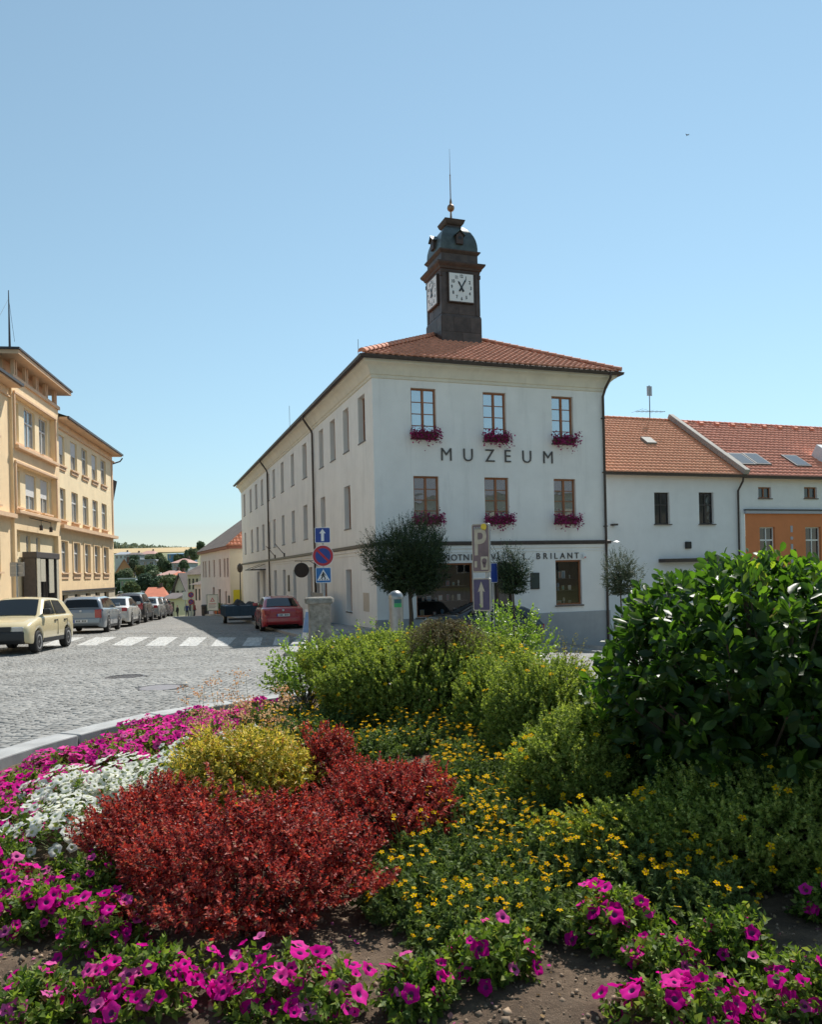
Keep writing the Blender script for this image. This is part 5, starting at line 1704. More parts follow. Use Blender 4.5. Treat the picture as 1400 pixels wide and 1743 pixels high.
plate(b, 'red_bar', [(-.25 * c45 - w_ * c45, z2 + .25 * c45 - w_ * c45), (.25 * c45 - w_ * c45, z2 - .25 * c45 - w_ * c45), (.25 * c45 + w_ * c45, z2 - .25 * c45 + w_ * c45), (-.25 * c45 + w_ * c45, z2 + .25 * c45 + w_ * c45)], -.0235, M_sred)
b = sq_sign(z3, M_slblue, 'crossing_sign')
plate(b, 'triangle', [(-.205, z3 - .17), (.205, z3 - .17), (0, z3 + .19)], -.018, M_swhite)
plate(b, 'walker_head', circ(.024, 0, z3 + .085, 12), -.0235, M_black)
plate(b, 'walker', [(-.085, z3 - .12), (-.05, z3 - .12), (0, z3 - .035), (.04, z3 - .12), (.075, z3 - .12), (.025, z3 + .0), (.03, z3 + .03), (.07, z3 - .03), (.085, z3 - .015), (.035, z3 + .062), (-.03, z3 + .062), (-.08, z3 - .02), (-.062, z3 - .032), (-.025, z3 + .02)], -.0235, M_black)
for k in range(4):
    x = -.13 + k * .087
    plate(b, 'stripe', [(x - .02, z3 - .155), (x + .02, z3 - .155), (x * .85 + .014, z3 - .125), (x * .85 - .014, z3 - .125)], -.0235, M_black)

# parking board, sun-faded, turned a little to the left
p = at(820, 933, 16)
zg = float(gz(p.x, p.y))
M_fade1 = surf('faded_violet', (.17, .115, .125), .5, .25, 3.5)
M_fade2 = surf('faded_indigo', (.065, .05, .11), .5, .35, 2.6)
M_fcream = surf('faded_cream', (.46, .4, .31), .5, .15, 6)
ps = thing('parking_sign', 'tall faded parking sign with P above a second arrow panel', 'road sign', (p.x, p.y, zg), R(-38))
zc, zd = p.z - zg, at(823, 1012, 16).z - zg
MB().tube([(.1, .06, 0), (.1, .06, zc + .4)], .045, 10).build('pole', M_pole, ps)
b = MB().prism(rrect(.43, 1.01, .04, 0, zc), 1, -.025, .025).build('upper_panel', M_sback, ps, bev=.006)
plate(b, 'border', rrect(.42, .99, .04, 0, zc), -.026, M_fcream)
plate(b, 'field', rrect(.38, .95, .03, 0, zc), -.0305, M_fade1)
letter('letter_p', 'P', .78, M_fcream, b, (-.015, -.0375, zc + .1), depth=.004, bold=.012, sx=.82)
plate(b, 'sticker', circ(.07, .09, zc + .43, 16), -.0355, surf('sticker_yellow', (.7, .5, .04), .5, .1, 8))
plate(b, 'ticket_box', rrect(.17, .27, .015, .09, zc - .31), -.0355, M_fcream)
plate(b, 'ticket_coin', circ(.06, .09, zc - .27, 18), -.041, M_fade1)
plate(b, 'ticket_drop', [(.045, zc - .29), (.135, zc - .29), (.115, zc - .4), (.065, zc - .4)], -.041, M_fade1)
plate(b, 'small_label', rrect(.06, .13, .01, -.12, zc - .33), -.0355, M_fcream)
for k in range(3):
    plate(b, 'worn_print', rrect(.04, .055, .008, -.13 + k * .06, zc + .41), -.0355, M_sback)
c_ = MB().prism(rrect(.43, .68, .04, 0, zd), 1, -.025, .025).build('lower_panel', M_sback, ps, bev=.006)
plate(c_, 'border', rrect(.42, .665, .04, 0, zd), -.026, M_fcream)
plate(c_, 'field', rrect(.38, .625, .03, 0, zd), -.0305, M_fade2)
plate(c_, 'arrow', [(-.035, zd - .26), (.035, zd - .26), (.035, zd + .08), (.085, zd + .05), (0, zd + .27), (-.085, zd + .05), (-.035, zd + .08)], -.0355, M_fcream)

p = at(841, 975, 26.2)
zg = float(gz(p.x, p.y))
bs = thing('blue_sign', 'narrow blue sign on a post peeking out behind the parking sign', 'road sign', (p.x, p.y, zg), R(40))
MB().tube([(0, .04, 0), (0, .04, p.z - zg + .34)], .028, 8).build('pole', M_pole, bs)
b = plate(bs, 'panel', rrect(.34, .66, .03, 0, p.z - zg), 0, M_swhite, .012)
plate(b, 'field', rrect(.31, .63, .025, 0, p.z - zg), -.0125, M_sblue)

# parking meter: steel column with a domed head
p = at(674, 1005, 22)
zg = float(gz(p.x, p.y)) + .125
hm = p.z - zg
pm = thing('parking_meter', 'stainless steel parking meter column with rounded top', 'parking meter', (p.x, p.y, zg))
M_steel = surf('brushed_steel', (.3, .3, .295), .38, .12, 9, metal=.8)
r = .2
MB().lathe([(r + .03, 0), (r + .03, .04), (r, .05), (r, hm - .24)], 28).build('column', M_steel, pm, 40)
MB().lathe([(r + .012, hm - .24), (r + .012, hm - .2)] + [((r + .012) * math.cos(a), hm - .2 + .2 * math.sin(a)) for a in np.linspace(.1, 1.5, 8)], 28).build('dome', M_steel, pm, 40)
lb = MB()
for z0, z1_, m in ((hm - .47, hm - .36, 0), (hm - .358, hm - .245, 1)):
    k = [( (r + .006) * math.sin(a), -(r + .006) * math.cos(a)) for a in np.linspace(R(-15), R(50), 7)]
    lb.add([(x, y, z0) for x, y in k] + [(x, y, z1_) for x, y in k], [(i, i + 1, 8 + i, 7 + i) for i in range(6)], m)
lb.build('screen_label', [surf('label_green', (.03, .3, .1), .4, .1, 9), surf('label_teal', (.015, .1, .11), .4, .1, 9)], pm)

# old stone pillar
p = at(543, 1016, 22)
zg = float(gz(p.x, p.y)) + .1
hp_ = p.z - zg
sp2 = thing('stone_pillar', 'weathered stone pillar with an overhanging cap at the pavement corner', 'pillar', (p.x, p.y, zg), R(12))
def stone_mat():
    m, nt, pr, out = nodes('mossy_sandstone')
    c = _ramp(nt, noise(nt, 6, 8, .7), [(.3, (.13, .12, .1)), (.5, (.26, .245, .21)), (.7, (.38, .36, .32))])
    c = mixc(nt, c, (.1, .105, .085), _ramp(nt, noise(nt, 2.3, 5, .6), [(.5, (0, 0, 0)), (.7, (.8, .8, .8))]))
    nt.links.new(c, pr.inputs['Base Color'])
    pr.inputs['Roughness'].default_value = .95
    bump(nt, noise(nt, 18, 8, .7), .8, .04, pr.inputs['Normal'])
    return m
M_stone = stone_mat()
def rough_lathe(prof, n=26, sq=.0, amp=.012):
    mb = MB()
    mb.lathe(prof, n)
    out = []
    for x, y, z in mb.v:
        a = math.atan2(y, x)
        k = 1 + sq * (max(abs(math.cos(a)), abs(math.sin(a))) ** -1 - 1)
        d = random.uniform(-amp, amp)
        out.append((x * k + d * math.cos(a), y * k + d * math.sin(a), z + random.uniform(-amp, amp) * .4))
    mb.v = out
    return mb
rough_lathe([(.3, -.3), (.315, .1), (.31, .4), (.3, .7), (.305, hp_ - .22), (.33, hp_ - .16)], 26, .8).build('shaft', M_stone, sp2, 50)
rough_lathe([(.33, hp_ - .19), (.4, hp_ - .17), (.405, hp_ - .06), (.37, hp_ - .01), (.1, hp_)], 28, .7, .01).build('cap', M_stone, sp2, 50)
p = at(526, 1038, 24.3)
ab = thing('pavement_board', 'small blue and white pavement board left of the stone pillar', 'a-board', (p.x, p.y, float(gz(p.x, p.y)) + .125), R(-50))
for s_ in (-1, 1):
    A4 = Matrix.Translation((0, s_ * .16, 0)) @ Matrix.Rotation(s_ * R(11), 4, 'X')
    b = MB(A4).box(-.2, .2, -.012, .012, 0, .92).build('leaf_panel', M_swhite, ab, bev=.01)
    MB(A4).box(-.17, .17, s_ * .013 - .003, s_ * .013 + .003, .2, .86).build('poster', surf('poster_blue', (.12, .26, .5), .5, .2, 6), b)

# railing of the entrance ramp along the museum
v0, v1 = lv(585, 1030), lv(560, 1030)
p = MU_O + MU_V * v0 - MU_U * .9
rg = thing('ramp_railing', 'grey slatted railing panel by the museum side entrance', 'railing', (p.x, p.y, float(gz(p.x, p.y)) + .1), MU_A)
ln_ = (v1 - v0) * .9
MB().box(-.08, .08, 0, ln_, 0, .55).build('ramp_wall', surf('ramp_concrete', (.42, .37, .31), .85, .1, 3), rg)
for z in (.62, 1.42):
    MB().box(-.03, .03, 0, ln_, z, z + .05).build('rail', M_sback, rg)
for k in range(22):
    y = ln_ * (k + .5) / 22
    MB().box(-.012, .012, y - .055, y + .055, .672, 1.418).build('slat', M_sback, rg)
for y in (.02, ln_ - .02):
    MB().box(-.035, .035, y - .035, y + .035, .552, 1.5).build('post', M_sback, rg)

# back of a sign on the far pavement
p = at(29, 969, 27.5)
zg = float(gz(p.x, p.y))
ls = thing('road_sign', 'back of a grey rectangular road sign before the yellow building', 'road sign', (p.x, p.y, zg), R(-6))
MB().tube([(0, -.04, 0), (0, -.04, p.z - zg + .2)], .03, 8).build('pole', M_pole, ls)
b = plate(ls, 'panel', rrect(.54, .5, .03, 0, p.z - zg), 0, M_sback, .012)
for dz in (-.13, .13):
    MB().box(-.22, .22, -.035, -.0125, p.z - zg + dz - .02, p.z - zg + dz + .02).build('clamp', M_pole, b)

# far street furniture at the bend
p = at(410, 1040, 66)
zg = float(gz(p.x, p.y))
lp = thing('street_lamp', 'thin street lamp with a round lantern near the pink house', 'street lamp', (p.x, p.y, zg))
zt_ = at(410, 974, 66).z - zg
MB().tube([(0, 0, 0), (0, 0, zt_)], .06, 8, r2=.04).build('post', M_slate, lp)
MB().lathe([(.06, zt_ - .02), (.2, zt_ + .08), (.26, zt_ + .35), (.2, zt_ + .6), (.08, zt_ + .7), (.02, zt_ + .78)], 14).build('lantern', surf('lantern_smoke', (.1, .08, .06), .4, .2, 6), lp, 50)
p = at(362, 1042, 68)
zg = float(gz(p.x, p.y))
ib = thing('notice_board', 'white notice board with a red triangle at the street bend', 'notice board', (p.x, p.y, zg), R(4))
q0, q1 = at(352, 1040, 68).z - zg, at(352, 1012, 68).z - zg
b = MB().box(-.5, .5, -.03, .03, q0, q1).build('panel', surf('notice_white', (.66, .68, .64), .6, .04, 4), ib, bev=.01)
f = MB()
f.box(-.5, .5, -.036, -.0305, q1 - .05, q1).box(-.5, .5, -.036, -.0305, q0, q0 + .05).box(-.5, -.45, -.036, -.0305, q0 + .05, q1 - .05).box(.45, .5, -.036, -.0305, q0 + .05, q1 - .05)
f.build('green_edge', surf('notice_green', (.12, .2, .14), .6, .1, 4), b)
zm = (q0 + q1) / 2
plate(b, 'red_triangle', [(-.2, zm + .1), (.2, zm + .1), (0, zm + .45)], -.031, M_sred, .005)
plate(b, 'triangle_field', [(-.11, zm + .15), (.11, zm + .15), (0, zm + .34)], -.0365, M_swhite, .004)
for k in range(4):
    plate(b, 'text_line', [(-.32, zm - .12 - k * .11), (.32 - .1 * (k % 2), zm - .12 - k * .11), (.32 - .1 * (k % 2), zm - .08 - k * .11), (-.32, zm - .08 - k * .11)], -.031, M_sred if k == 0 else M_sback, .004)
for x in (-.4, .4):
    MB().box(x - .04, x + .04, .032, .1, 0, q1 - .1).build('leg', M_slate, ib)
p = at(325, 1020, 84)
zg = float(gz(p.x, p.y))
np_ = thing('sign_post', 'pole with two round no-parking signs at the street bend', 'road signs', (p.x, p.y, zg), R(5))
za_, zb_ = at(325, 1012.5, 84).z - zg, at(325, 1024.5, 84).z - zg
MB().tube([(0, .04, 0), (0, .04, za_ + .4)], .04, 8).build('pole', M_pole, np_)
for z in (za_, zb_):
    b = plate(np_, 'no_parking_sign', circ(.31, 0, z, 20), 0, M_sred, .012)
    plate(b, 'blue_disc', circ(.22, 0, z, 20), -.0125, M_sblue, .006)
    plate(b, 'red_bar', [(-.2, z + .15), (.15, z - .2), (.2, z - .15), (-.15, z + .2)], -.019, M_sred, .005)
p = at(315, 1014, 86)
zg = float(gz(p.x, p.y))
ds = thing('direction_sign', 'pale rectangular direction sign left of the no-parking signs', 'road sign', (p.x, p.y, zg))
MB().tube([(0, .04, 0), (0, .04, p.z - zg + .4)], .04, 8).build('pole', M_pole, ds)
plate(ds, 'panel', rrect(.6, .9, .05, 0, p.z - zg), 0, M_swhite, .012)
p = at(348, 1041, 70)
zg = float(gz(p.x, p.y))
bn = thing('litter_bin', 'dark litter bin at the corner of the pink house', 'litter bin', (p.x, p.y, zg))
MB().lathe([(.22, 0), (.26, .1), (.28, .85), (.3, .88), (.3, .95), (.2, 1.02)], 16).build('drum', M_slate, bn, 40)
MB().box(-.12, .12, -.285, -.27, .62, .76).build('slot', M_black, bn)
for k, (px, col, lab) in enumerate(((371, (.5, .16, .06), 'orange flower tub under the notice board'), (377, (.45, .12, .08), 'reddish flower tub by the arched door of the pink house'))):
    p = at(px, 1045, 69)
    zg = float(gz(p.x, p.y))
    tb_ = thing('flower_tub', lab, 'planter', (p.x, p.y, zg))
    MB().lathe([(.22, 0), (.3, .5), (.33, .52), (.33, .58), (.28, .58)], 14).build('tub', surf('terracotta_%d' % k, col, .8, .1, 5), tb_, 40)
    P_ = rng.normal(0, 1, (120, 3)) * [.2, .2, .14] + [0, 0, .75]
    X_, Y_, Z_ = frames(rng.normal(size=(120, 3)), rng.normal(size=(120, 3)))
    V, Fq = replicate([(-.5, 0, 0), (.5, 0, 0), (.5, 1, 0), (-.5, 1, 0)], [(0, 1, 2, 3)], P_, X_, Y_, Z_, .12)
    link('foliage', fast_mesh('foliage', V, Fq, leafmat('tub_leaf', [(0, (.06, .12, .03)), (.6, (.12, .2, .05)), (1, (.5, .1, .1))])), tb_, kind='stuff')

# people walking at the bend
def person(label, px, py, D, coat, legs, yaw=0.0):
    p = at(px, py, D)
    zg = float(gz(p.x, p.y))
    me = bpy.data.meshes.new('person')
    J = [(0, 0, .95, .15), (0, 0, 1.15, .13), (0, 0, 1.38, .16), (0, 0, 1.5, .06), (0, -.01, 1.6, .09), (0, 0, 1.72, .085),
         (.2, 0, 1.4, .06), (.25, .02, 1.13, .045), (.27, -.06, .9, .038), (-.2, 0, 1.4, .06), (-.25, -.02, 1.13, .045), (-.26, -.1, .9, .038),
         (.1, 0, .88, .095), (.1, -.08, .5, .065), (.1, .0, .08, .05), (.1, -.14, .04, .045), (-.1, 0, .88, .095), (-.1, .08, .5, .065), (-.1, .2, .1, .05), (-.1, .08, .05, .045)]
    E = [(0, 1), (1, 2), (2, 3), (3, 4), (4, 5), (2, 6), (6, 7), (7, 8), (2, 9), (9, 10), (10, 11), (0, 12), (12, 13), (13, 14), (14, 15), (0, 16), (16, 17), (17, 18), (18, 19)]
    me.from_pydata([j[:3] for j in J], E, [])
    o = bpy.data.objects.new('person', me)
    COL.objects.link(o)
    sk_ = o.modifiers.new('skin', 'SKIN')
    sv = me.skin_vertices[0].data
    for k, j in enumerate(J):
        sv[k].radius = (j[3], j[3])
    sv[0].use_root = True
    sb = o.modifiers.new('sub', 'SUBSURF')
    sb.levels = sb.render_levels = 1
    m, nt, pr, out = nodes('clothes')
    tc = nt.nodes.new('ShaderNodeTexCoord')
    sx_ = nt.nodes.new('ShaderNodeSeparateXYZ')
    nt.links.new(tc.outputs['Object'], sx_.inputs[0])
    mr = nt.nodes.new('ShaderNodeMath')
    mr.operation = 'DIVIDE'
    mr.inputs[1].default_value = 1.8
    nt.links.new(sx_.outputs[2], mr.inputs[0])
    c = _ramp(nt, mr.outputs[0], [(0, (.03, .03, .03)), (.05, legs), (.53, coat), (.82, (.5, .3, .22)), (.93, (.06, .04, .03))])
    nt.nodes[-1].color_ramp.interpolation = 'CONSTANT'
    nt.links.new(c, pr.inputs['Base Color'])
    pr.inputs['Roughness'].default_value = .9
    me.materials.append(m)
    o.location, o.rotation_euler = (p.x, p.y, zg), (0, 0, yaw)
    tag(o, label, 'person')
person('walking person in a dark blue jacket at the street bend', 318, 1040, 88, (.03, .05, .16), (.02, .02, .03), .4)
person('person dressed in black standing left of the street signs', 302, 1042, 92, (.02, .02, .022), (.015, .015, .018), -.8)
person('person in a reddish top beside the pink house', 331, 1042, 86, (.3, .06, .06), (.04, .04, .06), 2.2)

# a bird high in the sky
p = at(1171, 230, 60)
bd = thing('bird', 'small dark bird gliding in the sky on the right', 'bird', tuple(p), R(25))
MB().lathe([(.004, -.14), (.022, -.1), (.03, -.02), (.024, .05), (.016, .08), (.012, .11), (.002, .135)], 10, axis=1).build('body', surf('plumage', (.03, .03, .035), .8, .2, 20), bd, 60)
for s_ in (-1, 1):
    MB().add([(s_ * .015, .05, .005), (s_ * .1, .05, .05), (s_ * .24, -.05, .04), (s_ * .1, -.02, .045), (s_ * .015, -.05, .005), (s_ * .1, .05, .042), (s_ * .1, -.02, .037)], [(0, 1, 3, 4), (1, 2, 3), (0, 5, 6, 4), (5, 2, 6)]).build('wing', MATS['plumage'], bd)
MB().add([(-.012, -.1, 0), (.012, -.1, 0), (.035, -.2, .004), (0, -.17, 0), (-.035, -.2, .004)], [(0, 1, 2, 3), (0, 3, 4)]).build('tail', MATS['plumage'], bd)

# ================================================================== PLANTS
DIA_V = [(0, 0, 0), (-.5, .45, .10), (0, 1, 0), (.5, .45, .10)]
DIA_F = [(0, 1, 2), (0, 2, 3)]
OVAL_V = [(0, 0, 0), (-.3, .22, .05), (0, .25, -.02), (.3, .22, .05), (-.48, .58, .06), (0, .6, -.03), (.48, .58, .06), (-.3, .86, .02), (0, .88, -.05), (.3, .86, .02), (0, 1, -.09)]
OVAL_F = [(0, 2, 1), (0, 3, 2), (1, 2, 5), (1, 5, 4), (2, 3, 6), (2, 6, 5), (4, 5, 8), (4, 8, 7), (5, 6, 9), (5, 9, 8), (7, 8, 10), (8, 9, 10)]
UP = np.array([0, 0, 1.0])
# compound leaf: three leaflets; and a sprig of five for fine foliage
def _multi(angs, lens):
    v_, f_ = [], []
    for a_, l_ in zip(angs, lens):
        o_ = len(v_)
        c_, s_ = math.cos(a_), math.sin(a_)
        for x_, y_, z_ in DIA_V:
            x2, y2 = x_ * .62 * l_, y_ * l_
            v_.append((x2 * c_ + y2 * s_, -x2 * s_ + y2 * c_, z_ * l_))
        f_ += [tuple(o_ + k for k in q) for q in DIA_F]
    return v_, f_
TRI_V, TRI_F = _multi((-.95, 0, .95), (.8, 1, .8))
SPR_V, SPR_F = _multi((-1.3, -.6, 0, .6, 1.3), (.6, .85, 1, .85, .6))

def dome_dirs(n, low=-.25):
    d = unit(rng.normal(size=(n * 3, 3)))
    d = d[d[:, 2] > low][:n]
    return d

class Lump:
    """uneven outline of a crown: bumps spread over the sphere"""
    def __init__(self, k=14, amp=.16, width=.35):
        self.c = dome_dirs(k, -.6)
        self.a = rng.uniform(-amp, amp, len(self.c))
        self.w = width
    def __call__(self, d):
        dd = 1 - d @ self.c.T
        return 1 + (self.a * np.exp(-dd / (self.w ** 2))).sum(1)

def shoots(n, c, rad, lump, nl, slen, leaf, aspect=.45, up=.5, low=-.25, inner=.35, spread=.9, jitter=.3, zc=.45, box=0.0):
    """leaves set round many twigs that stick out of a lumpy crown"""
    d = dome_dirs(n, low)
    n = len(d)
    r = lump(d) * (1 - inner * rng.random(n) ** 2)
    if box:                      # squarer, hedge-like body
        r = r * (1 + box * ((np.abs(d) ** 4).sum(1) ** -.25 - 1))
    rad = np.array(rad, float)
    H_ = rad[2]
    ctr = np.array([c[0], c[1], c[2] + H_ * zc])
    p = ctr + d * r[:, None] * np.array([rad[0], rad[1], H_ * (1 - zc)])
    p[:, 2] = np.maximum(p[:, 2], c[2] + .01)
    ax = unit(d * [1, 1, .7] + UP * up + rng.normal(0, jitter, (n, 3)))
    t = np.tile(np.linspace(0, 1, nl), n)
    A_ = np.repeat(ax, nl, 0)
    P_ = np.repeat(p, nl, 0) + A_ * ((t - .55) * slen * np.repeat(rng.uniform(.7, 1.3, n), nl))[:, None]
    side = unit(np.cross(A_, rng.normal(size=A_.shape)))
    D = unit(A_ * (.35 + .5 * t)[:, None] + side * spread + rng.normal(0, .25, A_.shape))
    S = leaf * rng.uniform(.65, 1.25, len(P_)) * (1.0 - .35 * t)
    X, Y, Z = frames(D, A_ + rng.normal(0, .6, A_.shape))
    return P_, X, Y, Z, np.stack([S * aspect, S, S * .8], 1), p, ax

def foliage(parent, name, sets, m, tv=DIA_V, tf=DIA_F):
    Vs, Fs, o = [], [], 0
    for s in sets:
        V, Fq = replicate(tv, tf, *s[:5])
        Vs.append(V)
        Fs.append(Fq + o)
        o += len(V)
    return link(name, fast_mesh(name, np.concatenate(Vs), np.concatenate(Fs), m), parent, kind='stuff')

def twigs(parent, name, c, tips, m, r=.004, n=40):
    """stems from the root crown out to some of the twig tips, joined"""
    idx = rng.choice(len(tips), min(n, len(tips)), replace=False)
    mb = MB()
    for i in idx:
        t = Vector(tips[i])
        b = Vector((c[0] + random.uniform(-.06, .06), c[1] + random.uniform(-.06, .06), c[2] - .02))
        mid = b.lerp(t, .5) + Vector((random.uniform(-.03, .03), random.uniform(-.03, .03), .06))
        mb.tube([b, mid, t], r, 4, r2=r * .35, cap=False)
    o = mb.build(name, m, parent)
    o['kind'] = 'stuff'
    return o

M_bark = surf('brown_bark', (.09, .065, .045), .9, .3, 20, .5, 40, .01)
M_gstem = surf('green_stem', (.11, .15, .05), .7, .2, 20)
M_barb = leafmat('barberry_leaf', [(0, (.05, .016, .02)), (.25, (.16, .026, .03)), (.52, (.38, .05, .044)), (.82, (.58, .12, .08)), (.96, (.44, .22, .15)), (1, (.16, .15, .05))], .4, .5, (1.4, .75, .6), .3)
M_golds = leafmat('golden_leaf', [(0, (.14, .17, .025)), (.3, (.32, .33, .045)), (.65, (.72, .6, .1)), (.9, (.82, .66, .2)), (1, (.6, .26, .13))], .42, .5, (1.2, 1.1, .6))
M_pot = leafmat('cinquefoil_leaf', [(0, (.09, .135, .035)), (.35, (.2, .27, .06)), (.7, (.32, .4, .1)), (1, (.46, .5, .18))], .5, .6, (1.2, 1.2, .5), .1)
M_bid = leafmat('feathery_leaf', [(0, (.07, .11, .035)), (.5, (.14, .2, .06)), (1, (.24, .31, .1))], .42, .6, (1.15, 1.2, .6), .2)
M_petl = leafmat('petunia_leaf', [(0, (.05, .09, .02)), (.5, (.13, .2, .035)), (.85, (.24, .32, .06)), (1, (.3, .3, .12))], .42, .55, (1.2, 1.3, .5), .25)
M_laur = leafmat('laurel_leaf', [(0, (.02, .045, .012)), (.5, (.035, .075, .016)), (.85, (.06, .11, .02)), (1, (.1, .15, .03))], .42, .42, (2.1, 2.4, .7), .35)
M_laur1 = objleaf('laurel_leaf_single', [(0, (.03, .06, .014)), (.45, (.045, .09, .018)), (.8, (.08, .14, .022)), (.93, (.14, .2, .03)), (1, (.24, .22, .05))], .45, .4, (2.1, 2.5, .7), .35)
M_bright = leafmat('bright_shoot_leaf', [(0, (.1, .17, .03)), (.5, (.19, .29, .045)), (1, (.3, .38, .08))], .45, .4, (1.3, 1.4, .6))
M_junip = leafmat('dying_juniper', [(0, (.07, .055, .025)), (.5, (.16, .115, .05)), (.8, (.14, .15, .045)), (1, (.24, .18, .09))], .25, .7)
M_yew = leafmat('dark_tree_leaf', [(0, (.016, .034, .014)), (.5, (.034, .06, .02)), (1, (.06, .095, .03))], .25, .45)
M_mag = objleaf('magenta_petal', [(0, (.45, .006, .2)), (.4, (.74, .012, .33)), (.8, (.86, .035, .4)), (1, (.86, .2, .5))], .5, .7, (1.15, .8, 1.05), .0)
M_pink = objleaf('pink_petal', [(0, (.6, .02, .3)), (.4, (.8, .045, .36)), (.85, (.86, .12, .44)), (1, (.86, .3, .55))], .5, .7, (1.15, .9, 1.1), .0)
M_wpet = objleaf('white_petal', [(0, (.76, .77, .70)), (1, (.86, .86, .82))], .5, .7, (1, 1, .92), .0)
M_throat = surf('petal_throat', (.14, .004, .1), .6, .1, 9)
M_wthroat = surf('pale_throat', (.4, .42, .15), .6, .1, 9)
M_yelp_ = objleaf('yellow_petal', [(0, (.7, .36, .004)), (1, (.86, .54, .008))], .35, .8, (1, .85, .3), .0)
M_yelp_j = leafmat('yellow_petal_far', [(0, (.68, .36, .008)), (1, (.8, .52, .02))], .3, .5, (1, .9, .4), .3)
M_disc = surf('orange_disc', (.45, .17, .01), .7, .1, 9)

# --- flower meshes
def petunia_mesh(name, m1, m2, rad):
    """ruffled five-lobed trumpet"""
    n = 20
    vs_ = [(0, 0, -.6)]
    ph, fl = random.uniform(0, 6.28), random.uniform(-.16, .2)
    lob = [random.uniform(.85, 1.12) for _ in range(5)]
    rings = ((.16, -.3, 0), (.3, -.1, .0), (.62, .04 + fl * .4, .35), (1.0, .04 + fl, 1.0))
    for r, z, w in rings:
        for j in range(n):
            a = 2 * math.pi * j / n
            c5 = math.cos(2.5 * a) ** 2                      # 1 at the lobe middles, 0 in the notches
            rr_ = r * (1 - .2 * w * (1 - c5)) * (1 + w * (lob[int(j / 4) % 5] - 1))
            zz = z + w * (.1 * math.sin(2 * a + ph) + .07 * math.sin(7 * a + ph * 2)) - .1 * w * (1 - c5)
            vs_.append((rr_ * math.cos(a), rr_ * math.sin(a), zz + random.uniform(-.02, .02) * w))
    fs = [(0, 1 + j, 1 + (j + 1) % n) for j in range(n)]
    mi = [1] * n
    for q in range(3):
        b_ = 1 + q * n
        for j in range(n):
            fs += [(b_ + j, b_ + n + j, b_ + n + (j + 1) % n), (b_ + j, b_ + n + (j + 1) % n, b_ + (j + 1) % n)]
            mi += [1 if q == 0 else 0] * 2
    return fast_mesh(name, np.array(vs_) * rad, np.array(fs), [m1, m2], mi, smooth=True)

def star_mesh(name, m1, m2, rad, petals=5):
    vs_, fs, mi = [], [], []
    for k in range(petals):
        a = 2 * math.pi * k / petals
        c, s = math.cos(a), math.sin(a)
        b = len(vs_)
        for x, y, z in ((.15, 0, .0), (.6, -.36, .08), (1.0, -.12, .02), (1.0, .12, .02), (.6, .36, .08)):
            vs_.append((x * c - y * s, x * s + y * c, z + random.uniform(-.04, .06)))
        fs += [(b, b + 1, b + 2), (b, b + 2, b + 3), (b, b + 3, b + 4)]
        mi += [0, 0, 0]
    b = len(vs_)
    vs_ += [(0, 0, .16)] + [(.24 * math.cos(t), .24 * math.sin(t), .07) for t in np.linspace(0, 2 * np.pi, 6, endpoint=False)]
    fs += [(b, b + 1 + j, b + 1 + (j + 1) % 6) for j in range(6)]
    mi += [1] * 6
    return fast_mesh(name, np.array(vs_) * rad, np.array(fs), [m1, m2], mi)

MAG = [petunia_mesh('flower', M_mag, M_throat, .031 * s) for s in (.9, 1, 1.1, .75, 1.15, .6)]
PNK = [petunia_mesh('flower', M_pink, M_throat, .035 * s) for s in (.9, 1, 1.12, .75, 1.2)]
WHT = [petunia_mesh('flower', M_wpet, M_wthroat, .036 * s) for s in (.9, 1, 1.1, .8)]
STAR = [star_mesh('flower', M_yelp_, M_disc, .0135 * s) for s in (.85, 1, 1.15)]
CINQ = [star_mesh('flower', M_yelp_, M_disc, .0175 * s) for s in (.9, 1.1)]

def place(me, parent, p, nrm, name='flower', scale=1.0):
    o = link(name, me, parent)
    q = Vector(nrm).to_track_quat('Z', 'Y')
    o.matrix_local = Matrix.LocRotScale(Vector(p), q @ Matrix.Rotation(random.uniform(0, 6.28), 3, 'Z').to_quaternion(), (scale,) * 3)
    return o

def gzb(x, y):
    return float(bed_z(x, y))

# --- red barberries
def barberry(label, x, y, rx, ry, h, n):
    z = gzb(x, y)
    t = thing('barberry_shrub', label, 'shrub', (x, y, z), 0, 'red barberries in the bed')
    lu = Lump(80, .42, .14)
    rad = (rx, ry, h)
    a = shoots(n, (0, 0, 0), rad, lu, 30, .085, .0235, .6, .75, -.6, .2, .8)
    b = shoots(int(n * .55), (0, 0, 0), (rx * .8, ry * .8, h * .85), lu, 20, .085, .034, .6, .5, -.8, .45)
    s = shoots(int(n * .14), (0, 0, 0), (rx * 1.0, ry * 1.0, h * 1.0), lu, 40, .12, .02, .6, 1.5, .1, .05, .75, .15)
    foliage(t, 'foliage', [a, b, s], M_barb)
    twigs(t, 'stems', (0, 0, 0), a[5][a[5][:, 2] < h * .8], M_bark, .005, 30)
barberry('broad dark red barberry in front, above the magenta petunias', -.73, 3.42, .52, .45, .43, 850)
barberry('maroon barberry on the left beside the white petunias', -1.36, 3.98, .34, .34, .42, 480)
barberry('bright red barberry right of the front one, beside yellow flowers', -.14, 4.3, .37, .33, .42, 520)
barberry('small red barberry peeking out behind the golden shrub', -.56, 5.05, .2, .2, .44, 220)

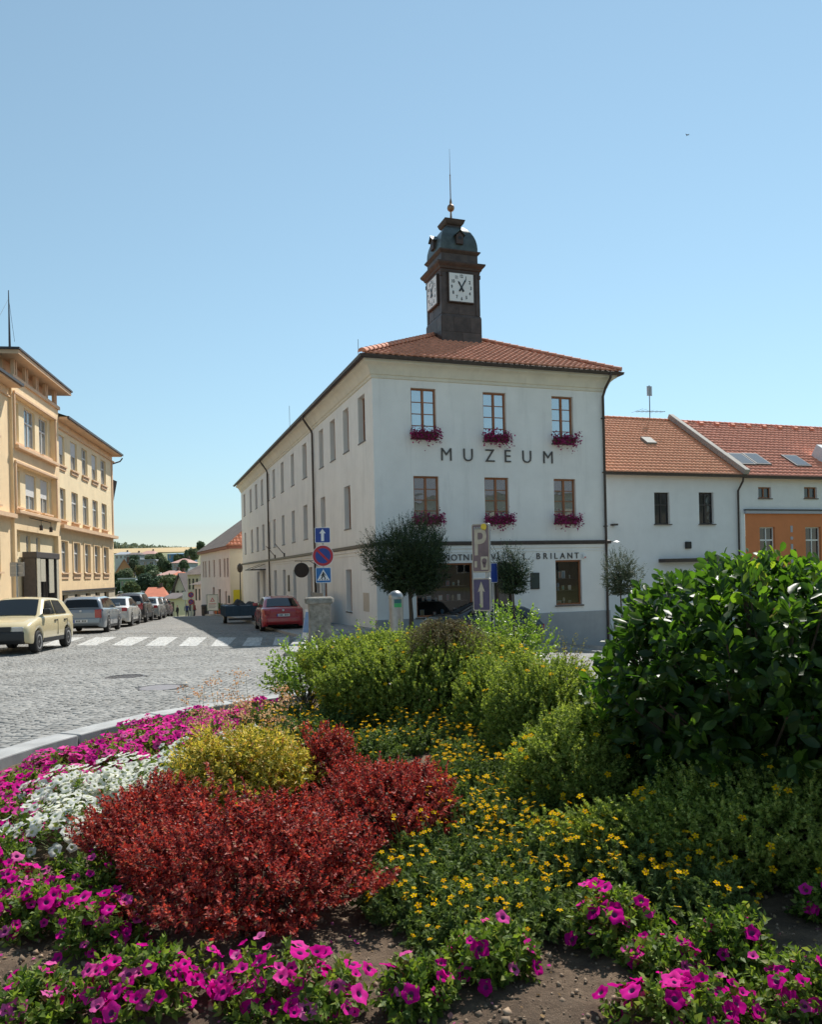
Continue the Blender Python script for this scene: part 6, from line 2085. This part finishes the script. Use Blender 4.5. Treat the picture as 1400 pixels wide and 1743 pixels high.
# --- golden shrub with wiry flower stems
x, y = -1.09, 4.85
gs = thing('golden_shrub', 'golden green mounded shrub between white petunias and red barberry', 'shrub', (x, y, gzb(x, y)))
lu = Lump(40, .26, .22)
a = shoots(900, (0, 0, 0), (.43, .38, .5), lu, 18, .12, .042, .42, .35, -.6, .22, .9)
b = shoots(520, (0, 0, 0), (.34, .3, .37), lu, 14, .1, .06, .45, .2, -.8, .5)
foliage(gs, 'foliage', [a, b], M_golds)
twigs(gs, 'stems', (0, 0, 0), a[5], M_bark, .004, 24)
# wilted, apricot-coloured flower heads standing above it
M_apr = leafmat('apricot_bloom', [(0, (.6, .26, .12)), (.5, (.72, .4, .2)), (1, (.7, .52, .3))], .4, .6)
st, P_, D_ = MB(), [], []
for k in range(64):
    bx, by = random.uniform(-.38, .3), random.uniform(-.05, .42)
    hz_ = random.uniform(.46, .72) if k > 9 else random.uniform(.72, .86)
    tx, ty = bx + random.uniform(-.08, .08), by + random.uniform(-.06, .06)
    st.tube([(bx, by, .3), ((bx + tx) / 2 + .01, (by + ty) / 2, hz_ * .7), (tx, ty, hz_)], .0016, 4, r2=.0009, cap=False)
    m_ = 16
    P_.append(rng.normal(0, 1, (m_, 3)) * [.028, .028, .013] + [tx, ty, hz_])
    D_.append(unit(rng.normal(size=(m_, 3)) + [0, 0, .6]))
P_, D_ = np.concatenate(P_), np.concatenate(D_)
X_, Y_, Z_ = frames(D_, rng.normal(size=D_.shape))
foliage(gs, 'wilted_blooms', [(P_, X_, Y_, Z_, np.full((len(P_), 3), .017) * [.7, 1, 1])], M_apr)
o = st.build('bloom_stalks', M_gstem, gs)
o['kind'] = 'stuff'

# --- shrubby cinquefoils
def cinquefoil(label, x, y, rx, ry, h, n, nf, leaf=.0165, zc=.45, low=-.35):
    z = gzb(x, y)
    t = thing('cinquefoil_shrub', label, 'shrub', (x, y, z), 0, 'yellow flowering cinquefoils')
    lu = Lump(46, .26, .22)
    a = shoots(n, (0, 0, 0), (rx, ry, h), lu, 15, .1, leaf * 1.5, .8, .7, -.7, .14, .9, zc=zc)
    b = shoots(int(n * .6), (0, 0, 0), (rx * .86, ry * .86, h * .88), lu, 12, .1, leaf * 2.4, .8, .5, -.9, .4, zc=zc)
    s = shoots(int(n * .035), (0, 0, 0), (rx * 1.02, ry * 1.02, h * 1.03), lu, 22, .22, leaf * 1.4, .8, 1.6, .0, .03, .8, .35, zc=zc)
    foliage(t, 'foliage', [a, b, s], M_pot, TRI_V, TRI_F)
    twigs(t, 'stems', (0, 0, 0), a[5][a[5][:, 2] < h * .85], M_bark, .006, 30)
    idx = rng.choice(len(a[5]), nf, replace=False)
    for i in idx:
        p = a[5][i] + a[6][i] * .075
        place(CINQ[i % 2], t, p, a[6][i] * .6 + np.array([0, -.3, .5]))
    return t
cinquefoil('large rounded cinquefoil with yellow flowers in the middle of the bed', .12, 7.45, 1.2, .85, .9, 4400, 110, .0195)
cinquefoil('sunlit cinquefoil left of the laurel', .93, 5.6, .42, .42, .74, 1500, 45)
cinquefoil('cinquefoil joining the large one on its right side', .72, 6.55, .46, .4, .66, 1300, 30)
cinquefoil('sprawling cinquefoil in front of the left side of the laurel', .98, 4.5, .4, .36, .62, 1300, 34)
cinquefoil('shaded cinquefoil below the laurel at the right edge', 1.85, 3.66, .95, .36, .52, 2300, 80)

# --- cherry laurel: the leaves that show largest are single leaves
lx, ly = 2.0, 4.42
la_ = thing('laurel_shrub', 'large dark laurel with big glossy leaves at the right', 'shrub', (lx, ly, gzb(lx, ly)))
lu = Lump(40, .1, .22)
a = shoots(620, (0, 0, 0), (.95, .9, 1.42), lu, 8, .12, .108, .48, .8, -.8, .1, .75, .3, .5, .12)
b = shoots(520, (0, 0, 0), (.85, .8, 1.3), lu, 8, .12, .12, .5, .6, -.9, .35, .8, .3, .5, .12)
b2 = shoots(320, (0, 0, 0), (.7, .62, 1.05), lu, 8, .12, .17, .6, .4, -.95, .5, .8, .3, .5, .3)
b = tuple(np.concatenate([b[i], b2[i]]) for i in range(7))
s = shoots(110, (0, 0, 0), (.95, .9, 1.45), lu, 7, .13, .1, .5, 1.6, .15, .03, .6, .2, .5, .12)
lau = [np.concatenate([q[i] for q in (a, b, s)]) for i in range(5)]
wp = lau[0] + np.array([lx, ly, 0])
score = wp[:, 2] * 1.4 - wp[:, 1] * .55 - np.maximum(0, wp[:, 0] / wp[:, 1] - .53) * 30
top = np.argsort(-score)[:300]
LV = []
for k in range(5):
    v_ = np.array(OVAL_V) * [1, 1, 1]
    v_[:, 2] += rng.uniform(-.12, .12) * v_[:, 1] ** 2 + rng.uniform(.0, .12) * np.abs(v_[:, 0])
    LV.append(fast_mesh('leaf', v_, np.array(OVAL_F), M_laur1, smooth=True))
for q in top:
    X, Y, Z, S, p = lau[1][q], lau[2][q], lau[3][q], lau[4][q], lau[0][q]
    o = link('leaf', LV[q % 5], la_)
    o.matrix_local = Matrix(((X[0] * S[0], Y[0] * S[1], Z[0] * S[2], p[0]), (X[1] * S[0], Y[1] * S[1], Z[1] * S[2], p[1]), (X[2] * S[0], Y[2] * S[1], Z[2] * S[2], p[2]), (0, 0, 0, 1)))
rest = np.setdiff1d(np.arange(len(wp)), top)
V, Fq = replicate(OVAL_V, OVAL_F, *[q[rest] for q in lau])
link('leaves', fast_mesh('leaves', V, Fq, M_laur, smooth=True), la_, kind='stuff')
twigs(la_, 'branches', (0, 0, 0), np.concatenate([a[5], s[5]]), M_bark, .014, 120)

# --- feathery yellow bidens
def bidens(label, x, y, r, h, nf, nl=300, tall=.12):
    z = gzb(x, y)
    t = thing('bidens_plant', label, 'flowering plant', (x, y, z), 0, 'yellow bidens between the shrubs')
    lu = Lump(10, .2, .35)
    a = shoots(nl, (0, 0, 0), (r, r, h), lu, 16, .12, .034, .6, .7, -.3, .6, 1.0, .35, .25)
    foliage(t, 'foliage', [a], M_bid, SPR_V, SPR_F)
    st = MB()
    n = 0
    for k in range(int(nf * 2.6)):
        q = rng.integers(len(a[5]))
        p = a[5][q]
        if p[2] < h * .35 and rng.random() < .7:
            continue
        tip = p + unit((a[6][q] + [0, 0, 1.0])[None])[0] * rng.uniform(.06, tall + .04) + rng.normal(0, .015, 3)
        st.tube([p - [0, 0, .03], (p + tip) / 2 + rng.normal(0, .006, 3), tip], .0012, 3, cap=False)
        nr_ = unit(np.array([rng.normal(0, .35), rng.normal(0, .35) - .12, 1.0])[None])[0]
        place(STAR[k % 3], t, tip, nr_)
    o = st.build('flower_stalks', M_gstem, t)
    o['kind'] = 'stuff'
bl = [
    ('bidens clump at the foot of the large cinquefoil', .0, 6.35, .34, .2, 50), ('bidens clump behind the bright red barberry', -.35, 5.75, .3, .24, 42),
    ('bidens clump between the large and the sunlit cinquefoil', .45, 6.3, .3, .2, 44), ('bidens clump beside the left foot of the sunlit cinquefoil', .42, 5.6, .32, .2, 50),
    ('bidens clump right of the bright red barberry', .38, 4.95, .32, .19, 50), ('bidens clump below the right side of the red barberry', .3, 4.35, .3, .18, 46),
    ('low bidens mat in the middle foreground', .15, 3.75, .32, .15, 34), ('bidens clump in front of the sprawling cinquefoil', .6, 4.1, .28, .2, 44),
    ('bidens clump at the edge of the laurel shade', .62, 3.62, .3, .2, 44), ('tall loose bidens above the right magenta petunias', .98, 3.5, .3, .24, 52),
    ('bidens sprawling towards the dark soil at right', .45, 3.22, .28, .13, 24), ('low bidens foliage beside the front barberry', .0, 3.4, .26, .13, 22),
    ('bidens tips leaning over the right petunias', 1.15, 3.2, .2, .2, 22), ('bidens wisps at the soil edge in the bottom middle', .2, 3.12, .22, .1, 12),
    ('bidens patch behind the golden shrub', -1.0, 6.3, .34, .22, 45), ('bidens patch by the kerb behind the pink petunias', -1.25, 7.2, .34, .24, 50),
    ('bidens patch left of the large cinquefoil', -.75, 6.85, .3, .24, 45)]
for b_ in bl:
    bidens(*b_)

# --- petunias
def petunia(label, x, y, rx, ry, h, nf, meshes, group, nl=130, leaf=.034):
    z = gzb(x, y)
    t = thing('petunia_plant', label, 'flowering plant', (x, y, z), 0, group)
    rx, ry, h = rx * 1.05, ry * 1.05, h * .9
    lu = Lump(12, .28, .4)
    a = shoots(nl, (0, 0, 0), (rx, ry, h), lu, 13, .08, leaf * 1.25, .55, .6, -.3, .55, .9, .3, .3)
    foliage(t, 'foliage', [a], M_petl)
    twigs(t, 'stems', (0, 0, 0), a[5], M_gstem, .003, 20)
    d = dome_dirs(int(nf * (1.75 if meshes is MAG else 2.4)), -.15)
    r = lu(d) * rng.uniform(.62, 1.2, len(d))
    for k in range(len(d)):
        p = np.array([0, 0, h * .3]) + d[k] * r[k] * np.array([rx, ry, h * .8])
        p[2] = max(p[2], .035)
        nr_ = unit((d[k] * [.7, .7, .4] + [rng.normal(0, .28), -.2 + rng.normal(0, .28), .85])[None])[0]
        place(meshes[k % len(meshes)], t, p + nr_ * .012, nr_, scale=random.uniform(.8, 1.12))
G1, G2, G3 = 'magenta petunias along the near edge of the bed', 'pink petunias along the kerb', 'white petunias'
near_p = [
    ('magenta petunia cut off by the left bottom corner', -1.27, 2.56, .11, .12, .15, 12),
    ('magenta petunia clump left of centre at the bottom edge', -.96, 2.64, .21, .17, .19, 36),
    ('magenta petunia clump below the front barberry', -.44, 2.64, .22, .17, .18, 38),
    ('small magenta petunia on bare soil at the bottom centre', .0, 2.62, .11, .11, .15, 10),
    ('sparse yellowing petunia right of the bottom centre', .27, 2.8, .13, .11, .2, 8),
    ('magenta petunia with open blooms in front of the tall bidens', .76, 3.0, .16, .13, .2, 16),
    ('trailing magenta petunia between soil and right corner', .86, 2.8, .12, .1, .13, 10),
    ('magenta petunia clump at the bottom right', .9, 2.52, .2, .13, .14, 24),
    ('thin wilting petunia with few blooms near the right edge', 1.15, 2.85, .13, .1, .22, 4),
    ('magenta petunia clump in the right bottom corner', 1.3, 2.58, .19, .14, .17, 20),
    ('magenta petunia beside the left foot of the front barberry', -1.28, 3.12, .16, .14, .2, 20),
    ('magenta petunia at the left edge below the maroon barberry', -1.62, 3.3, .18, .15, .22, 32),
    ('dense magenta petunia by the left edge, middle of the picture height', -2.16, 3.92, .16, .16, .16, 24),
    ('magenta petunia next to the white petunias at the left edge', -1.9, 3.55, .17, .15, .17, 28),
    ('magenta petunia tucked under the maroon barberry', -1.58, 3.62, .14, .13, .16, 16),
    ('lone magenta petunia in the shade at the right edge', 1.66, 3.2, .1, .08, .16, 3)]
for b_ in near_p:
    petunia(*b_, MAG, G1)
k = 0
pl_names = ['nearest the left edge', 'second from the left edge', 'third from the left edge', 'fourth along the kerb', 'fifth along the kerb', 'sixth along the kerb', 'seventh along the kerb', 'eighth along the kerb', 'ninth along the kerb', 'tenth along the kerb', 'eleventh along the kerb', 'last before the bidens']
for k, (x, y) in enumerate(((-2.38, 4.55), (-2.62, 5.1), (-2.35, 5.25), (-2.66, 5.75), (-2.3, 5.85), (-2.52, 6.4), (-2.15, 6.35), (-2.32, 6.95), (-1.92, 6.95), (-2.08, 7.5), (-1.68, 7.45), (-1.6, 7.95))):
    petunia('bright pink petunia in the kerb row, ' + pl_names[k], x, y, .26, .26, .2, 52, PNK if k > 2 else PNK[:2] + MAG[:2], G2, 130, .036)
wn_ = ['at the left end beside magenta blooms', 'behind the maroon barberry', 'in the middle of the white row', 'left of the golden shrub', 'between golden shrub and pink row', 'at the far end of the white row', 'cut by the left picture edge', 'between the pink row and the left end of the white row', 'against the pink row behind the maroon barberry', 'against the pink row behind the golden shrub']
for k, (x, y) in enumerate(((-1.95, 4.25), (-1.98, 4.75), (-1.65, 4.85), (-1.72, 5.4), (-1.4, 5.45), (-1.4, 6.1), (-2.22, 4.0), (-2.15, 4.72), (-1.9, 5.2), (-1.62, 5.75))):
    petunia('white petunia plant ' + wn_[k], x, y, .1 if k == 6 else .23, .1 if k == 6 else .23, .26, 8 if k == 6 else 54, WHT, G3, 60, .03)

# --- bright leafy shoots, dying juniper and a spindly bush behind the cinquefoils
def leafy(name, label, x, y, rx, ry, h, n, nl, slen, leaf, m, up=1.2, low=-.1, asp=.55, stems=40, z=None, zc=.35, inner=.5):
    z = gzb(x, y) if z is None else z
    t = thing(name, label, 'shrub', (x, y, z))
    lu = Lump(16, .22, .3)
    a = shoots(n, (0, 0, 0), (rx, ry, h), lu, nl, slen, leaf, asp, up, low, inner, .9, .2, zc)
    foliage(t, 'foliage', [a], m)
    twigs(t, 'stems', (0, 0, 0), a[5], M_bark, .006, stems)
    return t
leafy('leafy_shrub', 'bright green leafy shoots in front of the parking sign', .95, 8.5, .62, .45, .97, 300, 15, .26, .055, M_bright)
leafy('leafy_shrub', 'bright green shoots rising beside the steel parking meter', -.45, 8.6, .42, .35, .84, 46, 15, .36, .05, M_bright, 1.8, .3)
leafy('leafy_shrub', 'leafy low shrub at the left end of the cinquefoil', -1.15, 8.4, .42, .35, .72, 190, 14, .22, .06, M_bright, .6)
leafy('leafy_shrub', 'green shoots at the left edge of the cinquefoil top', -.85, 8.35, .3, .3, .8, 60, 14, .3, .055, M_bright, 1.6, .2)
leafy('spindly_bush', 'thin spindly bush with yellow leaves left of the laurel', 1.75, 8.9, .3, .25, .72, 40, 9, .2, .042, leafmat('spindly_leaf', [(0, (.16, .17, .04)), (.6, (.26, .25, .06)), (1, (.38, .26, .08))], .4, .5), 1.2, .1, .5, 26)
x, y = .28, 7.25
ju = thing('juniper', 'dying brown juniper arching out of the cinquefoil', 'shrub', (x, y, gzb(x, y)))
sets = []
tips = []
for k in range(190):
    a0 = rng.uniform(0, 2 * np.pi)
    r1_ = rng.uniform(.1, .42)
    top_ = np.array([np.cos(a0) * r1_ * .4, np.sin(a0) * r1_ * .4 - .1, rng.uniform(.86, 1.0)])
    end = np.array([np.cos(a0) * r1_ * 1.2, np.sin(a0) * r1_ - .2, rng.uniform(.5, .9)])
    mid = (top_ + end) / 2 + [0, 0, .06]
    t_ = np.linspace(0, 1, 46)[:, None]
    c_ = (1 - t_) ** 2 * top_ + 2 * t_ * (1 - t_) * mid + t_ ** 2 * end + rng.normal(0, .008, (46, 3))
    dd_ = unit(np.gradient(c_, axis=0) + rng.normal(0, .012, c_.shape))
    X_, Y_, Z_ = frames(unit(dd_ + rng.normal(0, .45, dd_.shape)), rng.normal(size=dd_.shape))
    sets.append((c_, X_, Y_, Z_, np.stack([np.full(46, .007), np.full(46, .03), np.full(46, .008)], 1)))
    tips.append(top_)
foliage(ju, 'foliage', sets, M_junip)
twigs(ju, 'branches', (0, 0, 0), np.array(tips), M_bark, .012, 40)

# --- flower boxes on the museum windows
M_box = surf('box_brown', (.09, .045, .03), .7, .2, 9)
M_gera = leafmat('window_petunia', [(0, (.16, .006, .05)), (.5, (.32, .012, .12)), (.85, (.5, .03, .22)), (1, (.05, .09, .03))], .3, .5)
names = ['upper left', 'upper middle', 'upper right', 'lower left', 'lower middle', 'lower right']
for nm, o in zip(names, front_up + front_mid):
    p = MU_O + MU_U * ((o[0] + o[1]) / 2) - MU_V * .13
    fb = thing('flower_box', 'window box of dark magenta flowers at the %s museum window' % nm, 'flower box', (p.x, p.y, o[2] + .02), MU_A)
    w_ = (o[1] - o[0]) / 2 - .02
    MB().prism([(-.12, 0), (.11, 0), (.13, .2), (-.14, .2)], 0, -w_, w_).build('trough', M_box, fb, bev=.01)
    n = 620
    u_ = rng.uniform(-1, 1, n)
    P_ = np.stack([u_ * (w_ + .14), -.14 + rng.normal(0, .1, n), .18 + rng.normal(0, .1, n) - np.abs(rng.normal(0, .16, n)) * (rng.random(n) < .6)], 1)
    P_[:, 1] = np.minimum(P_[:, 1], .06)
    P_[:, 2] += .06 * np.sin(u_ * 7 + rng.uniform(0, 6))
    D_ = unit(rng.normal(size=(n, 3)) + [0, -.5, .2])
    X_, Y_, Z_ = frames(D_, rng.normal(size=(n, 3)))
    foliage(fb, 'blooms', [(P_, X_, Y_, Z_, np.full((n, 3), .075) * rng.uniform(.6, 1.2, (n, 1)))], M_gera)

# --- trees by the museum
def tree(name, label, p, trunk_h, trunk_r, rad, n, nl, slen, leaf, m, zc=.5, spikes=0, up=.6, asp=.4, lump=.16, group=None, low=-.9):
    t = thing(name, label, 'tree', (p[0], p[1], p[2]), 0, group)
    lu = Lump(26, lump, .28)
    a = shoots(n, (0, 0, trunk_h), rad, lu, nl, slen, leaf, asp, up, low, .35, .8, .3, zc)
    sets = [a, shoots(int(n * .5), (0, 0, trunk_h), tuple(r * .8 for r in rad), lu, nl, slen, leaf, asp, .4, low, .6, .8, .3, zc)]
    if spikes:
        sets.append(shoots(spikes, (0, 0, trunk_h), tuple(r * 1.05 for r in rad), lu, nl, slen * 2.2, leaf, asp, 1.4, .0, .02, .5, .3, zc))
    sets.append(shoots(int(n * .2), (0, 0, trunk_h), tuple(r * .7 for r in rad), lu, nl, slen, leaf * 1.8, asp * 1.3, .4, low, .6, .8, .3, zc))
    foliage(t, 'crown', sets, m)
    tk = MB()
    top_ = Vector((0, 0, trunk_h + rad[2] * .45))
    tk.tube([(0, 0, -.1), (.02, .01, trunk_h * .5), (-.01, .02, trunk_h), tuple(top_)], trunk_r, 8, r2=trunk_r * .5)
    tk.build('trunk', M_bark, t, 60)
    tips_ = a[5][rng.choice(len(a[5]), min(16, len(a[5])), replace=False)]
    lb_ = MB()
    for q in tips_:
        b0 = Vector((0, 0, trunk_h + random.uniform(-.05, rad[2] * .3)))
        lb_.tube([b0, b0.lerp(Vector(q), .5) + Vector((0, 0, .05)), Vector(q)], trunk_r * .4, 5, r2=trunk_r * .08, cap=False)
    lb_.build('limbs', M_bark, t)['kind'] = 'stuff'
    return t
p = at(700, 1060, 27)
zg = float(gz(p.x, p.y)) + .1
c0, c1 = at(690, 1014, 27).z - zg, at(690, 892, 27).z - zg
tree('ball_tree', 'dark clipped ball-headed tree before the museum corner', (p.x, p.y, zg), c0, .09, (1.42, 1.3, c1 - c0), 1500, 16, .3, .085, M_yew, .48, 380, lump=.22)
p = at(876, 1060, 26.5)
zg = float(gz(p.x, p.y)) + .1
c0, c1 = at(872, 1008, 26.5).z - zg, at(872, 940, 26.5).z - zg
tree('young_tree', 'thin young tree with a small crown before the jeweller door', (p.x, p.y, zg), c0, .035, (.62, .6, c1 - c0), 300, 14, .3, .075, M_yew, .42, 110, lump=.4)
p = at(1058, 1010, 29)
zg = float(gz(p.x, p.y))
c0, c1 = at(1058, 1010, 29).z - zg, at(1058, 942, 29).z - zg
tree('young_tree', 'small grey green tree behind the laurel at the museum edge', (p.x, p.y, zg), c0, .04, (.62, .6, c1 - c0), 380, 14, .2, .07, leafmat('olive_leaf', [(0, (.05, .07, .035)), (1, (.13, .16, .09))], .3, .5), .42, 80, lump=.3)

# --- trees on the far slope
M_far = [leafmat('far_leaf_%d' % k, [(0, tuple(c * .55 for c in col)), (1, tuple(c * 1.35 for c in col))], .2, .7) for k, col in enumerate(((.12, .17, .085), (.16, .2, .09), (.1, .15, .09), (.2, .24, .13)))]  # leaf colours lightened to stand in for the haze of distance
sites = [(203, 1000, 205, 6, 7, 'tree behind the parked SUV beside the yellow building'), (222, 1002, 180, 6, 6, 'pale tree left of the red roof house'), (247, 992, 185, 7, 9, 'tree above the bright red roof'), (262, 985, 195, 6, 9, 'tree in the valley left of the pink roofs'), (258, 972, 225, 7, 8, 'tree between grey block and valley'),
         (240, 972, 240, 6, 7, 'tree below the grey flat-roofed block'), (227, 962, 245, 5, 8, 'tree between the orange gable and grey block'), (276, 960, 250, 5, 10, 'tall tree right of the white stepped house'), (284, 964, 245, 5, 8, 'tree before the blue building'), (287, 990, 170, 6, 6, 'tree at the foot of the street roofs'),
         (273, 992, 180, 5, 6, 'tree right of the red roof ridge'), (215, 978, 215, 6, 7, 'tree before the orange gabled house'), (200, 985, 215, 5, 6, 'tree at the corner of the yellow building'), (304, 950, 330, 7, 7, 'tree beside the small white villa'), (322, 946, 300, 6, 9, 'tree at the upper right of the slope'),
         (330, 943, 280, 7, 8, 'dark tree beside the pink house roof'), (341, 930, 300, 5, 8, 'round tree on the skyline by the pink house'), (270, 947, 340, 7, 6, 'tree on the upper slope near the wheat'), (228, 950, 330, 8, 5, 'bushes under the grey bungalow'), (255, 950, 310, 7, 5, 'bushes above the grey block'), (312, 962, 220, 4, 5, 'tree by the pale pink hipped roof'), (298, 992, 150, 4, 5, 'tree squeezed beside the street row')]
for k, (px, py, D, rr_, hh, lab) in enumerate(sites):
    q = at(px, py, D)
    rr_, hh = rr_ * .46, hh * .42
    zg = min(float(gz(q.x, q.y)), q.z - 1.0)
    th = max(.8, q.z - zg - hh * .5)
    tree('hillside_tree', lab, (q.x, q.y, zg), th, .22, (rr_ * .55, rr_ * .55, hh), 300, 9, .8, .62, M_far[k % 4], .45, 0, .5, .7, .22, 'trees on the far slope')
# wood along the ridge
n = 2600
wx = rng.uniform(-640, -250, n)
wy = 965 + rng.normal(0, 14, n)
wh_ = np.clip((-wx - 255) / 130, 0.05, 1)
wz = gz(wx, wy) + rng.random(n) * 9 * wh_
X_, Y_, Z_ = frames(unit(rng.normal(size=(n, 3))), rng.normal(size=(n, 3)))
V, Fq = replicate(DIA_V, DIA_F, np.stack([wx, wy, wz], 1), X_, Y_, Z_, 6.0 * np.repeat(wh_[:, None], 3, 1))
wd = link('ridge_wood', fast_mesh('ridge_wood', V, Fq, leafmat('ridge_leaf', [(0, (.13, .17, .11)), (1, (.2, .24, .16))], .2, .8)), kind='stuff')
tag(wd, 'distant green wood along the top of the hill', 'wood')
